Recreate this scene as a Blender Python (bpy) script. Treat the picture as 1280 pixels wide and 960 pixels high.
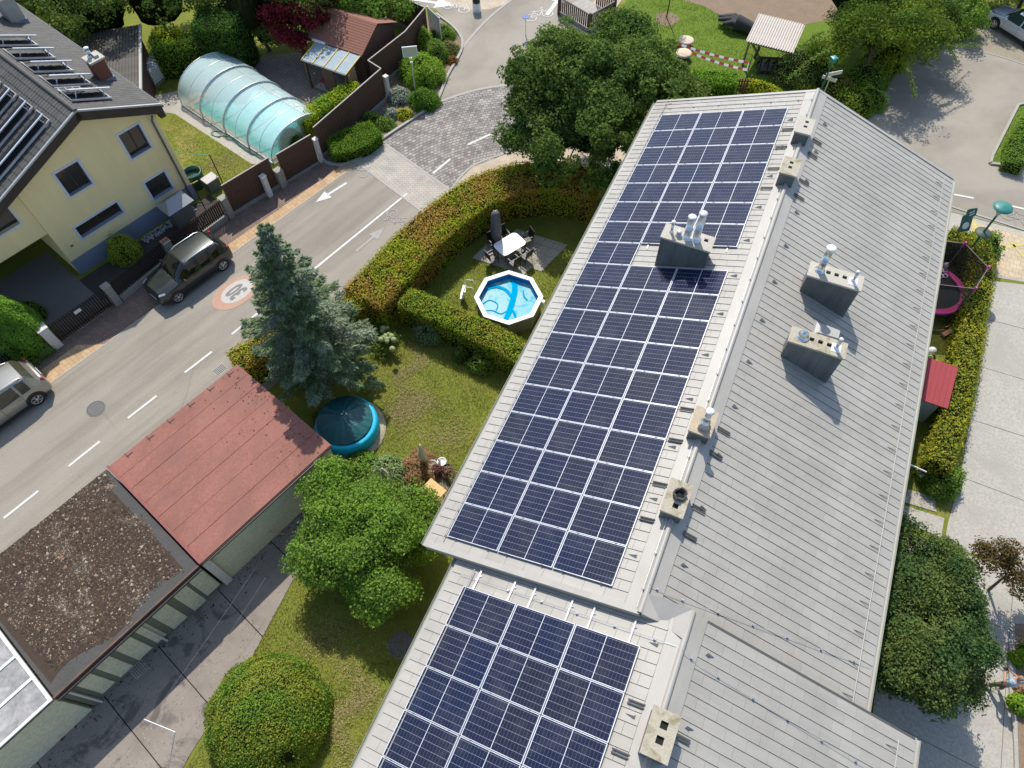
import bpy, bmesh, math, random
import numpy as np
from mathutils import Vector, Matrix
from mathutils.geometry import tessellate_polygon
R = math.radians
sc = bpy.context.scene
C = sc.collection
for o in list(bpy.data.objects): bpy.data.objects.remove(o)
rng = np.random.default_rng(7)
random.seed(7)

# ---------------------------------------------------------------- camera
HC = 26.5
FPX = 878.37
PITCH, ROLL, YAW = R(58.199), R(-1.0), R(-24.780)
cd = bpy.data.cameras.new('camera'); cam = bpy.data.objects.new('camera', cd); C.objects.link(cam)
cd.sensor_width = 36; cd.lens = FPX / 1280 * 36; cd.clip_end = 2000; cd.clip_start = 0.1
_f0 = Vector((math.sin(YAW), math.cos(YAW), 0)); _r0 = Vector((math.cos(YAW), -math.sin(YAW), 0)); _z = Vector((0, 0, 1))
FW = _f0 * math.cos(PITCH) - _z * math.sin(PITCH)
_u = _f0 * math.sin(PITCH) + _z * math.cos(PITCH)
RT = _r0 * math.cos(ROLL) + _u * math.sin(ROLL)
UP = -_r0 * math.sin(ROLL) + _u * math.cos(ROLL)
m3 = Matrix((RT, UP, -FW)).transposed()
cam.matrix_world = Matrix.Translation((0, 0, HC)) @ m3.to_4x4()
sc.camera = cam
# ---------------------------------------------------------------- light
SUN_AZ, SUN_EL = R(-31), R(52)       # azimuth from +Y towards +X
w = bpy.data.worlds.new('World'); sc.world = w; w.use_nodes = True
nt = w.node_tree; bg = nt.nodes['Background']
sky = nt.nodes.new('ShaderNodeTexSky'); sky.sky_type = 'NISHITA'; sky.sun_disc = False
sky.sun_elevation = SUN_EL; sky.sun_rotation = SUN_AZ
nt.links.new(sky.outputs[0], bg.inputs[0]); bg.inputs[1].default_value = 0.15
sl = bpy.data.lights.new('sun', 'SUN'); sl.energy = 3.65; sl.angle = R(0.55); sl.color = (1, .95, .87)
so = bpy.data.objects.new('sun', sl); C.objects.link(so)
sd = Vector((math.sin(SUN_AZ) * math.cos(SUN_EL), math.cos(SUN_AZ) * math.cos(SUN_EL), math.sin(SUN_EL)))
so.rotation_euler = sd.to_track_quat('Z', 'Y').to_euler(); so.location = (0, 0, 60)
sc.view_settings.view_transform = 'Standard'; sc.view_settings.look = 'None'
sc.view_settings.exposure = 0.47; sc.view_settings.gamma = 1

# ---------------------------------------------------------------- from photo to place
def ray(px, py): return FW + RT * ((px - 640) / FPX) - UP * ((py - 480) / FPX)
def G(px, py, z=0.0):
    d = ray(px, py); return Vector((0, 0, HC)) + d * ((z - HC) / d.z)
def onplane(px, py, P, n):
    d = ray(px, py); c = Vector((0, 0, HC)); return c + d * ((Vector(P) - c).dot(n) / d.dot(n))
SU = Vector((math.sin(R(16.5)), math.cos(R(16.5)), 0)); SNv = Vector((SU.y, -SU.x, 0))
def S(a, b, z=0.0): v = SU * a + SNv * b; v.z = z; return v       # street frame: a along, b across
SROT = math.atan2(SU.y, SU.x)

# ---------------------------------------------------------------- object helpers
def link(o, parent=None):
    C.objects.link(o)
    if parent is not None: o.parent = parent
    return o
def tag(o, label=None, cat=None, group=None, kind=None):
    if label: o['label'] = label
    if cat: o['category'] = cat
    if group: o['group'] = group
    if kind: o['kind'] = kind
    return o
def thing(name, label, cat, loc=(0, 0, 0), rz=0.0, group=None):
    o = bpy.data.objects.new(name, None); o.empty_display_size = .2; link(o)
    o.location = loc; o.rotation_euler = (0, 0, rz)
    return tag(o, label, cat, group)
def copy_tree(o, parent=None):
    c = o.copy(); link(c)
    if parent is not None:
        c.parent = parent; c.matrix_parent_inverse = o.matrix_parent_inverse.copy()
    for ch in o.children: copy_tree(ch, c)
    return c
class MB:
    def __init__(s): s.v = []; s.f = []; s.mi = []; s.sm = []
    def add(s, vs, fs, m=0, smooth=False):
        o = len(s.v); s.v += [tuple(v) for v in vs]
        for f in fs: s.f.append(tuple(i + o for i in f)); s.mi.append(m); s.sm.append(smooth)
        return s
    def box(s, x0, x1, y0, y1, z0, z1, m=0, M=None):
        vs = [Vector((x, y, z)) for z in (z0, z1) for y in (y0, y1) for x in (x0, x1)]
        if M is not None: vs = [M @ v for v in vs]
        return s.add(vs, [(0, 2, 3, 1), (4, 5, 7, 6), (0, 1, 5, 4), (2, 6, 7, 3), (0, 4, 6, 2), (1, 3, 7, 5)], m)
    def cbox(s, c, d, rz=0, m=0, rx=0, ry=0):
        M = Matrix.Translation(c) @ Matrix.Rotation(rz, 4, 'Z') @ Matrix.Rotation(ry, 4, 'Y') @ Matrix.Rotation(rx, 4, 'X')
        return s.box(-d[0]/2, d[0]/2, -d[1]/2, d[1]/2, -d[2]/2, d[2]/2, m, M)
    def tube(s, pts, r, n=8, m=0, smooth=True, cap=True):
        pts = [Vector(p) for p in pts]; rs = r if isinstance(r, (list, tuple)) else [r] * len(pts)
        vs = []; k = len(pts)
        ref = None
        for i, p in enumerate(pts):
            d = (pts[min(i + 1, k - 1)] - pts[max(i - 1, 0)]).normalized()
            if ref is None: ref = d.orthogonal().normalized()
            a = (ref - d * ref.dot(d))
            a = a.normalized() if a.length > 1e-6 else d.orthogonal().normalized()
            ref = a; b = d.cross(a)
            for j in range(n):
                t = 2 * math.pi * j / n; vs.append(p + (a * math.cos(t) + b * math.sin(t)) * rs[i])
        fs = [(i*n + j, i*n + (j+1) % n, (i+1)*n + (j+1) % n, (i+1)*n + j) for i in range(k - 1) for j in range(n)]
        s.add(vs, fs, m, smooth)
        if cap:
            s.add(vs[:n], [tuple(range(n - 1, -1, -1))], m); s.add(vs[-n:], [tuple(range(n))], m)
        return s
    def bar(s, a, b, w=.03, m=0): return s.tube([a, b], w * .7071, 4, m, smooth=False)
    def lathe(s, prof, c=(0, 0, 0), n=20, m=0, smooth=True, cap=True, ph=0):
        c = Vector(c); vs = []
        for r, z in prof:
            for j in range(n):
                t = 2 * math.pi * j / n + ph; vs.append(c + Vector((r * math.cos(t), r * math.sin(t), z)))
        k = len(prof)
        fs = [(i*n + j, i*n + (j+1) % n, (i+1)*n + (j+1) % n, (i+1)*n + j) for i in range(k - 1) for j in range(n)]
        s.add(vs, fs, m, smooth)
        if cap: s.add(vs[-n:], [tuple(range(n))], m); s.add(vs[:n], [tuple(range(n - 1, -1, -1))], m)
        return s
    def prism(s, poly, z0, z1, m=0, M=None):       # poly = list of (x, y)
        poly = [(p[0], p[1]) for p in poly]
        a = sum(poly[i][0] * poly[(i+1) % len(poly)][1] - poly[(i+1) % len(poly)][0] * poly[i][1] for i in range(len(poly)))
        if a < 0: poly = poly[::-1]
        n = len(poly)
        vs = [Vector((x, y, z0)) for x, y in poly] + [Vector((x, y, z1)) for x, y in poly]
        if M is not None: vs = [M @ v for v in vs]
        tri = tessellate_polygon([[Vector((x, y, 0)) for x, y in poly]])
        def up(t):
            (ax, ay), (bx, by), (cx, cy) = poly[t[0]], poly[t[1]], poly[t[2]]
            return t if (bx-ax)*(cy-ay) - (cx-ax)*(by-ay) > 0 else (t[0], t[2], t[1])
        tri = [up(t) for t in tri]
        fs = [(t[2], t[1], t[0]) for t in tri] + [(t[0] + n, t[1] + n, t[2] + n) for t in tri]
        fs += [(i, (i+1) % n, (i+1) % n + n, i + n) for i in range(n)]
        return s.add(vs, fs, m)
    def build(s, name, mat, parent=None, bevel=0, **kw):
        me = bpy.data.meshes.new(name); me.from_pydata(s.v, [], s.f)
        mats = mat if isinstance(mat, (list, tuple)) else [mat]
        for mm in mats: me.materials.append(mm)
        if len(mats) > 1: me.polygons.foreach_set('material_index', s.mi)
        me.polygons.foreach_set('use_smooth', s.sm); me.update()
        o = bpy.data.objects.new(name, me); link(o, parent)
        if bevel:
            b = o.modifiers.new('bevel', 'BEVEL'); b.width = bevel; b.segments = 2; b.limit_method = 'ANGLE'; b.angle_limit = R(40)
        if kw: tag(o, **kw)
        return o
def frameM(o, ex, ey, ez):       # matrix with given axes
    M = Matrix((Vector(ex), Vector(ey), Vector(ez))).transposed().to_4x4(); M.translation = Vector(o); return M
def setM(o, M): o.matrix_world = M; return o
def sheet(name, poly, z, mat, kind='structure', sub=0, **kw):
    mb = MB(); P = [Vector((p[0], p[1], 0)) for p in poly]
    a = sum(P[i].x * P[(i+1) % len(P)].y - P[(i+1) % len(P)].x * P[i].y for i in range(len(P)))
    if a < 0: P = P[::-1]
    mb.add([(p.x, p.y, z) for p in P], [tuple(range(len(P)))])
    o = mb.build(name, mat)
    bm = bmesh.new(); bm.from_mesh(o.data); bmesh.ops.triangulate(bm, faces=bm.faces); 
    for f in bm.faces:
        if f.normal.z < 0: f.normal_flip()
    bm.to_mesh(o.data); bm.free()
    return tag(o, kind=kind, **kw)

# ---------------------------------------------------------------- materials
def nodes(name):
    m = bpy.data.materials.new(name); m.use_nodes = True
    t = m.node_tree; return m, t, t.nodes['Principled BSDF']
def ramp(t, src, stops):
    r = t.nodes.new('ShaderNodeValToRGB'); t.links.new(src, r.inputs[0])
    while len(r.color_ramp.elements) < len(stops): r.color_ramp.elements.new(.5)
    for e, (p, c) in zip(r.color_ramp.elements, stops): e.position = p; e.color = (*c, 1) if len(c) == 3 else c
    return r.outputs[0]
def noise(t, co, scale, detail=4, rough=.55, dist=0):
    n = t.nodes.new('ShaderNodeTexNoise'); n.inputs['Scale'].default_value = scale; n.inputs['Detail'].default_value = detail
    n.inputs['Roughness'].default_value = rough; n.inputs['Distortion'].default_value = dist
    t.links.new(co, n.inputs['Vector']); return n.outputs['Fac']
def mixc(t, fac, a, b, mode='MIX'):
    n = t.nodes.new('ShaderNodeMix'); n.data_type = 'RGBA'; n.blend_type = mode
    for s, v in ((n.inputs[0], fac), (n.inputs[6], a), (n.inputs[7], b)):
        if hasattr(v, 'is_linked'): t.links.new(v, s)
        else: s.default_value = v if isinstance(v, (int, float)) else (*v[:3], 1)
    return n.outputs[2]
def math_(t, op, a, b=0.0, c=None):
    n = t.nodes.new('ShaderNodeMath'); n.operation = op
    for i, v in enumerate((a, b) if c is None else (a, b, c)):
        if hasattr(v, 'is_linked'): t.links.new(v, n.inputs[i])
        else: n.inputs[i].default_value = v
    return n.outputs[0]
def coord(t, kind='Object', scale=None, rot=None):
    c = t.nodes.new('ShaderNodeTexCoord'); out = c.outputs[kind]
    if scale or rot:
        mp = t.nodes.new('ShaderNodeMapping'); t.links.new(out, mp.inputs[0])
        if scale: mp.inputs['Scale'].default_value = scale
        if rot: mp.inputs['Rotation'].default_value = rot
        out = mp.outputs[0]
    return out
def bump(t, b, src, strength=.3, dist=.02):
    n = t.nodes.new('ShaderNodeBump'); n.inputs['Strength'].default_value = strength; n.inputs['Distance'].default_value = dist
    t.links.new(src, n.inputs['Height']); t.links.new(n.outputs[0], b.inputs['Normal'])
def M(name, c1, c2=None, scale=3, rough=.6, metal=0, bmp=0, fine=0, spec=.5, island=0, coat=0, dist=.01, stain=None, stain_s=.6, geo=False):
    m, t, b = nodes(name)
    co = coord(t)
    if geo:
        g = t.nodes.new('ShaderNodeNewGeometry'); co = g.outputs['Position']
    b.inputs['Roughness'].default_value = rough; b.inputs['Metallic'].default_value = metal
    b.inputs['Specular IOR Level'].default_value = spec
    if coat: b.inputs['Coat Weight'].default_value = coat; b.inputs['Coat Roughness'].default_value = .08
    if c2 is None: c2 = tuple(x * .86 for x in c1)
    n = noise(t, co, scale, 6, .6)
    col = ramp(t, n, [(.3, c1), (.7, c2)])
    if fine:
        n2 = noise(t, co, scale * fine, 3, .7)
        col = mixc(t, .55, col, ramp(t, n2, [(.3, tuple(x * .62 for x in c1)), (.7, tuple(min(1, x * 1.25) for x in c1))]))
    if stain:
        n3 = noise(t, co, stain_s, 5, .65, .6)
        f = ramp(t, n3, [(.5, (0, 0, 0)), (.68, (1, 1, 1))])
        col = mixc(t, f, col, stain)
    if island:
        g = t.nodes.new('ShaderNodeNewGeometry')
        f = ramp(t, g.outputs['Random Per Island'], [(0, (1-island,)*3), (1, (1+island*.6,)*3)])
        col = mixc(t, 1.0, col, f, 'MULTIPLY')
    t.links.new(col, b.inputs['Base Color'])
    if bmp: bump(t, b, noise(t, co, scale * (fine or 6), 4, .6), bmp, dist)
    return m
def leafmat(name, cols, trans=.35, patch=None, patch_s=.35, gain=1.95):
    cols = [tuple(min(.5, x * gain) for x in c) for c in cols]; patch = patch and [tuple(min(.5, x * gain) for x in c) for c in patch]; trans = trans + .05
    m, t, b = nodes(name)
    g = t.nodes.new('ShaderNodeNewGeometry')
    k = len(cols); col = ramp(t, g.outputs['Random Per Island'], [(i / max(1, k - 1), c) for i, c in enumerate(cols)])
    if patch:
        n = noise(t, g.outputs['Position'], patch_s, 4, .65)
        f = ramp(t, n, [(.44, (0, 0, 0)), (.56, (.9, .9, .9))])
        c2 = ramp(t, g.outputs['Random Per Island'], [(i / max(1, len(patch) - 1), c) for i, c in enumerate(patch)])
        col = mixc(t, f, col, c2)
    t.links.new(col, b.inputs['Base Color']); b.inputs['Roughness'].default_value = .65; b.inputs['Specular IOR Level'].default_value = .06
    tr = t.nodes.new('ShaderNodeBsdfTranslucent'); t.links.new(col, tr.inputs[0])
    mx = t.nodes.new('ShaderNodeMixShader'); mx.inputs[0].default_value = trans
    t.links.new(b.outputs[0], mx.inputs[1]); t.links.new(tr.outputs[0], mx.inputs[2])
    t.links.new(mx.outputs[0], t.nodes['Material Output'].inputs['Surface'])
    return m
def brickmat(name, c1, c2, mortar, bw, bh, rot=0, msize=.012, rough=.85, offset=.5):
    m, t, b = nodes(name)
    g = t.nodes.new('ShaderNodeNewGeometry'); mp = t.nodes.new('ShaderNodeMapping'); t.links.new(g.outputs['Position'], mp.inputs[0])
    mp.inputs['Rotation'].default_value = (0, 0, rot)
    br = t.nodes.new('ShaderNodeTexBrick'); t.links.new(mp.outputs[0], br.inputs['Vector'])
    br.inputs['Scale'].default_value = 1; br.inputs['Brick Width'].default_value = bw; br.inputs['Row Height'].default_value = bh
    br.inputs['Mortar Size'].default_value = msize; br.inputs['Color1'].default_value = (*c1, 1); br.inputs['Color2'].default_value = (*c2, 1)
    br.inputs['Mortar'].default_value = (*mortar, 1); br.inputs['Mortar Smooth'].default_value = .3; br.offset = offset
    n = noise(t, g.outputs['Position'], 1.3, 6, .7)
    col = mixc(t, 1.0, br.outputs[0], ramp(t, n, [(.3, (.75, .75, .75)), (.7, (1.15, 1.12, 1.08))]), 'MULTIPLY')
    t.links.new(col, b.inputs['Base Color']); b.inputs['Roughness'].default_value = rough
    bump(t, b, br.outputs['Fac'], -.4, .01)
    return m
def glassmat(name, col=(.02, .025, .03), rough=.05, alpha=1):
    m, t, b = nodes(name); b.inputs['Base Color'].default_value = (*col, 1); b.inputs['Roughness'].default_value = rough
    b.inputs['Specular IOR Level'].default_value = .8; b.inputs['Alpha'].default_value = alpha
    return m

ROOF = M('roof_metal_light', (.372, .351, .312), (.338, .319, .283), .8, .45, 0, island=.06, spec=.4, stain=(.318, .299, .262), stain_s=.55, geo=True)
ROOFTRIM = M('roof_trim', (.368, .346, .306), (.345, .325, .289), 1.5, .45)
DECK = M('roof_underlay', (.085, .085, .08), rough=.9)
ALU = M('aluminium', (.72, .73, .75), (.62, .63, .65), 6, .35, .6)
ALUW = M('aluminium_frame', (.70, .72, .75), (.62, .64, .68), 6, .35, .25)
STEEL = M('stainless_steel', (.70, .71, .72), (.55, .56, .58), 9, .25, .9)
WHITE = M('white_paint', (.78, .78, .76), (.68, .68, .66), 4, .5)
BLACK = M('black_plastic', (.015, .015, .016), rough=.5)
DARK = M('dark_recess', (.008, .008, .008), rough=.9)
CLAD = M('grey_cladding', (.10, .11, .115), (.085, .095, .10), 2, .45)
CLADL = M('grey_cladding_light', (.40, .385, .355), (.35, .34, .315), 2, .45)
CONC = M('concrete_cap', (.42, .38, .29), (.33, .29, .21), 3, .9, bmp=.4, fine=9, stain=(.22, .19, .10), stain_s=3)
YWALL = M('pale_yellow_render', (.66, .57, .33), (.62, .53, .30), .6, .9, bmp=.1, fine=30)
YWALL2 = M('house_yellow_render', (.86, .70, .37), (.82, .665, .35), .35, .9)
PLINTH = M('blue_grey_plinth', (.20, .235, .30), (.18, .21, .27), 1, .85)
REVEAL = M('lilac_window_surround', (.62, .63, .70), (.56, .58, .66), 2, .8)
BROWN = M('dark_brown_fascia', (.045, .032, .024), (.035, .025, .018), 2, .6)
GLASSD = glassmat('dark_window_glass')
BRICKRED = M('chimney_brick', (.22, .075, .045), (.16, .06, .04), 12, .9, bmp=.4, fine=3)
RED = M('red_roof_felt', (.275, .108, .078), (.250, .098, .070), .8, .8, bmp=.08, fine=14, stain=(.225, .10, .075), stain_s=.7)
BITUMEN = M('grey_bitumen', (.075, .072, .066), (.05, .048, .044), 1.5, .9, bmp=.3, fine=12)
MOSSWALL = M('green_grey_wall', (.62, .60, .45), (.52, .51, .38), .8, .9, bmp=.2, fine=14)
STAINWALL = M('stained_wall', (.17, .18, .14), (.11, .12, .09), 1.5, .95, bmp=.2, fine=10)
BROWNFENCE = M('brown_fence_board', (.085, .042, .028), (.06, .030, .021), 2.5, .75, bmp=.3, fine=6)
DKFENCE = M('dark_fence', (.020, .014, .012), (.014, .010, .009), 3, .6)
PILLAR = M('fence_pillar', (.30, .28, .24), (.22, .20, .17), 4, .9, bmp=.4, fine=5)
PILLARW = M('white_pillar', (.62, .60, .55), (.52, .50, .46), 4, .9, bmp=.3, fine=5)
def asphalt(name, c1, c2, rot=0.0, sc_=(.10, 1.3, 1)):
    m, t, b = nodes(name); g = t.nodes.new('ShaderNodeNewGeometry'); co = g.outputs['Position']
    mp = t.nodes.new('ShaderNodeMapping'); t.links.new(co, mp.inputs[0]); mp.inputs['Rotation'].default_value = (0, 0, rot); lc = mp.outputs[0]
    col = ramp(t, noise(t, co, .35, 6, .6), [(.3, c1), (.7, c2)])
    mp2 = t.nodes.new('ShaderNodeMapping'); t.links.new(lc, mp2.inputs[0]); mp2.inputs['Scale'].default_value = sc_
    col = mixc(t, 1.0, col, ramp(t, noise(t, mp2.outputs[0], 1.0, 5, .6, .3), [(.38, (.84, .83, .82)), (.58, (1.04, 1.04, 1.04))]), 'MULTIPLY')
    col = mixc(t, .6, col, mixc(t, 1.0, col, ramp(t, noise(t, co, 26, 3, .8), [(.3, (.72, .72, .72)), (.7, (1.25, 1.24, 1.22))]), 'MULTIPLY'))
    vo = t.nodes.new('ShaderNodeTexVoronoi'); vo.feature = 'DISTANCE_TO_EDGE'; vo.inputs['Scale'].default_value = .16
    wn = t.nodes.new('ShaderNodeTexNoise'); wn.inputs['Scale'].default_value = 1.1; wn.inputs['Detail'].default_value = 5; t.links.new(co, wn.inputs['Vector'])
    t.links.new(mixc(t, .22, co, wn.outputs['Color'], 'ADD'), vo.inputs['Vector'])
    gate = ramp(t, noise(t, co, .16, 2, .5), [(.54, (0, 0, 0)), (.60, (.35, .35, .35))])
    crk = mixc(t, 1.0, ramp(t, vo.outputs['Distance'], [(0, (1, 1, 1)), (.006, (0, 0, 0))]), gate, 'MULTIPLY')
    col = mixc(t, crk, col, tuple(x * .35 for x in c1))
    sp_ = ramp(t, noise(t, co, 1.7, 2, .5), [(.70, (0, 0, 0)), (.78, (.35, .35, .35))]); col = mixc(t, sp_, col, tuple(x * .62 for x in c1))
    t.links.new(col, b.inputs['Base Color']); b.inputs['Roughness'].default_value = .95; b.inputs['Specular IOR Level'].default_value = .25
    bump(t, b, noise(t, co, 45, 3, .7), .3, .01); return m
ASPH = asphalt('worn_asphalt', (.305, .275, .226), (.268, .241, .20), R(-73.5))
ASPHL = asphalt('light_asphalt', (.322, .292, .238), (.285, .258, .214), R(-40), (.22, .30, 1))
KERB = M('kerb_stone', (.38, .36, .32), (.30, .28, .25), 3, .9, bmp=.3, fine=6)
SLAB = M('concrete_slab', (.40, .375, .325), (.35, .33, .285), .5, .95, bmp=.3, fine=20, stain=(.33, .31, .265), stain_s=.5, geo=True)
def yardmat():
    m, t, b = nodes('exposed_aggregate'); g = t.nodes.new('ShaderNodeNewGeometry'); co = g.outputs['Position']
    c = ramp(t, noise(t, co, .9, 6, .65), [(.3, (.285, .245, .205)), (.7, (.21, .18, .15))])
    vo = t.nodes.new('ShaderNodeTexVoronoi'); vo.inputs['Scale'].default_value = 13; t.links.new(co, vo.inputs['Vector'])
    sp_ = t.nodes.new('ShaderNodeSeparateColor'); t.links.new(vo.outputs['Color'], sp_.inputs[0])
    dots = math_(t, 'MULTIPLY', math_(t, 'LESS_THAN', vo.outputs['Distance'], .33), math_(t, 'GREATER_THAN', sp_.outputs[0], .60))
    c = mixc(t, math_(t, 'MULTIPLY', dots, .75), c, mixc(t, sp_.outputs[1], (.36, .32, .27), (.075, .062, .052)))
    c = mixc(t, ramp(t, noise(t, co, .7, 5, .7, .8), [(.56, (0, 0, 0)), (.64, (.75, .75, .75))]), c, (.085, .075, .065))
    t.links.new(c, b.inputs['Base Color']); b.inputs['Roughness'].default_value = .95; bump(t, b, noise(t, co, 22, 4, .7), .6, .015); return m
YARD = yardmat()
PATIO = M('patio_tile', (.36, .34, .29), (.30, .28, .24), 2, .9, bmp=.3, fine=9, island=.1)
PAINT = M('road_paint', (.66, .64, .60), (.50, .48, .44), 8, .8)
PAINTF = M('faded_road_paint', (.36, .34, .31), (.28, .265, .24), 9, .85)
ORANGE = M('orange_road_paint', (.46, .27, .19), (.38, .24, .17), 7, .85)
YPAINT = M('yellow_road_paint', (.55, .45, .14), (.45, .38, .14), 9, .85)
SAND = brickmat('beige_paving', (.50, .36, .20), (.44, .28, .15), (.30, .22, .14), .4, .2, R(16.5))
REDPAV = brickmat('red_brown_paving', (.26, .18, .135), (.20, .135, .105), (.10, .08, .06), .2, .1, R(16.5))
YPAV = brickmat('sandy_path_paving', (.50, .42, .31), (.46, .38, .28), (.34, .28, .21), .2, .1, R(12))
BANDPAV = brickmat('white_band_paving', (.42, .39, .335), (.38, .355, .305), (.29, .27, .235), .24, .16, R(-25), .018)
def lawnmat(name, g1, g2, dry, thr=.58, ds=.28):
    m, t, b = nodes(name); g = t.nodes.new('ShaderNodeNewGeometry'); co = g.outputs['Position']
    c = ramp(t, noise(t, co, 1.2, 6, .7), [(.3, g1), (.7, g2)])
    c = mixc(t, .6, c, ramp(t, noise(t, co, 22, 4, .8), [(.3, tuple(x * .45 for x in g1)), (.7, tuple(x * 1.5 for x in g2))]))
    c = mixc(t, ramp(t, noise(t, co, ds, 5, .7), [(thr, (0, 0, 0)), (thr + .14, (.9, .9, .9))]), c, dry)
    t.links.new(c, b.inputs['Base Color']); b.inputs['Roughness'].default_value = .95; b.inputs['Specular IOR Level'].default_value = .1
    bump(t, b, noise(t, co, 40, 4, .7), .8, .03); return m
LAWN = lawnmat('garden_lawn', (.12, .155, .022), (.20, .215, .040), (.36, .28, .12))
LAWNB = lawnmat('bright_lawn', (.10, .17, .02), (.14, .20, .03), (.16, .18, .05), .66)
EARTH = M('bare_earth', (.24, .17, .11), (.15, .11, .07), 1.5, .95, bmp=.6, fine=9, geo=True)
WOOD = M('light_wood', (.58, .38, .18), (.50, .33, .16), 3, .6)
WOODG = M('weathered_wood', (.22, .19, .16), (.15, .13, .11), 5, .9, bmp=.3, fine=4)
WOODB = M('brown_wood', (.10, .055, .038), (.075, .04, .028), 5, .8, bmp=.3, fine=4)
BARK = M('bark', (.11, .085, .06), (.07, .055, .04), 9, .95, bmp=.6, fine=4)
DARKCORE = M('dark_core_fill', (.018, .022, .008), (.012, .015, .006), 3, 1, spec=0)  # near-black fill for the solid cores added inside foliage to block light

def streaks(m, scl, lo, hi):
    t = m.node_tree; b = t.nodes['Principled BSDF']; src = b.inputs['Base Color'].links[0].from_socket
    g = t.nodes.new('ShaderNodeNewGeometry'); mp = t.nodes.new('ShaderNodeMapping'); mp.inputs['Scale'].default_value = scl; t.links.new(g.outputs['Position'], mp.inputs[0])
    n = noise(t, mp.outputs[0], 1.0, 5, .7, .4); f = ramp(t, n, [(.36, (lo, lo, lo * .98)), (.60, (hi, hi, hi))])
    t.links.new(mixc(t, 1.0, src, f, 'MULTIPLY'), b.inputs['Base Color'])
streaks(ROOF, (.35, 4.5, .35), .925, 1.025); streaks(ROOFTRIM, (1.2, .5, 1.2), .90, 1.03); streaks(RED, (.9, .5, .5), .82, 1.05); streaks(YWALL2, (1.3, 1.3, .25), .95, 1.02); streaks(CLAD, (2.5, 2.5, .5), .85, 1.25)
# cobbles laid in arcs around the bend centre
def cobblemat():
    m, t, b = nodes('cobble_setts'); g = t.nodes.new('ShaderNodeNewGeometry')
    c0 = G(665, 330); sp = t.nodes.new('ShaderNodeSeparateXYZ'); t.links.new(g.outputs['Position'], sp.inputs[0])
    dx = math_(t, 'SUBTRACT', sp.outputs[0], c0.x); dy = math_(t, 'SUBTRACT', sp.outputs[1], c0.y)
    r = math_(t, 'SQRT', math_(t, 'ADD', math_(t, 'MULTIPLY', dx, dx), math_(t, 'MULTIPLY', dy, dy)))
    a = math_(t, 'MULTIPLY', math_(t, 'ARCTAN2', dy, dx), 13.0)
    cb = t.nodes.new('ShaderNodeCombineXYZ'); t.links.new(a, cb.inputs[0]); t.links.new(r, cb.inputs[1])
    br = t.nodes.new('ShaderNodeTexBrick'); t.links.new(cb.outputs[0], br.inputs['Vector']); br.inputs['Scale'].default_value = 1
    br.inputs['Brick Width'].default_value = .30; br.inputs['Row Height'].default_value = .20; br.inputs['Mortar Size'].default_value = .022
    br.inputs['Color1'].default_value = (.33, .305, .27, 1); br.inputs['Color2'].default_value = (.17, .155, .14, 1); br.inputs['Mortar'].default_value = (.12, .11, .10, 1)
    br.inputs['Bias'].default_value = -.1
    wv = noise(t, cb.outputs[0], 1.1, 4, .7)
    c = mixc(t, 1.0, br.outputs[0], ramp(t, wv, [(.35, (.72, .71, .72)), (.65, (1.2, 1.18, 1.15))]), 'MULTIPLY')
    t.links.new(c, b.inputs['Base Color']); b.inputs['Roughness'].default_value = .9; bump(t, b, br.outputs['Fac'], -.6, .02)
    return m
COBBLE = cobblemat()

# ================================================================ ground
def P(*pts, z=0): return [G(x, y, z) for x, y in pts]
sheet('ground', [(-400, -400), (400, -400), (400, 400), (-400, 400)], 0, LAWN)
L0 = .004
b0, b1 = -26.65, -18.9
road = sheet('road', [S(-40, b0), S(-40, b1), S(14, b1), S(14.3, -19.2), S(17.5, -19.3), G(530, 268), G(443, 201), S(13, b0)], L0 * 2, ASPH)
# neighbour strip between fence and asphalt
sheet('pavement', [S(-40, b0), S(-40, -31.2), S(3.2, -29.6)] + P((400, 195), (445, 165), (476, 176), (443, 203)) + [S(13, b0)], L0, REDPAV)
# light kerb pavers: two long strips along the asphalt edge
sheet('pavement', [S(-12, b0 + .05), S(-12, b0 - 1.0), S(1.0, b0 - .95), S(1.9, b0 + .05)], L0 * 3, SAND)
sheet('pavement', [S(6.2, b0 + .05), S(6.6, b0 - .65), S(18, b0 - .55), S(18.5, b0 + .05)], L0 * 3, SAND)
sheet('pavement', P((443, 202), (475, 176), (563, 238), (530, 266)), L0 * 4, BANDPAV)
sheet('road', P((476, 176), (520, 147), (545, 129), (590, 114), (640, 106), (700, 104), (760, 120), (800, 150), (760, 190), (690, 178), (640, 190), (590, 209), (563, 238)), L0 * 3, COBBLE)
sheet('pavement', P((563, 238), (590, 209), (640, 190), (690, 178), (760, 190), (790, 160), (790, 215), (700, 215), (640, 212), (585, 235), (572, 262)), L0 * 2, YPAV)
sheet('road', P((545, 129), (560, 95), (580, 58), (572, 38), (545, 12), (512, 4), (490, 0), (420, -60), (760, -90), (775, -10), (758, 28), (748, 55), (760, 80), (800, 130), (800, 170), (760, 190), (700, 115), (640, 107), (590, 115)), L0 * 2, ASPHL)
sheet('pavement', P((545, -6), (632, -6), (637, 4), (612, 12), (585, 12), (560, 4)), L0 * 3, YPAV)
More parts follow.
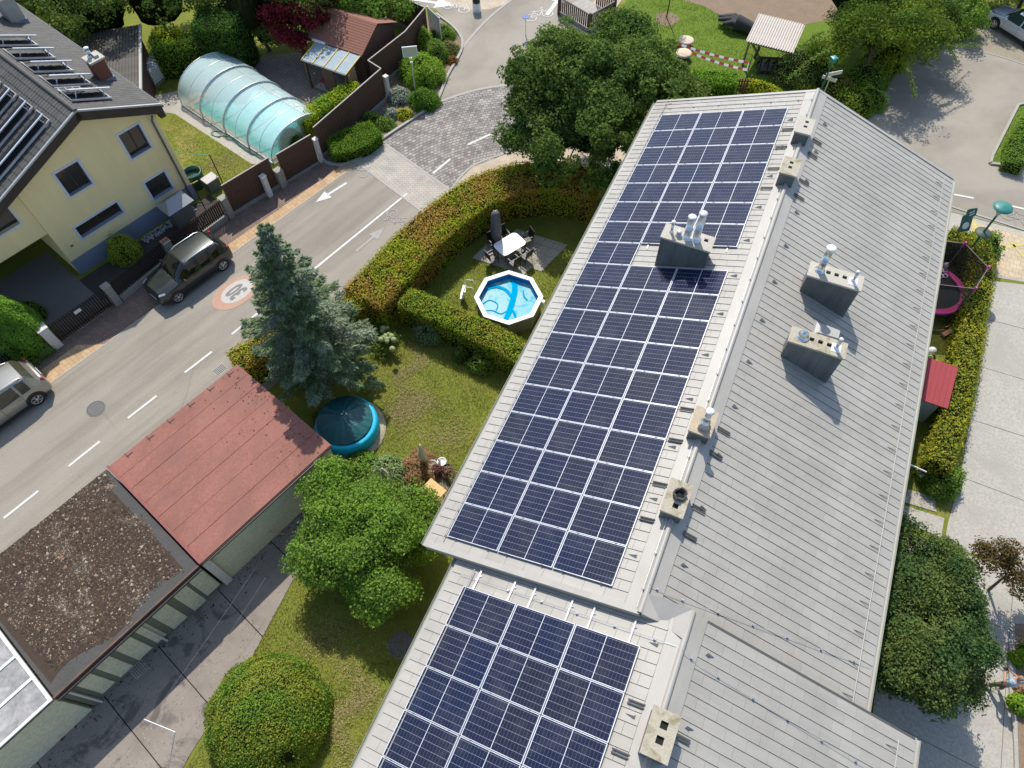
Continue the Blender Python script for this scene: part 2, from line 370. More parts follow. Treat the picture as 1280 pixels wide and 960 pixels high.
# kerb lines (flush stone rows)
def kerb(pts, wd=.12, h=.012, mat=KERB, z=L0 * 3):
    mb = MB()
    pts = [Vector(p) for p in pts]
    L = []; 
    for i, p in enumerate(pts):
        d = (pts[min(i+1, len(pts)-1)] - pts[max(i-1, 0)]).normalized(); n = Vector((-d.y, d.x, 0)); L.append((p + n * wd / 2, p - n * wd / 2))
    for i in range(len(L) - 1):
        q = [L[i][0], L[i][1], L[i+1][1], L[i+1][0]]
        mb.prism([(v.x, v.y) for v in q], z - .02, z + h)
    return mb.build('kerb', mat, kind='structure')
def smooth(pts, n=6):
    out = []; k = len(pts)
    for i in range(k - 1):
        p0, p1, p2, p3 = pts[max(i-1, 0)], pts[i], pts[i+1], pts[min(i+2, k-1)]
        for j in range(n):
            t = j / n
            out.append(0.5 * ((2*p1) + (p2-p0)*t + (2*p0-5*p1+4*p2-p3)*t*t + (3*p1-p0-3*p2+p3)*t**3))
    return out + [pts[-1]]
kerb(smooth(P((545, 129), (590, 114), (640, 106), (700, 106))), .18)
kerb(smooth(P((545, 129), (560, 95), (580, 58), (612, 22), (650, -8))), .16)
kerb(P((476, 176), (563, 238)), .14); kerb(P((443, 201), (530, 267)), .10)
kerb(smooth(P((563, 238), (590, 208), (640, 189), (690, 177))), .12)
kerb([S(-40, b0), S(20, b0)], .07, .006)
# right side: court, pavements, slab path
sheet('road', P((1075, 175), (1084, 150), (1105, 118), (1128, 78), (1150, 64), (1190, 58), (1240, 68), (1290, 84), (1500, 120), (1500, 330), (1290, 291), (1180, 262), (1000, 262)), L0, ASPHL)
sheet('gravel_verge', P((1150, 62), (1160, 40), (1195, 15), (1230, 10), (1400, 60), (1400, 105), (1290, 84), (1240, 67), (1190, 57)), L0 * 2, M('gravelly_soil', (.30, .26, .19), (.22, .19, .14), 1.5, .95, bmp=.5, fine=10, geo=True))
kerb(smooth(P((1128, 80), (1150, 64), (1190, 58), (1240, 68), (1290, 84))), .10)
kerb(P((1190, 259), (1290, 291)), .1, .03)
sheet('pavement', P((1175, 262), (1290, 292), (1400, 320), (1400, 372), (1240, 346), (1140, 340)), L0 * 2, SLAB)
ypm = brickmat('yellow_pavers', (.52, .42, .28), (.46, .37, .25), (.30, .25, .18), .3, .3, R(3))
sheet('pavement', P((1210, 276), (1290, 297), (1400, 322), (1400, 365), (1240, 344), (1222, 330)), L0 * 3, ypm)
# slab path: single concrete slabs
path = bpy.data.objects.new('path', None); link(path); tag(path, kind='structure')
rows = [((1232, 350), (1330, 362)), ((1228, 398), (1330, 424)), ((1224, 458), (1330, 490)), ((1212, 524), (1330, 562)), ((1200, 596), (1330, 645)), ((1122, 662), (1330, 735)), ((1110, 735), (1330, 812)), ((1100, 800), (1330, 905)), ((1090, 893), (1330, 1020)), ((1080, 1010), (1330, 1150))]
for i in range(len(rows) - 1):
    a, b = rows[i]; c, d = rows[i+1]
    q = [G(*a), G(*b), G(*d), G(*c)]
    if i == 4: q = [G(1200, 596), G(1330, 645), G(1330, 735), G(1180, 680), G(1184, 655)]
    if i in (5, 6, 7, 8):        # two slabs side by side
        e = G(1268 - (i-5)*1, 700 + (i-5)*95); f = G(1266, 795 + (i-5)*95)
        mids = [(1268, 715), (1262, 788), (1256, 872), (1250, 975), (1244, 1090)]
        m0, m1 = G(*mids[i-5]), G(*mids[i-4])
        for qq in ([q[0], m0, m1, q[3]], [m0, q[1], q[2], m1]):
            cc = sum((v for v in qq), Vector()) / 4
            MB().prism([(cc + (v - cc) * .992).xy for v in qq], -.05, .022 + random.uniform(-.003, .003)).build('slab', SLAB, path)
    else:
        cc = sum((v for v in q), Vector()) / len(q)
        MB().prism([(cc + (v - cc) * .992).xy for v in q], -.05, .022 + random.uniform(-.003, .003)).build('slab', SLAB, path)
kerb(P((1262, 800), (1262, 860), (1268, 930), (1270, 1000)), .12, .09)
sheet('flower_bed', P((1268, 780), (1330, 780), (1330, 1000), (1274, 1000)), L0 * 6, EARTH)
for q in ([(1135, 612), (1168, 622), (1170, 640), (1130, 628)], [(1130, 632), (1180, 648), (1176, 672), (1124, 650)]):
    MB().prism([v.xy for v in P(*q)], -.05, .03).build('slab', SLAB, path)
# yard behind the garages: joints between aggregate slabs
yard = bpy.data.objects.new('yard', None); link(yard); tag(yard, kind='structure')
YB = -13.45
yr_px = [(402, 655), (385, 690), (345, 765), (300, 850), (236, 945), (190, 1050), (100, 1250), (0, 1500)]
ye = [G(*q) for q in yr_px]
def yard_b(a):                          # right edge of the yard as a function of the distance along the street
    pts = sorted((v.dot(SU), v.dot(SNv)) for v in ye)
    return float(np.interp(a, [p[0] for p in pts], [p[1] for p in pts]))
ja = sorted([G(*q).dot(SU) for q in ((282, 747), (200, 810), (150, 895))])
js = [ja[0] - 2.6 * k for k in range(5, 0, -1)] + ja + [ja[2] + 2.5, ja[2] + 4.6]
sheet('yard_base', [S(js[0], YB)] + [S(a, yard_b(a) - .04) for a in np.linspace(js[0], js[-1], 20)] + [S(js[-1], YB)], L0, DARK)
for k in range(len(js) - 1):
    aa = np.linspace(js[k] + .018, js[k+1] - .018, 7)
    MB().prism([S(aa[0], YB).xy] + [S(a, yard_b(a)).xy for a in aa] + [S(aa[-1], YB).xy], -.06, .02 + random.uniform(-.004, .004)).build('slab', YARD, yard)
# lawns of other kinds, earth
sheet('lawn', P((765, 27), (790, -10), (860, -60), (1100, -60), (1100, 60), (1080, 150), (1030, 160), (800, 150), (780, 90)), L0 * 3, LAWNB)
sheet('bare_ground', smooth(P((835, -30), (850, -2), (880, 8), (905, 22), (940, 34), (985, 38), (1010, 30), (1090, 10), (1110, -40))), L0 * 4, EARTH)
sheet('dirt_ring', [G(833, 24) + Vector((math.cos(t) * .78 * (1 + .1*math.sin(3*t)), math.sin(t) * .78, 0)) for t in np.linspace(0, 6.28, 24)[:-1]], L0 * 5, EARTH)
sheet('path', P((748, 55), (758, 26), (785, -10), (760, -20), (735, 10)), L0 * 4, YPAV)
isl = P((1237, 205), (1240, 195), (1272, 132), (1330, 120), (1330, 215), (1290, 212))
kerb(isl + isl[:1], .15, .10, KERB, L0 * 2)
sheet('lawn', isl, L0 * 5, LAWNB)
# planting island beside the brown fence
isle = smooth(P((400, 186), (405, 202), (425, 207), (447, 200), (475, 177), (520, 147), (545, 129), (560, 95), (578, 60), (570, 38), (545, 18)), 5)
kerb(isle, .15, .12, KERB, L0)
sheet('flower_bed', isle + P((520, 20), (505, 70), (470, 120), (402, 165)), L0 * 5, EARTH)
# neighbour's paved terrace and paths
sheet('terrace', P((330, 70), (420, 60), (500, 110), (400, 165), (378, 148), (300, 82)), L0 * 2, brickmat('terrace_pavers', (.26, .21, .17), (.20, .165, .14), (.10, .09, .08), .2, .2, R(30)))
sheet('path', P((190, 120), (232, 112), (262, 78), (380, 130), (405, 150), (345, 205), (300, 205), (216, 142), (200, 140)), L0 * 3, SLAB)
sheet('lawn', P((205, 160), (218, 142), (316, 206), (280, 235), (240, 230)), L0 * 4, LAWN)
sheet('driveway', [S(-6, -31.3), S(-6, -34), S(3.2, -34), S(3.2, -29.0), S(2.0, -28.9), S(-3, -28.9)], L0 * 2, M('driveway_concrete', (.17, .165, .15), (.13, .125, .115), 1, .9, bmp=.2, fine=20))
sheet('front_garden', [S(3.2, -29.0), S(3.2, -31.0), S(11, -31), S(11, -28.6)], L0 * 2, M('dark_mulch', (.06, .048, .04), (.04, .032, .028), 4, 1, bmp=.7, fine=6))

# ================================================================ road markings
def mark(name, poly, mat=PAINT, z=L0 * 5): return sheet(name, poly, z, mat)
def strip(p, q, wd):
    d = (q - p).normalized(); n = Vector((-d.y, d.x, 0)) * wd / 2
    return [p - n, q - n, q + n, p + n]
for a, b in [((5, 648), (48, 614)), ((86, 583), (125, 552)), ((160, 523), (196, 495)), ((231, 466), (265, 440)), ((290, 418), (322, 392)), ((346, 374), (372, 353)), ((-75, 712), (-32, 678))]:
    mark('lane_dash', strip(G(*a), G(*b), .11))
mark('lane_line', strip(G(385, 343), G(509, 242), .12))
for a, b in [((541, 217), (563, 199)), ((585, 181), (613, 168)), ((1190, 243), (1217, 248)), ((1265, 258), (1300, 266))]:
    mark('lane_dash', strip(G(*a), G(*b), .13))
def local_poly(c, d, pts):
    d = d.normalized(); n = Vector((-d.y, d.x, 0))
    return [c + d * x + n * y for x, y in pts]
ARW = [(-1.3, -.07), (.25, -.07), (.25, -.32), (1.3, 0), (.25, .32), (.25, .07), (-1.3, .07)]
a = G(398, 251); b = G(430, 231); mark('road_arrow', local_poly((a + b) / 2, a - b, [(x * .8, y) for x, y in ARW]))
a = G(448, 312); b = G(478, 287); mark('road_arrow', local_poly((a + b) / 2, b - a, [(x * .8, y) for x, y in ARW]), PAINTF)
def bike(c, d, s=1.0, mat=PAINTF, z=L0 * 5 + .002):
    d = d.normalized(); n = Vector((-d.y, d.x, 0)); mb = MB()
    W = lambda x, y: c + d * (x * s) + n * (y * s)
    def ln(p, q, wd=.055):
        mb.prism([v.xy for v in strip(W(*p), W(*q), wd)], z - .001, z + .001)
    for cx in (-.5, .5):
        for k in range(14):
            t0, t1 = k / 14 * 6.283, (k + 1) / 14 * 6.283
            ln((cx + .3 * math.cos(t0), .3 * math.sin(t0)), (cx + .3 * math.cos(t1), .3 * math.sin(t1)))
    for p, q in [((-.5, 0), (-.15, .42)), ((-.15, .42), (.38, .42)), ((.38, .42), (0, 0)), ((0, 0), (-.15, .42)), ((-.5, 0), (0, 0)), ((.5, 0), (.36, .62)), ((.36, .62), (.52, .66)), ((-.25, .5), (-.05, .5)), ((-.15, .42), (-.16, .5))]: ln(p, q)
    return mb.build('bicycle_marking', mat, kind='structure')
ax = G(430, 180) - G(400, 200)
bike(G(447, 213), SNv * 1.0, .9); bike(G(498, 272), SNv * -1.0, .9); bike(G(570, 10), G(590, 14) - G(560, 6), 1.2, PAINT); bike(G(674, 20), G(690, 16) - G(660, 24), 1.2, PAINT)
mark('road_arrow', local_poly(G(540, 3), G(550, 5) - G(530, 2), [(x * 1.2, y * 2) for x, y in ARW])); mark('road_arrow', local_poly(G(694, 5), G(700, -4) - G(688, 12), [(x * 1.1, y * 2) for x, y in ARW]))
bike(G(1272, 274), G(1290, 280) - G(1260, 270), 1.0)
for q in ([(1214, 275), (1220, 277), (1224, 296), (1217, 296)], [(1240, 292), (1243, 291), (1256, 310), (1252, 311)], [(1252, 308), (1300, 300), (1300, 303), (1254, 312)], [(1262, 303), (1264, 302), (1290, 330), (1286, 330)]):
    mark('yellow_marking', P(*q), YPAINT)
# speed marking "30" in an oval
c30 = G(294, 366)
def ell(c, a, b, n=40): return [c + SU * (a * math.cos(t)) + SNv * (b * math.sin(t)) for t in np.linspace(0, 2 * math.pi, n + 1)[:-1]]
mark('speed_marking_ring', ell(c30, 1.22, .84), ORANGE, L0 * 4); mark('speed_marking_oval', ell(c30 + SU * .12, .86, .58), M('worn_white_paint', (.50, .47, .42), (.40, .38, .34), 8, .85), L0 * 5)
def text(body, size, mat, M_, parent=None, name='lettering', ext=.002, kind=None, align='CENTER'):
    cu = bpy.data.curves.new(name, 'FONT'); cu.body = body; cu.size = size; cu.extrude = ext; cu.align_x = align; cu.align_y = 'CENTER'; cu.resolution_u = 3; cu.offset = .035 if name == 'speed_number' else 0
    t = bpy.data.objects.new(name, cu); C.objects.link(t)
    dg = bpy.context.evaluated_depsgraph_get(); me = bpy.data.meshes.new_from_object(t.evaluated_get(dg)); bpy.data.objects.remove(t)
    me.name = name; me.materials.clear(); me.materials.append(mat)
    o = bpy.data.objects.new(name, me); link(o, parent); o.matrix_world = M_
    if parent is not None: o.matrix_parent_inverse = parent.matrix_world.inverted()
    if kind: o['kind'] = kind
    return o
GREYP = M('grey_road_paint', (.22, .21, .20), (.17, .16, .15), 8, .9)
Mt = frameM(c30 + SU * .06 + Vector((0, 0, L0 * 5 + .003)), -SNv * .82, -SU * 1.55, (0, 0, 1))
Mt = frameM(c30 + SU * .12 + Vector((0, 0, L0 * 5 + .003)), SNv * -.75, SU * -1.5, (0, 0, 1))
text('30', .86, GREYP, Mt, None, 'speed_number', .001, 'structure')
# manhole, drain
def manhole(c, r, label, z=L0 * 2):
    t = thing('manhole_cover', label, 'manhole cover', (c.x, c.y, z))
    MB().lathe([(r + .05, 0), (r + .05, .012), (r, .012), (r, .0)], n=28, smooth=False).build('rim', M('manhole_rim', (.17, .165, .155), rough=.8), t)
    mb = MB().lathe([(r - .015, 0), (r - .015, .010)], n=28, smooth=False)
    for i in range(-4, 5):
        for j in range(-4, 5):
            if math.hypot(i, j) < 4.2: mb.cbox((i * r / 5, j * r / 5, .012), (r / 9, r / 9, .008))
    mb.build('cover', M('manhole_iron', (.15, .145, .14), (.11, .105, .10), 12, .7), t)
manhole(G(120, 511), .36, 'round iron manhole cover in the asphalt near the silver car')
t = thing('drain_grate', 'small iron drain grate at the road edge beside the red garage roof', 'drain grate', G(275, 462, L0 * 2), SROT)
gm = MB()
for i in range(7): gm.box(-.24 + i * .075, -.21 + i * .075, -.2, .2, 0, .015)
gm.build('grille', BLACK, t); MB().box(-.28, .28, -.24, .24, -.01, .003).build('frame', KERB, t)
manhole(G(501, 806), .42, 'round concrete shaft cover in the shaded lawn beside the lower roof', 0)

# ================================================================ the long house with the metal roof
TAN = .36939; SL = math.atan(TAN)
HB = [dict(xr=.98, zr=8.66, y0=5.2, y1=27.6, w=6.30), dict(xr=2.15, zr=8.85, y0=-5.0, y1=5.70, w=6.34)]
PITCHW = .2885
def slopeM(h, side, y, off=0.0, d=0.0):
    """local x runs down the slope, z is the slope normal"""
    ex = Vector((side * math.cos(SL), 0, -math.sin(SL))); ez = Vector((side * math.sin(SL), 0, math.cos(SL)))
    ey = ez.cross(ex)
    o = Vector((h['xr'], y, h['zr'])) + ex * d + ez * off
    return frameM(o, ex, ey, ez)
LS = lambda h: h['w'] / math.cos(SL)
def strip_mesh(h, side, ph):
    """one strip of metal shingles; riser on the edge facing the camera side (-Y)"""
    mb = MB(); W_ = PITCHW - .013; Ltot = LS(h) - .42 - .02; x = 0; s_ = -1 if side > 0 else 1
    edges = [0]; c = .30 if ph else .60
    while c < Ltot - .1: edges.append(c); c += .60
    edges.append(Ltot)
    ey = 1 if side > 0 else -1       # local +y is world -Y on the left slope
    for i in range(len(edges) - 1):
        x0, x1 = edges[i] + .0038, edges[i+1] - .0038
        lo, hi = (.022, .006) # at -Y edge, +Y edge
        ya, yb = (0, W_)
        za, zb = (lo, hi) if side > 0 else (hi, lo)
        vs = [(x0, ya, 0), (x1, ya, 0), (x1, yb, 0), (x0, yb, 0), (x0, ya, za - .003), (x1, ya, za), (x1, yb, zb), (x0, yb, zb - .003)]
        mb.add(vs, [(4, 5, 6, 7), (0, 1, 5, 4), (1, 2, 6, 5), (2, 3, 7, 6), (3, 0, 4, 7)])
    return mb
def build_house(h, label, verge_far, verge_near):
    root = thing('terraced_house', label, 'house', (h['xr'], (h['y0'] + h['y1']) / 2, 0))
    bpy.context.view_layer.update(); inv = root.matrix_world.inverted()
    def add(mb, name, mat, M_=None, bevel=0, **kw):
        o = mb.build(name, mat, root, bevel, **kw)
        o.matrix_parent_inverse = inv
        if M_ is not None: o.matrix_basis = M_
        return o
    xr, zr, w_ = h['xr'], h['zr'], h['w']
    ov = .55
    xl, xq = xr - w_ + ov, xr + w_ - ov
    ze = lambda x: zr - abs(x - xr) * TAN - .16
    ya, yb = h['y0'] + (.40 if verge_near else 0), h['y1'] - .35
    prof = [(xl, 0), (xq, 0), (xq, ze(xq)), (xr, ze(xr)), (xl, ze(xl))]
    Mx = Matrix(((1, 0, 0, 0), (0, 0, 1, 0), (0, 1, 0, 0), (0, 0, 0, 1)))
    mb = MB(); vs = [Vector((x, ya, z)) for x, z in prof] + [Vector((x, yb, z)) for x, z in prof]
    mb.add(vs, [(0, 1, 2, 3, 4), (9, 8, 7, 6, 5)] + [(i, i + 5, (i + 1) % 5 + 5, (i + 1) % 5) for i in range(5)])
    add(mb, 'wall', YWALL)
    # windows on both long sides and garden doors, facing the lawns
    for side, xw in ((-1, xl), (1, xq)):
        y = ya + 1.6
        while y < yb - 1.5:
            for z0, z1 in ((.9, 2.2), (3.6, 4.9)):
                f = MB(); f.box(xw - .03, xw + .03, y - .65, y + .65, z0 - .06, z1 + .06); fo = add(f, 'window', WHITE)
                g_ = MB().box(xw - .045, xw + .045, y - .57, y + .57, z0, z1).build('pane', GLASSD, fo)
            y += 3.6
    for side in (-1, 1):
        # roof deck
        add(MB().box(.0, LS(h), 0, h['y1'] - h['y0'], -.12, 0), 'roof_deck', DECK, slopeM(h, side, h['y0'] if side > 0 else h['y1']))
        ms = [strip_mesh(h, side, k).build('roof_sheet', ROOF, root) for k in (0, 1)]
        n = int((h['y1'] - h['y0'] - .12) / PITCHW)
        for i in range(n):
            y = h['y1'] - .06 - (n - i) * PITCHW
            o = ms[i % 2] if i < 2 else ms[i % 2].copy()
            if i >= 2: link(o, root)
            o.matrix_parent_inverse = inv
            o.matrix_basis = slopeM(h, side, y if side > 0 else y + PITCHW - .013, 0, .44)
        # flashing beside the ridge, eave edge, gutter
        add(MB().box(.0, .43, 0, h['y1'] - h['y0'], .0, .034), 'ridge_flashing', ROOFTRIM, slopeM(h, side, h['y0'] if side > 0 else h['y1']))
        add(MB().box(LS(h) - .015, LS(h) + .03, 0, h['y1'] - h['y0'], -.13, .012), 'eave_trim', ROOFTRIM, slopeM(h, side, h['y0'] if side > 0 else h['y1']))
        gx = xr + side * (w_ + .085); gz = zr - w_ * TAN - .07
        gm = MB(); rr = .075; k = 8; vs = []
        for y in (h['y0'], h['y1']):
            for j in range(k + 1):
                t_ = math.pi * j / k; vs.append((gx + rr * math.cos(t_), y, gz - rr * math.sin(t_)))
            for j in range(k + 1):
                t_ = math.pi * (k - j) / k; vs.append((gx + (rr - .008) * math.cos(t_), y, gz - (rr - .008) * math.sin(t_)))
        nn = 2 * k + 2
        gm.add(vs, [(i, (i+1) % nn, (i+1) % nn + nn, i + nn) for i in range(nn)])
        add(gm, 'gutter', M('gutter_metal', (.36, .36, .31), rough=.5))
        # verge trims
        if verge_far: add(MB().box(0, LS(h), -.04, .10, -.14, .045), 'verge_trim', ROOFTRIM, slopeM(h, side, h['y1'] - .03))
        if verge_near:
            if side < 0: add(MB().box(0, LS(h), -.12, .05, -.16, .045), 'verge_trim', ROOFTRIM, slopeM(h, side, h['y0']))
    add(MB().tube([(xr, h['y0'], zr + .035), (xr, h['y1'], zr + .035)], .075, 12), 'ridge_cap', ROOFTRIM)
    return root
hA = build_house(HB[0], 'long upper house under a pale grey metal roof, seven chimneys on it', True, True)
hA['label'] = 'long pale yellow house whose grey metal roof crosses the middle of the picture'
hB = build_house(HB[1], 'nearer house with a slightly offset grey metal roof at the bottom edge', False, False)

# ================================================================ solar panels
def cellmat():
    m, t, b = nodes('solar_cells'); co = coord(t); sp = t.nodes.new('ShaderNodeSeparateXYZ'); t.links.new(co, sp.inputs[0])
    def line(src, period, wd, off=0.0):
        f = math_(t, 'FRACT', math_(t, 'DIVIDE', math_(t, 'ADD', src, off), period))
        d = math_(t, 'ABSOLUTE', math_(t, 'SUBTRACT', f, .5))
        return math_(t, 'GREATER_THAN', d, .5 - wd / period / 2)
    lx = line(sp.outputs[0], .0925, .0035, 10 * .0925 - .0148)      # fine lines between half cells
    ly = line(sp.outputs[1], .1800, .0068, 0)                      # rows of cells
    bus = line(sp.outputs[1], .0300, .0016, .015)
    g = t.nodes.new('ShaderNodeNewGeometry'); oi = t.nodes.new('ShaderNodeObjectInfo')
    n = noise(t, g.outputs['Position'], .55, 4, .6)
    c = ramp(t, n, [(.3, (.006, .013, .045)), (.7, (.012, .015, .030))])
    c = mixc(t, .6, c, ramp(t, oi.outputs['Random'], [(0, (.004, .008, .034)), (.5, (.008, .010, .030)), (1, (.012, .012, .022))]))
    c = mixc(t, math_(t, 'MULTIPLY', bus, .10), c, (.18, .20, .25))
    c = mixc(t, math_(t, 'MULTIPLY', lx, .42), c, (.30, .34, .42))
    c = mixc(t, math_(t, 'MULTIPLY', ly, .60), c, (.40, .44, .52))
    dn = ramp(t, noise(t, g.outputs['Position'], 1.6, 5, .7, .5), [(.48, (0, 0, 0)), (.75, (.16, .16, .16))]); c = mixc(t, dn, c, (.16, .155, .14))
    t.links.new(c, b.inputs['Base Color']); b.inputs['Roughness'].default_value = .16; b.inputs['Specular IOR Level'].default_value = .35
    return m
CELL = cellmat()
PL, PW = 1.722, 1.134
def make_panel():
    t = thing('solar_panel', 'x', 'solar panel')
    f = MB()
    for x0, x1, y0, y1 in ((0, PL, 0, .016), (0, PL, PW - .016, PW), (0, .020, .016, PW - .016), (PL - .020, PL, .016, PW - .016)): f.box(x0, x1, y0, y1, 0, .035)
    f.box(.01, PL - .01, .01, PW - .01, 0, .004)
    f.build('frame', ALUW, t)
    for i in (0, 1):
        x0 = .020 if i == 0 else PL / 2 + .008; x1 = PL / 2 - .008 if i == 0 else PL - .020
        MB().box(x0 - .0, x1, .016, PW - .016, .020, .031).build('cell_field', CELL, t).location = (0, 0, 0)
    MB().box(PL / 2 - .007, PL / 2 + .007, .016, PW - .016, .020, .0315).build('centre_strip', ALUW, t)
    for x in (.30, 1.42):
        MB().box(x - .03, x + .03, -.021, .003, .0, .041).build('clamp', BLACK, t)
    return t
proto = make_panel()
ORD = ['first', 'second', 'third', 'fourth', 'fifth', 'sixth', 'seventh', 'eighth', 'ninth', 'tenth', 'eleventh', 'twelfth', 'thirteenth', 'fourteenth', 'fifteenth', 'sixteenth', 'seventeenth', 'eighteenth']
COLN = ['eave column', 'middle column', 'ridge column']
first = True
def panels(x_near, y_near, z_near, nrows, skip, lab, group, down=False):
    global first
    ex = Vector((math.cos(SL), 0, math.sin(SL))); ey = Vector((0, 1, 0)); ez = ex.cross(ey)
    for r in range(nrows):
        for c in range(3):
            if (r, c) in skip: continue
            o = proto if first else copy_tree(proto); first = False
            o.matrix_basis = frameM(Vector((x_near, y_near + r * (PW + .02), z_near)) + ex * c * (PL + .03) - ez * .012, ex, ey, ez) @ Matrix.Rotation(random.uniform(-.003, .003), 4, 'X') @ Matrix.Rotation(random.uniform(-.002, .002), 4, 'Y')
            o['label'] = lab(r, c); o['group'] = group
o5 = onplane(559.2, 670.2, (-4.7707, 5.627, 6.606), (-math.sin(SL), 0, math.cos(SL)))
panels(-4.7707, 5.627, 6.606, 18, {(10, 1), (10, 2)}, lambda r, c: 'solar panel, long array, %s row from the near end, %s' % (ORD[r], COLN[c]), 'solar panels of the long array on the upper roof')
ZB = 8.93 - (2.15 + 3.655) * TAN + .02
panels(-3.655, 4.46 - 1.154 * 7 + .02, ZB, 7, (), lambda r, c: 'solar panel, nearer array, %s row from its far edge, %s' % (ORD[6 - r], COLN[c]), 'solar panels of the array on the nearer roof')
# mounting rails: the stubs that stick out beyond the arrays
def rail(h, xs, y0, y1, label, z_off=.045, grp='mounting rails of the solar arrays'):
    z = h['zr'] - (h['xr'] - xs) * TAN + z_off
    t = thing('mounting_rail', label, 'rail', (xs, y0, z), 0, grp)
    MB().box(-.022, .022, 0, y1 - y0, -.02, .022).build('profile', ALU, t)
    for yy in (y1 - y0 - .16, .3):
        MB().box(.02, .075, yy - .03, yy + .03, -.05, .0).lathe([(.022, 0), (.022, .03)], (.055, yy, 0), 8).build('roof_hook', STEEL, t)
WN = ['nearest the eave', 'second from the eave', 'third from the eave', 'fourth from the eave', 'fifth from the eave', 'nearest the ridge']
cx = math.cos(SL)
for c in range(3):
    for j, u in enumerate((.30, 1.42)):
        k = c * 2 + j
        rail(HB[1], -3.655 + (c * (PL + .03) + u) * cx, -3.6, 5.05, 'bare aluminium rail stub past the far edge of the nearer array, %s' % WN[k])
        rail(HB[0], -4.7707 + (c * (PL + .03) + u) * cx, 5.60, 26.45 if c == 0 else 17.1, 'aluminium rail under the near edge of the long array, %s' % WN[k], .03)
        if c: rail(HB[0], -4.7707 + (c * (PL + .03) + u) * cx, 18.1, 26.45, 'aluminium rail stub behind the chimney gap of the long array, %s' % WN[k], .03)

# ================================================================ chimneys and roof fittings
def hz(h, x): return h['zr'] - abs(x - h['xr']) * TAN
def chimney(name, label, h, x0, x1, y0, y1, zt, holes=(), clad=True, wallmat=None, capmat=CONC, shoulder=False):
    t = thing(name, label, 'chimney', ((x0 + x1) / 2, (y0 + y1) / 2, hz(h, (x0 + x1) / 2)), 0, None)
    cx_, cy_, cz_ = t.location
    def A(mb, n, m, par=t, **k):
        o = mb.build(n, m, par, **k); return o
    zb = min(hz(h, x0), hz(h, x1)) - .1
    x0 -= cx_; x1 -= cx_; y0 -= cy_; y1 -= cy_; zb -= cz_; zt -= cz_
    i = .035
    # body as cladding panels on each side
    A(MB().box(x0 + i + .012, x1 - i - .012, y0 + i + .012, y1 - i - .012, zb, zt - .07), 'body', wallmat or CLAD)
    n = 3 if x1 - x0 > 1.2 else 1
    for k in range(n):
        a = x0 + i + (x1 - x0 - 2*i) * k / n + .004; b = x0 + i + (x1 - x0 - 2*i) * (k+1) / n - .004
        A(MB().box(a, b, y0 + i, y0 + i + .014, zb, zt - .072), 'cladding_panel', wallmat or CLAD)
        A(MB().box(a, b, y1 - i - .014, y1 - i, zb, zt - .072), 'cladding_panel', wallmat or CLAD)
    for xx in (x0 + i, x1 - i - .014):
        A(MB().box(xx, xx + .014, y0 + i + .018, y1 - i - .018, zb, zt - .072), 'cladding_panel', wallmat or CLAD)
    # flat flashing around the foot, following the slope
    # cap with square openings
    xs = sorted({x0, x1} | {v for hx, hy, s_ in holes for v in (x0 + hx - s_/2, x0 + hx + s_/2)})
    ys = sorted({y0, y1} | {v for hx, hy, s_ in holes for v in (y0 + hy - s_/2, y0 + hy + s_/2)})
    cap = MB()
    for a, b in zip(xs[:-1], xs[1:]):
        for c, d in zip(ys[:-1], ys[1:]):
            mx, my = (a + b) / 2, (c + d) / 2
            if any(abs(mx - x0 - hx) < s_/2 and abs(my - y0 - hy) < s_/2 for hx, hy, s_ in holes): continue
            cap.box(a, b, c, d, zt - .07, zt)
    A(cap, 'cap', capmat)
    for hx, hy, s_ in holes:
        A(MB().box(x0 + hx - s_/2 - .01, x0 + hx + s_/2 + .01, y0 + hy - s_/2 - .01, y0 + hy + s_/2 + .01, zt - .30, zt - .066), 'flue_opening', DARK)
    return t, (x0, y0, zt)
def flue(t, c, r, hgt, parent_name='flue_pipe', mat=STEEL, capr=1.25, caph=.06, mesh=True):
    x, y, z = c
    o = MB().lathe([(r * 1.5, 0), (r * 1.5, .02), (r, .03), (r, hgt * .45), (r * 1.04, hgt * .45), (r * 1.04, hgt * .45 + .02), (r, hgt * .45 + .02), (r, hgt)], (x, y, z), 18).build('flue_pipe', mat, t)
    if capr:
        MB().lathe([(r * .55, hgt), (r * .55, hgt + caph * .8)], (x, y, z), 12).build('cowl_neck', CLAD, o)
        MB().lathe([(r * capr, hgt + caph * .8), (r * capr * 1.02, hgt + caph), (r * capr * .6, hgt + caph * 1.5), (0.001, hgt + caph * 1.7)], (x, y, z), 18).build('cowl', WHITE if capr > 1.3 else ALUW, o)
A_ = HB[0]
CONCL = M('pale_concrete_cap', (.46, .43, .36), (.38, .35, .28), 3, .9, bmp=.3, fine=9)
t, c = chimney('ridge_chimney', 'farthest ridge chimney, grey clad block with two square holes in its pale cap', A_, .62, 1.22, 24.05, 25.0, 9.18, [(.33, .42, .13), (.33, .70, .13)], capmat=CONCL)
t, c = chimney('ridge_chimney', 'second ridge chimney from the far gable, yellowish cap with two small holes', A_, .60, 1.22, 21.62, 22.55, 9.2, [(.30, .40, .13), (.30, .66, .13)])
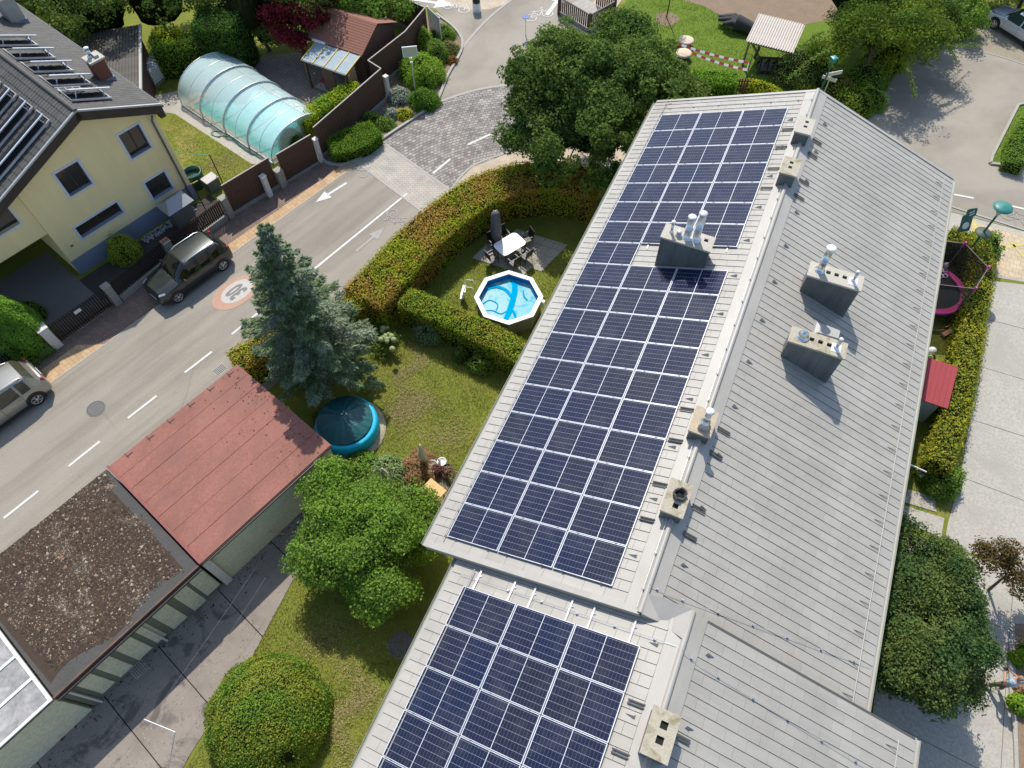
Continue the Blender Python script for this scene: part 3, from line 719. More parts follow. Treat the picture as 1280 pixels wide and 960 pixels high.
# plain helper: positions on the caps are offsets from the cap corner
def on(c, dx, dy, dz=0): return (c[0] + dx, c[1] + dy, c[2] + dz)
t, c = chimney('slope_chimney', 'wide grey chimney in a gap of the solar array, carrying two tall steel flues', A_, -2.36, -.62, 17.25, 17.95, 8.92, [(1.47, .45, .14)], capmat=CONCL)
flue(t, on(c, .28, .35), .05, .42, capr=1.5); flue(t, on(c, .55, .30), .085, .13, capr=1.1, mat=CLADL)
flue(t, on(c, .83, .33), .125, .88, capr=1.15, mat=ALU); flue(t, on(c, 1.13, .37), .125, 1.12, capr=1.15, mat=ALU)
t, c = chimney('slope_chimney', 'grey chimney on the right slope with one tall flue and a white cowl', A_, 2.50, 4.22, 17.52, 18.18, 8.93, [(.62, .38, .14), (.88, .38, .14), (1.14, .38, .14)], capmat=CONCL)
flue(t, on(c, .34, .36), .115, .98, capr=1.4); flue(t, on(c, 1.40, .33), .05, .38, capr=1.3)
MB().box(c[0] + 1.27, c[0] + 1.55, c[1] + .14, c[1] + .46, c[2], c[2] + .012).build('collar_plate', ALUW, t)
t, c = chimney('slope_chimney', 'grey chimney on the right slope with a short domed flue, three holes and lichen', A_, 2.50, 4.20, 14.66, 15.28, 8.95, [(.66, .34, .14), (.92, .34, .14), (1.18, .34, .14)])
MB().lathe([(.20, 0), (.19, .02), (.13, .05), (.13, .10), (.16, .12), (.10, .20), (.02, .28)], on(c, .38, .34), 20).build('dome_cowl', STEEL, t)
flue(t, on(c, 1.38, .30), .055, .40, capr=1.25)
MB().box(c[0] + 1.25, c[0] + 1.53, c[1] + .14, c[1] + .46, c[2], c[2] + .012).build('collar_plate', ALUW, t)
t, c = chimney('ridge_chimney', 'ridge chimney with a single capped steel flue on a square metal box', A_, .60, 1.24, 10.38, 11.26, 9.1, [], capmat=M('rusty_cap', (.44, .36, .25), (.38, .31, .22), 2, .9, bmp=.3, fine=8))
MB().lathe([(.20, 0), (.20, .16), (.14, .24)], on(c, .36, .30), 4, ph=.78, smooth=False).build('flue_box', CLADL, t)
flue(t, on(c, .36, .30, .23), .085, .50, capr=1.45, caph=.09)
t, c = chimney('ridge_chimney', 'ridge chimney with a charred broken clay pot beside a square hole', A_, .60, 1.22, 7.80, 8.82, 9.1, [(.34, .28, .15)])
bp = MB()
for k in range(13):
    a = k / 13 * 6.283; r = .155; hh = random.uniform(.07, .17)
    bp.cbox(on(c, .34 + r * math.cos(a), .60 + r * math.sin(a), hh / 2), (.045, .085, hh), a, 0, ry=random.uniform(-.2, .3))
bp.build('broken_pot', M('charred_clay', (.05, .048, .045), (.16, .15, .14), 18, 1, bmp=.6, fine=3), t)
MB().lathe([(.125, .004), (.12, .01)], on(c, .34, .60), 16).build('flue_opening', DARK, t)
t, c = chimney('ridge_chimney', 'chimney on the nearer roof at the bottom edge, two oblong holes in a lichen cap', HB[1], 1.87, 2.50, 2.18, 3.22, 9.4, [(.33, .40, .17), (.33, .72, .17)])
# roof hatch between the two slope chimneys
t = thing('roof_vent', 'small metal vent box on the slope between the two chimneys', 'roof vent', (3.72, 16.55, hz(A_, 3.72)))
Mv = slopeM(A_, 1, 16.25, .02, (3.35 - .98) / cx); Mv.translation -= t.location
mv = MB(); vs = [(0, 0, 0), (.78, 0, 0), (.78, .5, 0), (0, .5, 0), (.1, .04, .10), (.72, .08, .30), (.72, .42, .30), (.1, .46, .10)]
mv.add([Mv @ Vector(v) for v in vs], [(4, 5, 6, 7), (0, 1, 5, 4), (1, 2, 6, 5), (2, 3, 7, 6), (3, 0, 4, 7)]); mv.build('hood', CLADL, t)
mv = MB(); mv.box(-.06, .86, -.06, .56, 0, .012, 0, Mv); mv.build('flashing', ROOFTRIM, t)
# lightning rod wires, snow rail, snow hooks, steps
def snowrail(h, side, d, y0, y1, label, step=2):
    t = thing('snow_guard', label, 'snow guard', (h['xr'] + side * d, y0, hz(h, h['xr'] + d) + .0), 0, 'snow guard rails')
    MB().tube([(0, 0, .13), (0, y1 - y0, .13)], .016, 6).build('rail', CLADL, t)
    y = .15; ex = Vector((side * math.cos(SL), 0, -math.sin(SL)))
    pm = None
    while y < y1 - y0:
        mb = MB(); mb.bar((0, 0, .13), ex * .05 + Vector((0, 0, .0)), .012).bar((0, 0, .12), ex * -.30 + Vector((0, -.0, .02)), .012).bar(ex * -.30 + Vector((0, 0, .02)), ex * .06 + Vector((0, .012, .02)), .012)
        if pm is None: pm = mb.build('bracket', M('galvanised_bracket', (.20, .20, .19), rough=.5, metal=.4), t); o = pm
        else: o = pm.copy(); link(o, t)
        o.location = (0, y, 0); y += PITCHW * (3 if (int(y * 7) % 3) else 4)
snowrail(A_, 1, 5.87, 5.85, 27.2, 'pipe snow guard along the right eave of the long upper roof')
snowrail(HB[1], 1, 5.82, -4.5, 5.4, 'pipe snow guard on the right slope of the nearer roof')
snowrail(A_, -1, 5.84, 5.5, 27.3, 'thin snow guard pipe between the eave and the long solar array')
snowrail(HB[1], -1, 5.72, -4.5, 5.0, 'thin snow guard pipe along the left edge of the nearer roof')
hook0 = None; hi = 0
def hook(h, side, d, y, par):
    global hook0
    if hook0 is None:
        mb = MB(); mb.add([(0, -.055, 0), (0, .055, 0), (.24, .0, .005), (0, 0, .10)], [(0, 3, 1), (0, 2, 3), (1, 3, 2)])
        hook0 = mb.build('x', CLADL); o = hook0
    else: o = hook0.copy(); link(o)
    o.parent = par; o.name = 'roof_hook'
    o.matrix_parent_inverse = par.matrix_world.inverted(); o.matrix_basis = slopeM(h, side, y, .02, d)
bpy.context.view_layer.update()
for h, root, ys in ((A_, hA, np.arange(6.6, 27, 1.73)), (HB[1], hB, np.arange(-4, 5.2, 1.73))):
    for y in ys:
        for side in (-1, 1):
            if not (side < 0 and False): hook(h, side, .62 if side > 0 else .55, float(y) + (.3 if side > 0 else 0), root)
# step irons beside each ridge chimney
sm = None
for h, root, yy in ((A_, hA, (24.0, 21.6, 10.4, 7.8)), (HB[1], hB, (2.2,))):
    for y in yy:
        for side in (-1, 1):
            for dy in (-.12, 1.0 if side < 0 else .72):
                if sm is None: sm = MB().box(0, .42, -.05, -.02, .02, .05).box(0, .42, .03, .06, .02, .05).build('step_iron', DECK); o = sm
                else: o = sm.copy(); link(o)
                o.parent = root; o.matrix_parent_inverse = root.matrix_world.inverted()
                o.matrix_basis = slopeM(h, side, y + dy, .02, .40)
# lightning conductor wires (thin rods with clips)
def conductor(label, pts):
    t = thing('lightning_conductor', label, 'lightning conductor', pts[0], 0, 'lightning conductor rods')
    q = [Vector(p) - Vector(pts[0]) for p in pts]
    MB().tube(q, .006, 5).build('rod', ALU, t)
    tot = 0
    for a, b in zip(q[:-1], q[1:]):
        n = max(1, int((b - a).length / 1.0))
        for i in range(n):
            c_ = a.lerp(b, (i + .5) / n); MB().cbox(c_ - Vector((0, 0, .03)), (.05, .05, .07)).build('clip', STEEL, t)
def rp(h, x, y, o=.07): return (x, y, hz(h, x) + o)
conductor('thin rod with clips down the right slope at the near end of the long roof', [rp(A_, .98, 5.95, .12), rp(A_, 1.4, 5.95), rp(A_, 7.2, 7.0)])
conductor('thin rod with clips crossing the nearer roof from ridge to eave', [rp(HB[1], 2.15, 4.7, .12), rp(HB[1], 2.7, 4.6), rp(HB[1], 8.4, 4.35)])
conductor('rod along the ridge of the long roof', [(.86, 5.3, 8.74), (.86, 27.4, 8.74)])
conductor('rod across the far end of the long roof just above the array', [rp(A_, -5.1, 26.95), rp(A_, .9, 26.95)])
conductor('rod crossing the nearer roof beside the rail stubs', [rp(HB[1], -3.9, 4.75), rp(HB[1], 2.0, 4.75)])
# small upstand where the two roofs meet at the ridge
t = thing('roof_junction_flashing', 'bent sheet metal flashing where the two ridges are offset', 'flashing', (1.5, 5.25, 8.5))
mb = MB(); V = [(1.06, 5.22, 8.72), (2.05, 5.22, 8.36), (2.10, 5.74, 8.36), (1.06, 5.74, 8.72)]
V = [(1.02, 5.18, 8.745), (1.55, 5.2, 8.60), (2.12, 4.95, 8.95), (2.12, 5.72, 8.98), (1.0, 5.72, 8.76)]
V = [Vector(v) - t.location for v in V]
mb.add([*V, *[v - Vector((0, 0, .25)) for v in V]], [(0, 1, 2, 3, 4), (0, 5, 6, 1), (1, 6, 7, 2), (2, 7, 8, 3), (3, 8, 9, 4), (4, 9, 5, 0)]); mb.build('sheet', ROOFTRIM, t)

# ================================================================ garages in a row along the street
def sbox(mb, a0, a1, b0_, b1_, z0, z1, m=0):     # box in the street frame relative to origin
    mb.box(a0, a1, -b1_, -b0_, z0, z1, m); return mb
def sthing(name, label, cat, a, b, z=0, group=None): return thing(name, label, cat, S(a, b, z), SROT, group)
# local x = along the street, local y = away from our side (-b)
GA0, GA1, GB0, GB1, GZ = -1.45, 4.62, -19.02, -13.25, 2.60
t = sthing('garage', 'garage with a brick red felt roof beside the blue spruce', 'garage', 0, 0)
MB().box(GA0 + .02, GA1 - .06, -GB1 + .12, -GB0 - .10, 0, GZ - .12).build('wall', MOSSWALL, t)
MB().box(GA0 + .02, GA1, -GB1, -GB0, GZ - .12, GZ - .035).build('roof_edge', WOODB, t)
edges = [-GB1 + .03, -GB1 + .93, -GB1 + 1.78, -GB1 + 2.63, -GB1 + 3.48, -GB1 + 4.33, -GB1 + 5.05, -GB0 - .02]
for k in range(len(edges) - 1):
    mb = MB(); mb.box(GA0 + .10, GA1, edges[k] + .008, edges[k+1] - .002, GZ - .035, GZ + (.006 * (k % 2)))
    if k < 6: mb.box(GA0 + .10, GA1, edges[k+1] - .03, edges[k+1] + .02, GZ - .03, GZ + .016)
    mb.build('roof_sheet', RED, t, bevel=.004)
MB().box(GA0, GA0 + .10, -GB1, -GB0, GZ - .04, GZ + .07).build('roof_kerb', M('red_flashing', (.24, .075, .065), (.20, .065, .055), 2, .7), t, bevel=.02)
for k in range(6):
    MB().box(GA0 + .75 + k * .95, GA0 + 1.0 + k * .95, -GB0 - .22, -GB0 - .18, GZ + .002, GZ + .014).build('patch_lap', BITUMEN, t)
    MB().box(GA0 + .75 + k * .95, GA0 + .78 + k * .95, -GB0 - .30, -GB0 - .02, GZ + .002, GZ + .014).build('patch_lap', BITUMEN, t)
MB().box(-1.42, -1.12, -GB1 + .02, -GB1 + .118, 0, GZ - .12).build('pilaster', PILLARW, t)
MB().box(GA0 + .3, GA1 - .6, -GB1 - .06, -GB1 - .0, GZ - .14, GZ - .07).build('gutter', M('dark_gutter', (.05, .045, .04), rough=.5), t)
# garage with the overgrown gravel roof
HA0, HA1 = -7.03, -1.50
t = sthing('garage', 'garage with a brown gravel and moss covered roof next to the red one', 'garage', 0, 0)
MB().box(HA0 + .03, HA1 - .02, -GB1 + .15, -GB0 - .12, 0, GZ - .2).build('wall', STAINWALL, t)
MB().box(HA0, HA1, -GB1 + .04, -GB0, GZ - .2, GZ - .08).build('roof_felt', BITUMEN, t)
MB().box(HA0, HA1, -GB1, -GB1 + .06, GZ - .24, GZ + .02).build('eave_trim', M('rusty_trim', (.16, .075, .05), (.07, .05, .04), 3, .7), t)
MB().box(HA0, HA1, -GB1 - .10, -GB1 - .003, GZ - .20, GZ - .10).build('gutter', M('dark_gutter', (.05, .045, .04), rough=.5), t)
streak = M('pale_wall_streak', (.66, .63, .48), (.38, .37, .27), 1.2, .95, bmp=.2, fine=8)
a = HA0 + .5; k = 0
while a < HA1 - .3:
    wd = random.uniform(.35, .6)
    MB().box(a, a + wd, -GB1 + .12, -GB1 + .148, .02 + random.uniform(0, .3), GZ - .26 - random.uniform(0, .1)).build('wall_panel', streak, t, bevel=.012)
    a += wd + random.uniform(.10, .3); k += 1
for a in (HA0 + .25, -4.1): MB().box(a, a + .06, -GB1 + .02, -GB1 + .10, .0, GZ - .3).build('downpipe', PILLARW, t)
# gravel, moss and stones: far too many to count
gmat, tt, bb = nodes('gravel_and_moss'); g_ = tt.nodes.new('ShaderNodeNewGeometry')
n_ = noise(tt, g_.outputs['Position'], .9, 5, .7)
c_a = ramp(tt, g_.outputs['Random Per Island'], [(0, (.026, .017, .012)), (.66, (.058, .038, .025)), (.90, (.13, .088, .055)), (.965, (.42, .36, .28)), (1, (.19, .10, .055))])
c_b = ramp(tt, g_.outputs['Random Per Island'], [(0, (.07, .05, .035)), (.60, (.13, .10, .07)), (.90, (.38, .34, .27)), (1, (.24, .13, .07))])
tt.links.new(mixc(tt, ramp(tt, n_, [(.52, (0, 0, 0)), (.66, (1, 1, 1))]), c_a, c_b), bb.inputs['Base Color']); bb.inputs['Roughness'].default_value = .95
N = 36000
L_, W_ = HA1 - HA0, -GB0 + GB1
u = rng.uniform(.05, L_ - .05, N); v = rng.uniform(.15, W_ - .03, N)
edge = .48 + .22 * np.sin(u * 1.9) + rng.normal(0, .10, N)
edge2 = .50 + .15 * np.sin(v * 1.7) + rng.normal(0, .07, N)
keep = (v > edge * np.where(u < 3.4, 1.2, .9)) & (u < L_ - edge2 * np.where(v > 4.9, .25, .9)) & (u > .5 - v * .07)
u, v = u[keep], v[keep]; N = len(u)
sz = rng.uniform(.025, .062, N) * np.where(rng.random(N) > .93, 1.8, 1)
base = np.array([[1, 0, 0], [-.4, .9, 0], [-.5, -.85, 0], [.1, 0, .75]])
rot = rng.uniform(0, 6.28, N); cs, sn = np.cos(rot), np.sin(rot)
Vv = np.zeros((N, 4, 3))
for i in range(4):
    jx = base[i, 0] * rng.uniform(.7, 1.2, N); jy = base[i, 1] * rng.uniform(.7, 1.2, N)
    Vv[:, i, 0] = HA0 + u + (jx * cs - jy * sn) * sz; Vv[:, i, 1] = -GB1 + v + (jx * sn + jy * cs) * sz; Vv[:, i, 2] = GZ - .085 + base[i, 2] * sz * rng.uniform(.6, 1.2, N)
def np_mesh(name, V, F, mat, parent=None, **kw):
    me = bpy.data.meshes.new(name); nv = len(V); me.vertices.add(nv); me.vertices.foreach_set('co', V.astype(np.float32).ravel())
    k = F.shape[1]; me.loops.add(F.size); me.loops.foreach_set('vertex_index', F.astype(np.int32).ravel())
    me.polygons.add(len(F)); me.polygons.foreach_set('loop_start', np.arange(0, F.size, k, dtype=np.int32))
    me.materials.append(mat); me.update(calc_edges=True); me.validate()
    o = bpy.data.objects.new(name, me); link(o, parent); tag(o, **kw); return o
F = np.array([[0, 1, 3], [1, 2, 3], [2, 0, 3]])
np_mesh('gravel', Vv.reshape(-1, 3), (np.arange(N)[:, None, None] * 4 + F[None]).reshape(-1, 3), gmat, t, kind='stuff')
sub = MB()
NU = 40
fine = []
for k in range(1):
    pts = []
    for i in range(NU + 1):
        uu = .15 + (L_ - .55) * i / NU; pts.append((HA0 + uu, -GB1 + .48 + .22 * math.sin(uu * 1.9)))
    pts += [(HA1 - .35, -GB0 - .06), (HA0 + .05, -GB0 - .02)]
    sub.prism(pts, GZ - .10, GZ - .07)
sub.build('substrate', M('dark_substrate', (.060, .040, .026), (.035, .024, .016), 6, 1, bmp=.8, fine=6), t)
# third garage: glass / membrane roof with white frame bars
t = sthing('garage', 'garage with grey roof panes between white bars at the left edge', 'garage', 0, 0)
KA0, KA1 = -14.5, -7.08
MB().box(KA0, KA1 - .03, -GB1 + .10, -GB0 - .12, 0, GZ - .15).build('wall', MOSSWALL, t)
MB().box(KA0, KA1, -GB1 + .02, -GB0, GZ - .15, GZ - .04).build('roof_edge', BROWN, t)
PANE = M('weathered_roof_pane', (.30, .29, .27), (.18, .17, .16), 1.4, .35, bmp=.1, fine=5, stain=(.42, .40, .38), stain_s=1.2)
ys = [-GB1 + .05 + 1.03 * k for k in range(6)]
for i in range(5):
    x = KA1 - .12
    MB().box(KA0, KA1 - .1, ys[i] + .05, ys[i+1] - .05, GZ - .04, GZ - .01).build('pane', PANE, t)
for y in ys: MB().box(KA0, KA1 - .10, y - .045, y + .045, GZ - .03, GZ + .03).build('frame_bar', WHITE, t)
MB().box(KA1 - .10, KA1, -GB1 + .0, -GB0, GZ - .04, GZ + .035).build('frame_bar', WHITE, t)
MB().box(KA1 - 3.6, KA1 - 3.5, -GB1 + .1, -GB0, GZ - .02, GZ + .033).build('frame_bar', WHITE, t)
# folded wire rack, clothes line in the yard
t = thing('wire_rack', 'small folded wire rack on the shaded yard near the garage wall', 'wire rack', G(178, 838, .02), SROT)
mb = MB()
for i in range(7): mb.tube([(-.25 + i * .08, -.22, .25), (-.25 + i * .08, .22, .28)], .006, 4)
for x, y in ((-.25, -.22), (.23, -.22), (-.25, .22), (.23, .22)): mb.tube([(x, y, 0), (x, y, .27)], .008, 4)
mb.tube([(-.25, -.22, .25), (.23, -.22, .25), (.23, .22, .28), (-.25, .22, .28), (-.25, -.22, .25)], .008, 4)
mb.build('rack', ALU, t)
t = thing('clothes_line_post', 'thin clothes line post leaning over the sunlit yard slabs', 'clothes line', G(210, 962, 0))
p1 = G(219, 915, 1.7) - t.location; p0 = G(180, 899, 1.7) - t.location
MB().tube([(0, 0, 0), p1], .018, 6).build('pole', ALU, t); MB().tube([p1, p0], .015, 6).build('arm', ALUW, t)
def wire(a, b, label, r=.004, sag=.1, mat=M('grey_wire', (.22, .22, .22), rough=.6)):
    t = thing('clothes_line', label, 'clothes line', a)
    a, b = Vector(a), Vector(b); pts = [a.lerp(b, s) - a - Vector((0, 0, sag * 4 * s * (1 - s))) for s in np.linspace(0, 1, 9)]
    MB().tube(pts, r, 4).build('wire', mat, t)
for i, lab in enumerate(('nearer the garages', 'farther from the garages')):
    wire(G(182 + 22 * i, 905 + 6 * i, 1.7), G(318 + 14 * i, 712 + 10 * i, 1.7), 'thin clothes line over the yard, the one %s' % lab)
t = thing('bamboo_cane', 'pale cane leaning on the garage wall at the yard end', 'cane', G(356, 668, .03))
MB().tube([(0, 0, 0), G(336, 664, .9) - t.location], .02, 6).build('cane', WOOD, t)

# ================================================================ yellow house on the left
HO = Vector((-29.0, 12.2, 0)); HN = SNv
hL = thing('yellow_house', 'yellow gabled house with lilac window surrounds and racks of panels on its dark roof', 'house', HO, SROT)
# local: x along the street facade, y into the plot
bpy.context.view_layer.update()
XR, ZR = 3.86, 7.42; KR, KL = .475, .378; X1 = 7.0; DEP = 15.0; XL = -8.0
zroof = lambda x: ZR - (x - XR) * KR if x > XR else ZR - (XR - x) * KL
def wall_holes(mb, x0, x1, topf, holes, y0, y1):
    """wall in the xz plane with rectangular holes; topf gives the top height"""
    xs = sorted({x0, x1, XR} | {v for h in holes for v in (h[0], h[1])})
    xs = [x for x in xs if x0 <= x <= x1]
    for a, b in zip(xs[:-1], xs[1:]):
        hs = sorted([h for h in holes if h[0] <= a + 1e-6 and h[1] >= b - 1e-6], key=lambda h: h[2])
        z = 0
        for h in hs + [None]:
            if h is None:
                vs = [(a, y0, z), (b, y0, z), (b, y0, topf(b)), (a, y0, topf(a)), (a, y1, z), (b, y1, z), (b, y1, topf(b)), (a, y1, topf(a))]
                mb.add(vs, [(0, 1, 2, 3), (5, 4, 7, 6), (0, 4, 5, 1), (3, 2, 6, 7), (0, 3, 7, 4), (1, 5, 6, 2)])
            else:
                if h[2] > z + .01: mb.box(a, b, y0, y1, z, h[2])
                z = h[3]
holes = [(5.02, 6.10, 3.90, 5.22), (1.75, 2.88, 3.88, 5.17), (4.95, 6.08, 1.34, 2.42), (1.08, 3.34, 1.72, 2.37)]
TOP = lambda x: zroof(x) - .26
mb = MB(); wall_holes(mb, 0, X1, TOP, holes, 0, .30); mb.build('wall', YWALL2, hL)
MB().box(X1 - .30, X1, .30, DEP, 0, zroof(X1) - .2).box(.0, .30, .30, DEP, 0, TOP(0)).build('wall', YWALL2, hL)
MB().box(.3, X1 - .3, DEP - .3, DEP, 0, 5.5).build('wall', YWALL2, hL)
MB().box(-.01, X1 + .01, -.025, -.002, 0, .95).build('plinth', PLINTH, hL)
for hx0, hx1, hz0, hz1 in holes:
    m = MB(); e = .11
    for q in ((hx0 - e, hx1 + e, hz1, hz1 + e), (hx0 - e, hx1 + e, hz0 - e, hz0), (hx0 - e, hx0, hz0, hz1), (hx1, hx1 + e, hz0, hz1)): m.box(q[0], q[1], -.02, .0 - .001, q[2], q[3])
    sfr = m.build('window', REVEAL, hL)
    m = MB()
    for q in ((hx0, hx1, hz1 - .012, hz1, 0, .20), (hx0, hx1, hz0, hz0 + .03, -.05, .20), (hx0, hx0 + .012, hz0 + .03, hz1 - .012, 0, .20), (hx1 - .012, hx1, hz0 + .03, hz1 - .012, 0, .20)): m.box(q[0], q[1], q[4], q[5], q[2], q[3])
    m.build('sill', M('sill_grey', (.26, .27, .31), (.22, .23, .27), 3, .7), sfr)
    m = MB(); f = .05; zz0, zz1 = hz0 + .03, hz1 - .012
    for q in ((hx0 + .012, hx1 - .012, zz1 - f, zz1), (hx0 + .012, hx1 - .012, zz0, zz0 + f), (hx0 + .012, hx0 + .012 + f, zz0 + f, zz1 - f), (hx1 - .012 - f, hx1 - .012, zz0 + f, zz1 - f), ((hx0 + hx1) / 2 - .03, (hx0 + hx1) / 2 + .03, zz0 + f, zz1 - f)): m.box(q[0], q[1], .145, .19, q[2], q[3])
    m.build('frame', BROWN, sfr)
    MB().box(hx0 + .06, hx1 - .06, .165, .178, zz0 + f, zz1 - f).build('pane', glassmat('house_glass', (.035, .028, .024), .12), sfr)
# carport bay on the left
LZ = 2.80
mb = MB(); wall_holes(mb, XL, -.01, lambda x: TOP(x), [(-1.75, -.62, 4.0, 4.95)], .10, .38)
mb = MB(); hh = (-1.75, -.62, 3.95, 4.88)
mb.box(XL, -.005, .10, .38, LZ, hh[2]).box(XL, hh[0], .10, .38, hh[2], hh[3])
mb.box(hh[1], -.005, .10, .38, hh[2], hh[3])
for a, b in ((XL, -3.0), (-3.0, -.005)):
    mb.add([(a, .10, hh[3]), (b, .10, hh[3]), (b, .10, max(hh[3] + .01, TOP(b))), (a, .10, max(hh[3] + .005, TOP(a))), (a, .38, hh[3]), (b, .38, hh[3]), (b, .38, max(hh[3] + .01, TOP(b))), (a, .38, max(hh[3] + .005, TOP(a)))], [(0, 1, 2, 3), (5, 4, 7, 6), (3, 2, 6, 7)])
mb.build('wall', YWALL2, hL)
m = MB(); e = .1
for q in ((hh[0] - e, hh[1] + e, hh[3], hh[3] + e), (hh[0] - e, hh[1] + e, hh[2] - e, hh[2]), (hh[1], hh[1] + e, hh[2], hh[3]), (hh[0] - e, hh[0], hh[2], hh[3])): m.box(q[0], q[1], .078, .098, q[2], q[3])
sfr = m.build('window', REVEAL, hL); MB().box(hh[0], hh[1], .30, .32, hh[2], hh[3]).build('pane', GLASSD, sfr)
MB().box(XL, -.01, .40, 7, LZ - .12, LZ).build('carport_ceiling', WOODG, hL)
MB().box(XL, .0, 6.8, 7.0, 0, LZ - .12).build('carport_back_wall', M('carport_wall', (.10, .09, .08), rough=.9), hL)
MB().box(-5.3, -5.0, .05, .38, 0, LZ - .001).build('pillar', YWALL2, hL)
MB().box(-.9, -.1, 6.72, 6.79, 0, 2.0).build('door', BROWN, hL)
MB().box(.42, .56, -.035, -.005, 1.62, 1.72).build('house_number_plate', GREYP, hL)
# roof slabs, tiles, fascia
OV = .45
def rM(side, y=0, off=0, d=0):
    k = KR if side > 0 else KL; c = 1 / math.sqrt(1 + k * k)
    ex = Vector((side * c, 0, -k * c)); ez = Vector((side * k * c, 0, c)); ey = ez.cross(ex)
    return frameM(Vector((XR, y, ZR)) + ex * d + ez * off, ex, ey, ez)
LR = (X1 + .28 - XR) * math.sqrt(1 + KR**2); LLf = (XR - XL) * math.sqrt(1 + KL**2)
TILE = M('dark_roof_tile', (.085, .08, .072), (.055, .052, .048), 1.2, .7, bmp=.2, fine=8, island=.2)
TILED = M('dark_roof_underside', (.04, .035, .03), rough=.9)
for side, Lx in ((1, LR), (-1, LLf)):
    MB().box(0, Lx, *((-OV, DEP) if side > 0 else (-DEP, OV)), -.2, -.02, 0, rM(side)).build('roof_deck', TILED, hL)
    # wavy tile courses
    V, Fq = [], []; wv = .20; ncol = int((DEP + OV) / wv); per = 4; crs = .36; nr = int(Lx / crs) + 1
    Mx_ = rM(side)
    for r in range(nr):
        x0, x1 = r * crs, min((r + 1) * crs + .03, Lx + .05)
        if x0 >= Lx: break
        for cc in range(ncol):
            st = len(V)
            for j in range(per + 1):
                yy = -OV + cc * wv + wv * j / per; hgt = .022 + .020 * math.sin(2 * math.pi * j / per + .8)
                yl = yy if side > 0 else -yy
                V.append(Mx_ @ Vector((x0, yl, hgt - .008))); V.append(Mx_ @ Vector((x1, yl, hgt + .018)))
            for j in range(per):
                q = (st + 2*j, st + 2*j + 1, st + 2*j + 3, st + 2*j + 2); Fq.append(q if side > 0 else q[::-1])
    V = np.array([tuple(v) for v in V]); np_mesh('roof_tiles', V, np.array(Fq), TILE, hL, kind='stuff')
# fascia boards along the verge and eaves
for side, Lx in ((1, LR), (-1, LLf)):
    ys = (-OV - .03, -OV - .002) if side > 0 else (OV + .002, OV + .03)
    MB().box(0, Lx + .02, *ys, -.42, -.02, 0, rM(side)).build('fascia_board', BROWN, hL)
    ys = (-OV - .06, -OV + .03) if side > 0 else (OV - .03, OV + .06)
    MB().box(0, Lx + .02, *ys, -.015, .06, 0, rM(side)).build('verge_trim', M('pale_verge_metal', (.45, .45, .46), rough=.4, metal=.3), hL)
    MB().box(.2, Lx, *((-OV + .01, -.01) if side > 0 else (.01, OV - .01)), -.26, -.22, 0, rM(side)).build('soffit', BROWN, hL)
ex = XR + LR / math.sqrt(1 + KR**2); ezz = zroof(ex)
MB().box(ex + .005, ex + .13, -OV, DEP, ezz - .17, ezz - .06).build('gutter', CLAD, hL)
MB().box(ex - .25, ex + .02, -OV - .02, -OV + .3, ezz - .62, ezz - .18).build('eave_box', BROWN, hL)
MB().tube([(6.72, -.35, ezz - .35), (6.70, -.09, ezz - .75), (6.70, -.07, .4), (6.75, -.10, .0)], .05, 8).build('downpipe', CLAD, hL)
MB().tube([(XR, -OV - .05, ZR + .04), (XR, DEP, ZR + .04)], .10, 8).build('ridge_tiles', TILE, hL)
# brick chimney and pale chimney
def hchim(px, py, dz, sx, sy, name, label, wm, cm):
    n = (HO.copy(), None)
    nrm = (SU * KR + Vector((0, 0, 1))).normalized(); p0 = HO + SU * XR + Vector((0, 0, ZR))
    b = onplane(px, py, p0, nrm)
    t = thing(name, label, 'chimney', b, SROT)
    MB().box(-sx/2, sx/2, -sy/2, sy/2, -.4, dz).build('stack', wm, t)
    MB().box(-sx/2 - .07, sx/2 + .07, -sy/2 - .07, sy/2 + .07, dz, dz + .09).build('cap', CONCL, t)
    MB().box(-sx/2 - .05, sx/2 + .05, -sy/2 - .05, sy/2 + .05, -.3, .10).build('flashing', PLINTH, t)
    flue(t, (-.05, .1, dz + .09), .10, .38, capr=1.2)
    MB().box(.02, .2, -.2, .05, dz + .09, dz + .2).build('clay_vent', CLADL, t)
hchim(131, 98, 1.0, .62, .62, 'brick_chimney', 'red brick chimney with a pale cap on the yellow house', BRICKRED, CONCL)
hchim(20, 25, 1.2, .7, .9, 'rendered_chimney', 'pale rendered chimney at the top left corner on the dark tiled roof', M('grey_render', (.40, .38, .33), (.34, .32, .28), 3, .9), CONCL)
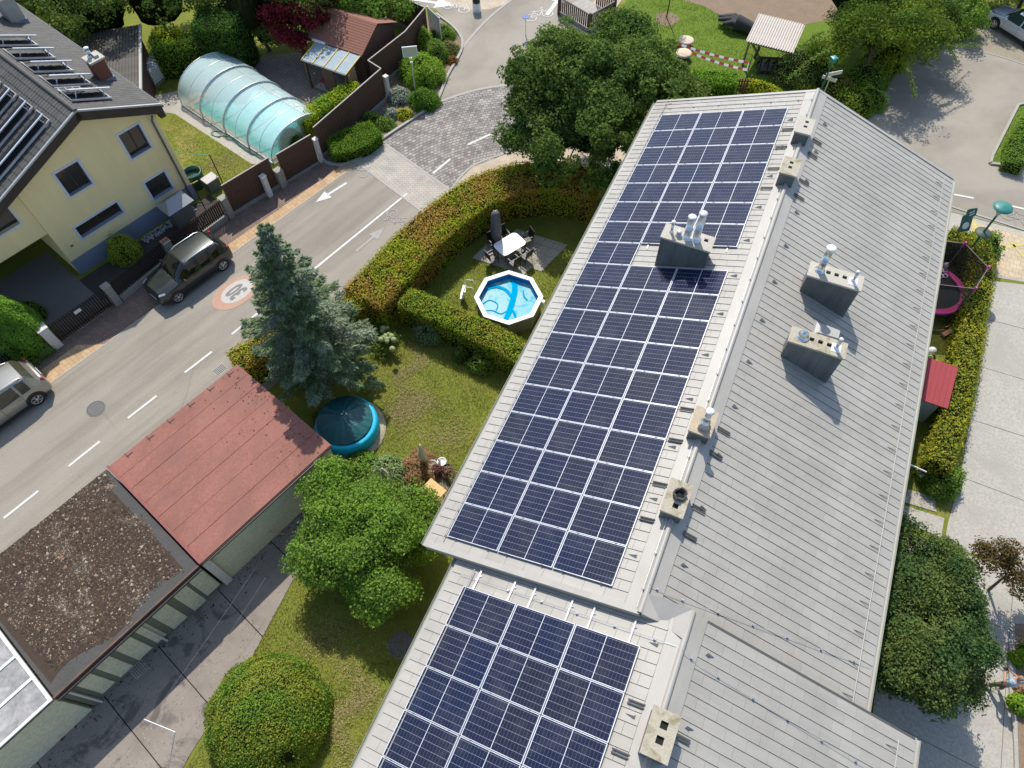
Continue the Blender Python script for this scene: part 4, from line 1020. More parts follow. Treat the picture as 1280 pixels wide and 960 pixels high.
# panel racks: each has tilted dark panel, posts, bars
PNL = glassmat('old_solar_glass', (.012, .013, .016), .12)
def rack(side, d, y, label, wd=1.7, dp=.72, hgt=.42):
    t = thing('roof_panel_rack', label, 'solar panel', HO, SROT, 'panel racks on the dark tiled roof')
    k = 1 if side > 0 else -1
    t.matrix_world = hLm @ rM(side, y, .07, d)
    Y = lambda v: v * k
    def bx(mb, x0, x1, y0, y1, z0, z1): return mb.box(x0, x1, min(Y(y0), Y(y1)), max(Y(y0), Y(y1)), z0, z1)
    f = MB(); bx(f, 0, wd, -.05, .03, .02, .09); bx(f, 0, .04, .03, dp + .5, 0, .04); bx(f, wd - .04, wd, .03, dp + .5, 0, .04)
    f.build('base_frame', ALU, t)
    mbp = MB(); q = [(.03, Y(.20), hgt), (wd - .03, Y(.20), hgt), (wd - .03, Y(dp + .2), .08), (.03, Y(dp + .2), .08)]
    mbp.add(q + [(x, y_, z - .03) for x, y_, z in q], [(0, 1, 2, 3), (7, 6, 5, 4), (0, 4, 5, 1), (1, 5, 6, 2), (2, 6, 7, 3), (3, 7, 4, 0)])
    mbp.build('collector', PNL, t)
    f = MB(); bx(f, -.03, wd + .03, .14, .20, hgt - .02, hgt + .03); f.build('top_bar', ALUW, t)
    for xx in (.25, wd - .25): f = MB(); bx(f, xx - .02, xx + .02, .15, .18, .02, hgt - .02); f.build('strut', ALU, t)
bpy.context.view_layer.update(); hLm = hL.matrix_world.copy()
for k in range(5): rack(1, .30, .35 + k * 1.55, 'tilted panel rack on the right slope of the yellow house, %s from the gable' % ORD[k])
for k in range(5): rack(-1, .95, .25 + k * 1.35, 'long panel rack on the left slope of the yellow house, %s from the gable' % ORD[k], 3.6, .62, .30)
t = thing('roof_ladder', 'small metal ladder lying between the panel racks near the ridge', 'ladder', HO, SROT); t.matrix_world = hLm @ rM(1, 1.35, .09, .25)
mb = MB(); mb.box(0, 1.1, 0, .04, 0, .04).box(0, 1.1, .32, .36, 0, .04)
for i in range(4): mb.box(.1 + i * .3, .13 + i * .3, .04, .32, .01, .03)
mb.build('rails', ALU, t)

# ================================================================ fences, pillars and gates of the left plots
def pillar(px, py, h, label, mat=PILLAR, w_=.34, cap=True):
    b = G(px, py); t = thing('fence_pillar', label, 'pillar', b, SROT, 'fence pillars along the pavement')
    n = max(2, int(h / .3))
    for k in range(n): MB().box(-w_/2, w_/2, -w_/2, w_/2, h * k / n + .004, h * (k+1) / n).build('block', mat, t, bevel=.012)
    if cap: MB().box(-w_/2 - .03, w_/2 + .03, -w_/2 - .03, w_/2 + .03, h, h + .05).build('cap', mat, t, bevel=.01)
    return b
def fence(a, b, label, h=1.1, z0=.35, slat=.10, gap=.02, mat=DKFENCE, wall=True, name='slatted_fence', cat='fence', solid=False, postmat=None, group=None, boards=False):
    a, b = Vector(a), Vector(b); L_ = (b - a).length; ang = math.atan2((b - a).y, (b - a).x)
    t = thing(name, label, cat, a, ang, group)
    if wall: MB().box(.0, L_, -.10, .10, 0, z0 - .05).build('base_wall', PILLAR, t)
    n = int(L_ / (slat + gap))
    MB().box(0, L_, .012, .045, z0 + .12, z0 + .18).box(0, L_, .012, .045, z0 + h - .2, z0 + h - .14).build('rail', mat, t)
    proto_ = None
    for k in range(n):
        if proto_ is None: proto_ = MB().box(0, slat, -.012, .010, 0, h).build('slat', mat, t); o = proto_
        else: o = proto_.copy(); link(o, t)
        o.location = (k * (slat + gap) + gap / 2, 0, z0)
    return t
p1 = pillar(72, 432, 1.35, 'whitewashed block pillar left of the dark slatted gate', PILLARW, .42)
p2 = pillar(148, 379, 1.25, 'grey block pillar between the slatted gate and the parked dark car')
p3 = pillar(219, 322, 1.15, 'stone pillar with red objects on top, hidden partly by the dark car')
p4 = pillar(289, 271, 1.3, 'grey pillar where the brown board fence begins')
p5 = pillar(338, 245, 1.35, 'slim white pillar in front of the brown board fence', PILLARW, .26)
p6 = pillar(354, 232, 1.1, 'low grey letterbox pillar next to the white one', PILLAR, .40, False)
p7 = pillar(402, 202, 1.5, 'pale post at the far end of the brown gate by the oval hedge', PILLARW, .22)
p8 = pillar(446, 157, 1.2, 'pale post behind the oval hedge', PILLARW, .22)
p9 = pillar(487, 124, 1.5, 'pale post at the corner of the brown fence by the large shrubs', PILLARW, .22)
fence(p1 + SU * .25, p2 - SU * .22, 'dark slatted driveway gate with a small white plate', 1.15, .10, .085, .035, wall=False, name='slatted_gate', cat='gate')
t = thing('gate_sign', 'small white plate on the dark slatted gate', 'sign', (p1 + p2) / 2 + Vector((0, 0, 1.0)) + SNv * .03, SROT)
MB().box(-.16, .16, -.01, .01, -.09, .09).build('plate', WHITE, t)
fence(S(-6, p1.dot(SNv) - .3), p1 - SU * .25, 'dark slatted fence left of the white pillar under the thuja', .95, .35, .085, .035)
fence(p2 + SU * .22, p3 - SU * .22, 'dark slatted fence behind the front of the dark car', .95, .35, .085, .035)
fence(p3 + SU * .22, p4 - SU * .22, 'dark slatted fence behind the rear of the dark car', .95, .35, .085, .035)
def bfence(a, b, label, h=1.75, z0=.2, bw=.115):
    a, b = Vector(a), Vector(b); L_ = (b - a).length; ang = math.atan2((b - a).y, (b - a).x)
    t = thing('board_fence', label, 'fence', a, ang)
    n = max(2, int(L_ / bw)); bw = L_ / n; pr_ = None
    for k in range(n):
        if pr_ is None: pr_ = MB().box(.002, bw - .002, -.015, .012, 0, h).build('board', BROWNFENCE, t); o = pr_
        else: o = pr_.copy(); link(o, t)
        o.location = (k * bw, .006 * (k % 2), z0)
    MB().box(0, L_, -.035, .035, z0 + h, z0 + h + .03).build('top_rail', M('fence_top_rail', (.30, .27, .24), (.22, .20, .18), 4, .6), t)
    MB().box(0, L_, -.09, .09, 0, z0 - .004).build('base_wall', PILLAR, t)
    return t
q0 = p4 + SU * .22; q1 = G(337, 252) ; q1 = p6 + SU * .05 - SNv * .12
bfence(q0, p6 - SU * .2 - SNv * .10, 'brown board fence between the grey pillar and the white pillar')
bfence(p6 + SU * .25 - SNv * .05, p7 - SU * .15 - SNv * .05, 'brown board gate between the letterbox pillar and the oval hedge', 1.75, .12)
c9 = G(485, 127)
bfence(p7 + SU * .15 - SNv * .1, c9 - SNv * .1, 'long brown board fence behind the planted island', 1.8, .3)
c10 = G(468, 116); c11 = G(512, 80); c12 = G(536, 50)
bfence(c9 - SNv * .1, c10, 'short brown fence piece at the jog beside the shed', 1.8, .3)
bfence(c10, c11, 'brown board fence beside the shed gable', 1.8, .3)
bfence(c11, c12, 'dark fence piece behind the round mirror post', 1.8, .3)
bfence(c12, G(484, 26), 'dark fence running back behind the red roofed shed', 1.8, .3)
t = thing('glass_screen', 'pale translucent screen panel at the fence corner beside the flower bed', 'screen', G(545, 48), SROT + 1.3)
MB().box(-.7, .7, -.02, .02, .2, 1.7).build('pane', glassmat('screen_glass', (.35, .42, .45), .2), t); MB().box(-.74, -.70, -.03, .03, 0, 1.75).build('post', ALU, t); MB().box(.70, .74, -.03, .03, 0, 1.75).build('post', ALU, t)
# small red cushions on the pillar
for k, dx in enumerate((-.08, .1)):
    t = thing('flower_pot', 'small red pot on the stone pillar behind the dark car, %s one' % ('left', 'right')[k], 'flower pot', p3 + SU * dx + Vector((0, 0, 1.2)), 0)
    MB().lathe([(.05, 0), (.08, .12), (.07, .12), (.0, .1)], n=10).build('pot', M('red_clay', (.35, .08, .06), rough=.7), t)
# ================================================================ pool enclosure
def enclosure():
    A0, A1, B0, B1 = 14.55, 19.0, -38.4, -30.2
    t = sthing('pool_enclosure', 'clear arched pool enclosure with turquoise water below', 'pool enclosure', (A0 + A1) / 2, (B0 + B1) / 2)
    LX = (A1 - A0) / 2; segs = 4; n = 16
    glz, tt, bb = nodes('enclosure_glazing'); bb.inputs['Base Color'].default_value = (.70, .89, .86, 1); bb.inputs['Roughness'].default_value = .22
    bb.inputs['Alpha'].default_value = .5; bb.inputs['Specular IOR Level'].default_value = .9
    def arc(s, w_, h):   # s: 0..1
        th = math.pi * s; return (-math.cos(th) * w_, h * math.sin(th) ** .8)
    yb0 = -(B1 - B0) / 2
    Ls = (B1 - B0) / segs
    for k in range(segs):
        # local y from -4.1 (towards our side) to +4.1; larger segment far away (left)
        y0 = yb0 + k * Ls; y1 = y0 + Ls - .005; w_ = LX - .06 * (segs - 1 - k); h = 1.62 + .10 * k
        for half in (0, 1):
            ya, yb_ = y0 + half * Ls / 2 + .02, y0 + (half + 1) * Ls / 2 - .02
            vs = []; 
            for i in range(n + 1):
                x, z = arc(i / n, w_, h); vs += [(x, ya, z + .02), (x, yb_, z + .02)]
            MB().add(vs, [(2*i, 2*i+1, 2*i+3, 2*i+2) for i in range(n)], 0, True).build('glazing_panel', glz, t)
        for yy, r in ((y0, .035), (y0 + Ls / 2, .016), (y1, .035)):
            MB().tube([(*[arc(i / n, w_, h)[0]], yy, arc(i / n, w_, h)[1] + .02) for i in range(n + 1)], r, 6).build('arch', ALU, t)
        for sx in (-1, 1): MB().box(sx * w_ - .03, sx * w_ + .03, y0, y1, .02, .10).build('side_rail', ALU, t)
        x, z = arc(.62, w_, h); MB().tube([(x, y0, z + .03), (x, y1, z + .03)], .02, 6).build('purlin', ALU, t)
        if k in (0, segs - 1):   # end walls
            yy = y0 if k == 0 else y1
            vs = [(arc(i / n, w_, h)[0], yy, arc(i / n, w_, h)[1] + .02) for i in range(n + 1)]
            MB().add(vs, [tuple(range(n + 1))]).build('end_panel', glz, t)
    WAT = M('pool_water', (.10, .62, .60), (.08, .55, .56), .9, .08, spec=.6, bmp=.2, fine=4)
    sheet_ = MB().prism([(-LX + .4, -3.6), (LX - .4, -3.6), (LX - .4, 3.5), (-LX + .4, 3.75)], .0, .03).build('pool_water', WAT, None, kind='structure')
    sheet_.matrix_world = Matrix.Translation(t.location) @ Matrix.Rotation(SROT, 4, 'Z')
    rim = MB()
    for q in ((-LX + .15, LX - .15, -3.85, -3.6), (-LX + .15, LX - .15, 3.5, 3.8), (-LX + .15, -LX + .4, -3.6, 3.5), (LX - .4, LX - .15, -3.6, 3.5)): rim.box(*q, 0, .06)
    o = rim.build('pool_rim', M('beige_pool_rim', (.55, .48, .38), (.48, .42, .33), 3, .8), None, kind='structure'); o.matrix_world = sheet_.matrix_world.copy()
    return t
enclosure()
# green garden hose
t = thing('garden_hose', 'green hose lying on the path beside the pool enclosure', 'garden hose', G(268, 165, .03))
hp = [G(x, y, .04) - t.location for x, y in ((265, 162), (268, 170), (280, 170), (290, 172), (300, 182), (312, 190), (325, 198), (318, 193), (306, 188), (293, 176), (282, 166), (268, 164), (264, 168), (275, 172))]
MB().tube(smooth(hp, 5), .022, 6).build('hose', M('green_hose', (.02, .24, .13), rough=.4), t)
# ================================================================ shed with the red shingle roof
SH = G(391, 48, 2.2); SH.z = 0
f0 = G(391.2, 48.4, 2.2); f1 = G(452.2, 68.8, 2.2); fx = (f1 - f0); wS = fx.length; fx.normalize(); fy = Vector((-fx.y, fx.x, 0))
f0.z = 0
t = thing('garden_shed', 'dark wooden garden shed with a red shingle gable roof and a striped lean-to', 'shed', f0, math.atan2(fx.y, fx.x))
DS = 3.75; wS = wS - .0
MB().box(.2, wS - .15, .25, DS - .25, 0, 2.15).build('wall', WOODB, t)
mb = MB(); mb.add([(wS - .15, .25, 2.15), (wS - .15, DS - .25, 2.15), (wS - .15, DS / 2, 2.98), (.2, .25, 2.15), (.2, DS - .25, 2.15), (.2, DS / 2, 2.98)], [(0, 1, 2), (5, 4, 3), (0, 2, 5, 3), (1, 4, 5, 2), (0, 3, 4, 1)]); mb.build('gable', WOODB, t)
SHG = M('red_shingle', (.26, .115, .075), (.21, .095, .065), 2, .9, bmp=.3, fine=12, island=.22)
rise = .92; sl_ = math.hypot(DS / 2, rise); nrow = 13
for side in (0, 1):
    for r in range(nrow):
        u0, u1 = r / nrow, (r + 1.25) / nrow
        if u1 > 1: u1 = 1
        V_ = []
        def pt(u, x, o): y = DS / 2 * u if side == 0 else DS - DS / 2 * u; return (x, y, 2.13 + rise * u + o)
        mb = MB(); nn = 1
        vs = [pt(u0, -.75, .045), pt(u0, wS, .045), pt(u1, wS, .03), pt(u1, -.75, .03), pt(u0, -.75, .0), pt(u0, wS, .0), pt(u1, wS, .0), pt(u1, -.75, .0)]
        fs = [(0, 1, 2, 3), (4, 7, 6, 5), (0, 4, 5, 1), (1, 5, 6, 2), (2, 6, 7, 3), (3, 7, 4, 0)]
        if side: fs = [f[::-1] for f in fs]
        mb.add(vs, fs); mb.build('shingle_course', SHG, t)
for y, z in ((0, 2.1),): MB().box(-.75, wS, -.06, .02, 2.02, 2.12).build('fascia', BROWN, t)
MB().box(.0, .9, -.12, .02, 2.14, 2.22).build('white_trim', WHITE, t)
# lean-to with blue sheets and yellow battens
LT = M('blue_grey_sheet', (.24, .33, .37), (.19, .27, .31), 2, .6, stain=(.34, .36, .30), stain_s=1.5); YB_ = M('yellow_batten', (.62, .42, .12), (.55, .36, .10), 4, .6)
lw = wS - .1; dl = 1.55
for k in range(4):
    x0 = .25 + (lw - .25) * k / 4; x1 = .25 + (lw - .25) * (k + 1) / 4
    mb = MB(); vs = [(x0 + .03, -.04, 2.12), (x1 - .03, -.04, 2.12), (x1 - .03, -dl, 1.86), (x0 + .03, -dl, 1.86)]
    mb.add(vs + [(x, y, z - .03) for x, y, z in vs], [(3, 2, 1, 0), (4, 5, 6, 7), (0, 1, 5, 4), (1, 2, 6, 5), (2, 3, 7, 6), (3, 0, 4, 7)]); mb.build('roof_panel', LT, t)
for k in range(5):
    x0 = .25 + (lw - .25) * k / 4
    MB().bar((x0, -.03, 2.13), (x0, -dl - .02, 1.87), .055).build('batten', YB_, t)
MB().box(.2, lw + .03, -dl - .09, -dl - .02, 1.78, 1.86).build('gutter', BLACK, t)
for x in (.35, lw - .1): MB().box(x - .06, x + .06, -dl + .02, -dl + .14, 0, 1.82).build('post', WOODB, t)
MB().box(1.55, 2.35, -dl + .05, -dl + .10, 0, 1.75).build('door', WOODB, t)
MB().box(lw - .12, lw - .08, -dl + .15, -.6, .1, 1.85).build('side_panel', WOOD, t)
MB().box(.5, lw - .2, -dl + .2, .2, 0, .06).build('floor', SLAB, t)
t = thing('red_chair', 'red folding chair leaning inside the shed lean-to', 'chair', f0 + fx * 1.15 - fy * 1.15 + Vector((0, 0, .06)), math.atan2(fx.y, fx.x))
MB().box(-.22, .22, -.2, .2, .42, .46).build('seat', M('red_fabric', (.35, .04, .06), rough=.8), t); MB().box(-.22, .22, .2, .24, .5, .95).build('backrest', M('red_fabric', (.35, .04, .06), rough=.8), t)
for x in (-.2, .2):
    for y in (-.18, .2): MB().tube([(x, y, 0), (x, y, .42)], .015, 6).build('leg', BLACK, t)
# traffic mirror on a post
b = G(520, 118); t = thing('traffic_mirror', 'rectangular traffic mirror on a steel post above the shrubs', 'mirror', b, 0)
top = G(520, 49, 2.9) - b
MB().tube([(0, 0, 0), (0, 0, 2.9)], .035, 8).build('post', ALU, t)
d_ = (Vector((0, 0, 26)) - G(520, 49, 2.9)); d_.z = 0; an = math.atan2(d_.y, d_.x) + math.pi / 2
MB().cbox((0, 0, 2.75), (.85, .05, .62), an, rx=0).build('mirror_frame', WHITE, t)
e_ = Vector((math.cos(an), math.sin(an), 0)).cross(Vector((0, 0, 1)))
MB().cbox(Vector((0, 0, 2.75)) + e_ * .03, (.74, .02, .52), an).build('mirror', glassmat('mirror_glass', (.45, .5, .35), .05), t)
for z in (2.25, 2.0): MB().lathe([(.06, 0), (.07, .06), (.06, .12)], (0, 0, z), 10).build('clamp', ALU, t)
# IBC tank, flat shed, dark bin, water butt, small canopy near the yellow house
b = G(196, 100); t = thing('water_tank', 'white plastic water tank in a wire cage behind the yellow house', 'water tank', b, SROT + .25)
MB().box(-.55, .55, -.48, .48, .14, 1.1).build('tank', M('milky_plastic', (.45, .48, .50), (.38, .41, .44), 2, .5), t, bevel=.06)
for k in range(6):
    MB().box(-.58 + k * .228, -.555 + k * .228, -.50, .50, .12, 1.13).build('cage_bar', ALU, t)
for k in range(5): MB().box(-.58, .58, -.51, .51, .2 + k * .2, .22 + k * .2).build('cage_bar', ALU, t)
MB().box(-.6, .6, -.5, .5, 0, .13).build('pallet', WOODG, t); MB().lathe([(.12, 0), (.12, .05)], (0, 0, 1.1), 14).build('lid', WHITE, t)
ca = G(172, 30, 2.6); cb = G(172.5, 106, 2.6); ca.z = cb.z = 0; dy_ = (cb - ca).normalized(); Ly = (cb - ca).length
t = thing('flat_roof_shed', 'outbuilding with a dark corrugated roof behind the yellow house', 'shed', ca, math.atan2(dy_.y, dy_.x))
MB().box(.1, Ly + .6, -6.6, -.15, 0, 2.4).build('wall', BROWNFENCE, t)
n = 40
cm = M('old_corrugated', (.085, .078, .068), (.06, .055, .05), 1.2, .85, fine=6, stain=(.11, .10, .09), stain_s=1); cp = None
for k in range(n):
    if cp is None: cp = MB().box(-.2, Ly + .8, 0, .085, 0, .045).box(-.2, Ly + .8, .085, .17, 0, .015).build('roof_sheet', cm, t); o = cp
    else: o = cp.copy(); link(o, t)
    o.location = (0, -.17 * (k + 1), 2.42)
MB().box(-.2, Ly + .8, .0, .14, 2.36, 2.48).build('gutter', CLADL, t)
b = G(248, 232); t = thing('water_butt', 'round green rain barrel at the corner of the yellow house', 'barrel', b, 0)
MB().lathe([(.38, 0), (.47, .3), (.50, .9), (.52, .92), (.50, .98), (.44, .98), (.42, .7)], n=22, cap=False).build('barrel', M('green_plastic', (.015, .09, .06), rough=.4), t)
MB().lathe([(.44, .72), (.0, .72)], n=22, cap=False).build('water', glassmat('barrel_water', (.01, .03, .025), .05), t)
b = G(268, 236); t = thing('garden_box', 'dark grey storage box with a pale lid beside the green barrel', 'storage box', b, SROT)
MB().box(-.35, .35, -.28, .28, 0, .7).build('body', CLAD, t); MB().box(-.38, .38, -.31, .31, .7, .76).build('lid', CLADL, t, bevel=.015)
b = G(231, 278); t = thing('small_shelter', 'small grey tin roofed shelter against the wall of the yellow house', 'shelter', b, SROT)
MB().box(-.5, .55, -.45, .42, 0, 1.35).build('body', CLAD, t)
mb = MB(); mb.add([(-.72, -.62, 1.35), (.78, -.62, 1.35), (.78, .6, 1.35), (-.72, .6, 1.35), (-.3, 0, 1.72), (.45, 0, 1.72)], [(0, 1, 5, 4), (1, 2, 5), (2, 3, 4, 5), (3, 0, 4), (3, 2, 1, 0)]); mb.build('roof', M('zinc_sheet', (.33, .34, .34), (.28, .29, .29), 2, .45, metal=.4), t)
t = thing('garden_post', 'thin black post on the lawn with a green line tied to it', 'post', G(278, 228), 0)
MB().tube([(0, 0, 0), (0, 0, 1.9)], .03, 6).build('post', BLACK, t)
a = Vector(G(278, 228)) + Vector((0, 0, 1.85)); b = hLm @ Vector((X1 + .05, 1.2, 2.4)); 
wire(a, b, 'green washing line between the house and the black post', .015, .05, M('green_line', (.03, .3, .2), rough=.5))
t = thing('garden_post', 'second thin black post in front of the green barrel', 'post', G(257, 262), 0); MB().tube([(0, 0, 0), (0, 0, 1.9)], .025, 6).build('post', BLACK, t)
t = thing('yellow_hose', 'yellow hose piece hanging at the downpipe of the yellow house', 'hose', G(247, 226, .9), 0)
MB().tube([(0, 0, 0), (-.2, -.15, -.1), (-.45, -.35, -.2), (-.55, -.5, -.5)], .035, 6).build('hose', M('yellow_hose', (.55, .5, .12), rough=.5), t)
# stones and low wall by the plinth
t = tag(bpy.data.objects.new('stone_bed', None)); bpy.data.objects.remove(t)
sb = MB()
for k in range(260):
    u_, v_ = random.uniform(3.3, 6.4), random.uniform(-.75, -.25); r = random.uniform(.03, .07)
    p = hLm @ Vector((u_, v_, .03)); sb.cbox(p, (r * 1.6, r * 1.2, r), random.uniform(0, 3))
sb.build('pebbles', M('pale_pebbles', (.45, .44, .42), (.25, .25, .25), 9, .9), None, kind='stuff')

# ================================================================ cars
def car(label, loc, heading, paint, L_=4.2, W_=1.78, H_=1.6, kind='hatch', rails=True, hood=.24, sunroof=False, glasscol=(.008, .010, .010), wr=.33):
    t = thing('parked_car', label, 'car', loc, heading, 'cars parked along the streets')
    hw = W_ / 2; zb = .22; ns = 46
    xr, xf = -L_ / 2, L_ / 2
    hoodL = L_ * hood; ws = L_ * .18      # windscreen run
    x_h = xf - hoodL; x_roof0 = x_h - ws; x_roof1 = xr + L_ * (.13 if kind == 'hatch' else .24); x_tail = xr + L_ * .035
    zs0 = H_ * .60
    def ease(t): t = min(1, max(0, t)); return t * t * (3 - 2 * t)
    def sect(x):
        u = (x - xr) / L_
        wf = hw * (1 - .16 * max(0, (u - .86) / .14) ** 2 - .10 * max(0, (.10 - u) / .10) ** 2)
        zs = zs0 - .10 * ease((x - x_h) / hoodL) - .05 * ease((x - x_h + .5) / .8)       # shoulder line
        if x > xf - .12: zs -= .28 * ((x - xf + .12) / .12) ** 1.5
        if x < xr + .08: zs -= .12 * ((xr + .08 - x) / .08) ** 1.5
        if x >= x_h: zt = zs + .10 - .03 * ease((x - x_h) / hoodL); wt = wf * .80; g = 0
        elif x >= x_roof0: k = (x_h - x) / ws; zt = zs + .10 + (H_ - zs - .10) * (k ** .86); wt = wf * (.80 - .06 * k); g = 1
        elif x >= x_roof1: k = (x_roof0 - x) / (x_roof0 - x_roof1); zt = H_ + .02 * math.sin(k * 3.14) - .05 * k * k; wt = wf * .735; g = 2
        elif x >= x_tail:
            k = (x_roof1 - x) / (x_roof1 - x_tail); zt = H_ - .05 - (H_ - .05 - zs - .08) * (k ** (1.5 if kind == 'hatch' else 1.0)); wt = wf * (.735 + .06 * k); g = 3
        else: zt = zs + .05; wt = wf * .8; g = 4
        return wf, zs, zt, wt, g
    xs = sorted(set([xr, xr + .03, xr + .08, x_tail, xf - .12, xf - .05, xf, x_h, x_roof0, x_roof1] + [xr + L_ * i / ns for i in range(ns + 1)]))
    xs = [x for i, x in enumerate(xs) if i == 0 or x - xs[i-1] > .012]
    rings = []
    for x in xs:
        wf, zs, zt, wt, g = sect(x)
        end = max(0, 1 - min(x - xr, xf - x) / .10); inset = .10 * end ** 2
        zbb = zb + .10 * end
        half = [(wf * .90 - inset, zbb), (wf * .985 - inset, zbb + .14), (wf - inset, zbb + .28), (wf * .995 - inset, (zbb + .28 + zs) / 2), (wf * .985 - inset, zs - .03), (wf * .955 - inset, zs + .02),
                (wf * .955 * .5 + wt * .5 - inset, zs * .52 + zt * .48), (wt + .03 - inset, zt - .06), (wt * .93, zt - .01), (wt * .6, zt + .015), (wt * .28, zt + .028)]
        rings.append([(x, -y, z) for y, z in half] + [(x, 0, zt + .03)] + [(x, y, z) for y, z in half[::-1]])
    n = len(rings[0]); V = [v for r in rings for v in r]
    body, glassf, wscr, rwin = [], [], [], []
    for i in range(len(xs) - 1):
        xm = (xs[i] + xs[i+1]) / 2; g = sect(xm)[4]
        for j in range(n - 1):
            q = (i * n + j, (i+1) * n + j, (i+1) * n + j + 1, i * n + j + 1)
            jj = min(j, n - 2 - j)        # 0..10 from the sill upward
            side_win = jj in (5, 6) and x_roof1 + .12 < xm < x_h - .20
            k = 0
            pill = abs(xm - (x_roof0 - L_ * .12)) < .05 or abs(xm - (x_roof1 + L_ * .13)) < .05
            if side_win and not pill: k = 1
            elif g == 1 and jj >= 7 and x_roof0 + .03 < xm < x_h - .02: k = 2
            elif g == 3 and jj >= 7 and x_tail + (.12 if kind == 'hatch' else .30) < xm < x_roof1 - .04: k = 3
            (body, glassf, wscr, rwin)[k].append(q)
    body.append(tuple(range(n - 1, -1, -1))[::-1]); body.append(tuple((len(xs) - 1) * n + j for j in range(n))[::-1])
    body += [((i) * n, i * n + n - 1, (i+1) * n + n - 1, (i+1) * n) for i in range(len(xs) - 1)]
    def part(name, fs, mat, off=0.0, smooth=True):
        used = sorted({i for f in fs for i in f}); mp = {o: k for k, o in enumerate(used)}
        vs = [V[i] for i in used]
        mb = MB().add(vs, [tuple(mp[i] for i in f) for f in fs], 0, smooth)
        o = mb.build(name, mat, t)
        return o
    bo = part('body', body, paint)
    gl = glassmat('car_glass', glasscol, .03)
    
    for sg in (-1, 1):
        for lo_, hi_ in ((x_roof0 - L_ * .12, 99), (x_roof1 + L_ * .13, x_roof0 - L_ * .12), (-99, x_roof1 + L_ * .13)):
            ff = [f for f in glassf if V[f[0]][1] * sg > 0 and lo_ < sum(V[i][0] for i in f) / 4 < hi_]
            if ff: part('side_window', ff, gl)
    part('windscreen', wscr, gl); part('rear_window', rwin, gl)
    # wheels
    wx = (xf - L_ * .185, xr + L_ * .185)
    TY = M('tyre', (.018, .018, .018), rough=.85); 
    for x in wx:
        for sy in (-1, 1):
            A = MB(); yy = sy * (hw - .02)
            Mw = Matrix.Translation((x, sy * (hw - .10), wr)) @ Matrix.Rotation(R(90) * (-sy), 4, 'X')
            arch = MB(); na = 14
            vs = [(x + (wr + .075) * math.cos(a_), sy * (hw + .004), wr + .02 + (wr + .075) * math.sin(a_)) for a_ in np.linspace(-.45, math.pi + .45, na)]
            vs2 = [(v[0], sy * (hw - .12), v[2]) for v in vs]
            arch.add(vs + vs2, [tuple(range(na)) if sy < 0 else tuple(range(na))[::-1]] + [(i, i + 1, i + 1 + na, i + na) for i in range(na - 1)])
            arch.build('wheel_arch', BLACK, t)
            wv = MB().lathe([(.0, -.10), (wr * .82, -.10), (wr, -.07), (wr, .09), (wr * .93, .125), (wr * .70, .13), (wr * .68, .11)], n=24, cap=False)
            wo = wv.build('wheel', TY, t); wo.matrix_basis = Mw
            rm = MB().lathe([(wr * .69, .122), (wr * .64, .128), (wr * .60, .105)], n=24, cap=False)
            for k in range(5):
                a_ = k * 2 * math.pi / 5
                for da in (-.22, .22):
                    rm.bar((.05 * math.cos(a_), .05 * math.sin(a_), .115), (wr * .63 * math.cos(a_ + da), wr * .63 * math.sin(a_ + da), .118), .045)
            rm.lathe([(.07, .10), (.06, .13), (.001, .132)], n=12)
            ro = rm.build('rim', STEEL, wo)
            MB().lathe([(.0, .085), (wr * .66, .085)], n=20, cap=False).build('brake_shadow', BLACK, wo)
    wf, zs, zt, wt, g = sect(xf - .1)
    red = M('tail_lamp', (.40, .015, .02), rough=.25); clr = M('head_lamp', (.30, .31, .32), (.14, .15, .16), 14, .2)
    for sy in (-1, 1):
        zh = sect(xf - .25)[1]
        MB().cbox((xf - .235, sy * hw * .755, zh + .0), (.34, .22, .10), -sy * .42).build('headlight', clr, t, bevel=.045)
        zt_ = sect(xr + .12)[1]
        MB().cbox((xr + .10, sy * hw * .84, zt_ - .0), (.13, .13, .26), 0).build('tail_light', red, t, bevel=.04)
        MB().cbox((x_h - .32, sy * (hw + .09), zs0 + .06), (.12, .20, .14), 0).build('mirror', paint, t, bevel=.04)
        for xx in ((x_roof0 - L_*.12) + .35, (x_roof1 + L_*.13) + .12): MB().cbox((xx, sy * (hw + .005), zs0 - .10), (.18, .03, .03)).build('door_handle', paint, t, bevel=.01)
        MB().box(xr + L_*.28, xf - L_*.28, sy * (hw - .02) - .02, sy * (hw - .02) + .02, .2, .34).build('side_skirt', BLACK, t)
        if rails:
            MB().tube([(x_roof0 - .15, sy * hw * .66, H_ - .0), (x_roof0 - .4, sy * hw * .665, H_ + .06), (x_roof1 + .3, sy * hw * .665, H_ + .04), (x_roof1 + .1, sy * hw * .66, H_ - .03)], .022, 6).build('roof_rail', ALU if kind != 'x' else BLACK, t)
        for xx in (x_h - .30, x_roof0 - L_ * .12, x_roof1 + L_ * .13):
            wf_, zs_, zt_2, wt_, g_2 = sect(xx)
            gp_ = [(xx, sy * (wf_ * .985 + .001), zb + .16), (xx, sy * (wf_ + .001), zb + .30), (xx, sy * (wf_ * .995 + .001), (zb + .28 + zs_) / 2), (xx, sy * (wf_ * .985 + .001), zs_ - .03), (xx, sy * (wf_ * .955 + .003), zs_ + .02)]
            MB().tube(gp_, .007, 4).build('door_gap', BLACK, t)
        wf_, zs_, zt_2, wt_, g_2 = sect(x_h); MB().tube([(x_h + .02, sy * wt_ * 1.02, zs_ + .075), (xf - hoodL * .4, sy * sect(xf - hoodL * .4)[3] * 1.05, sect(xf - hoodL * .4)[1] + .04), (xf - .18, sy * hw * .66, sect(xf - .18)[1] + .045)], .006, 4).build('bonnet_gap', BLACK, t)
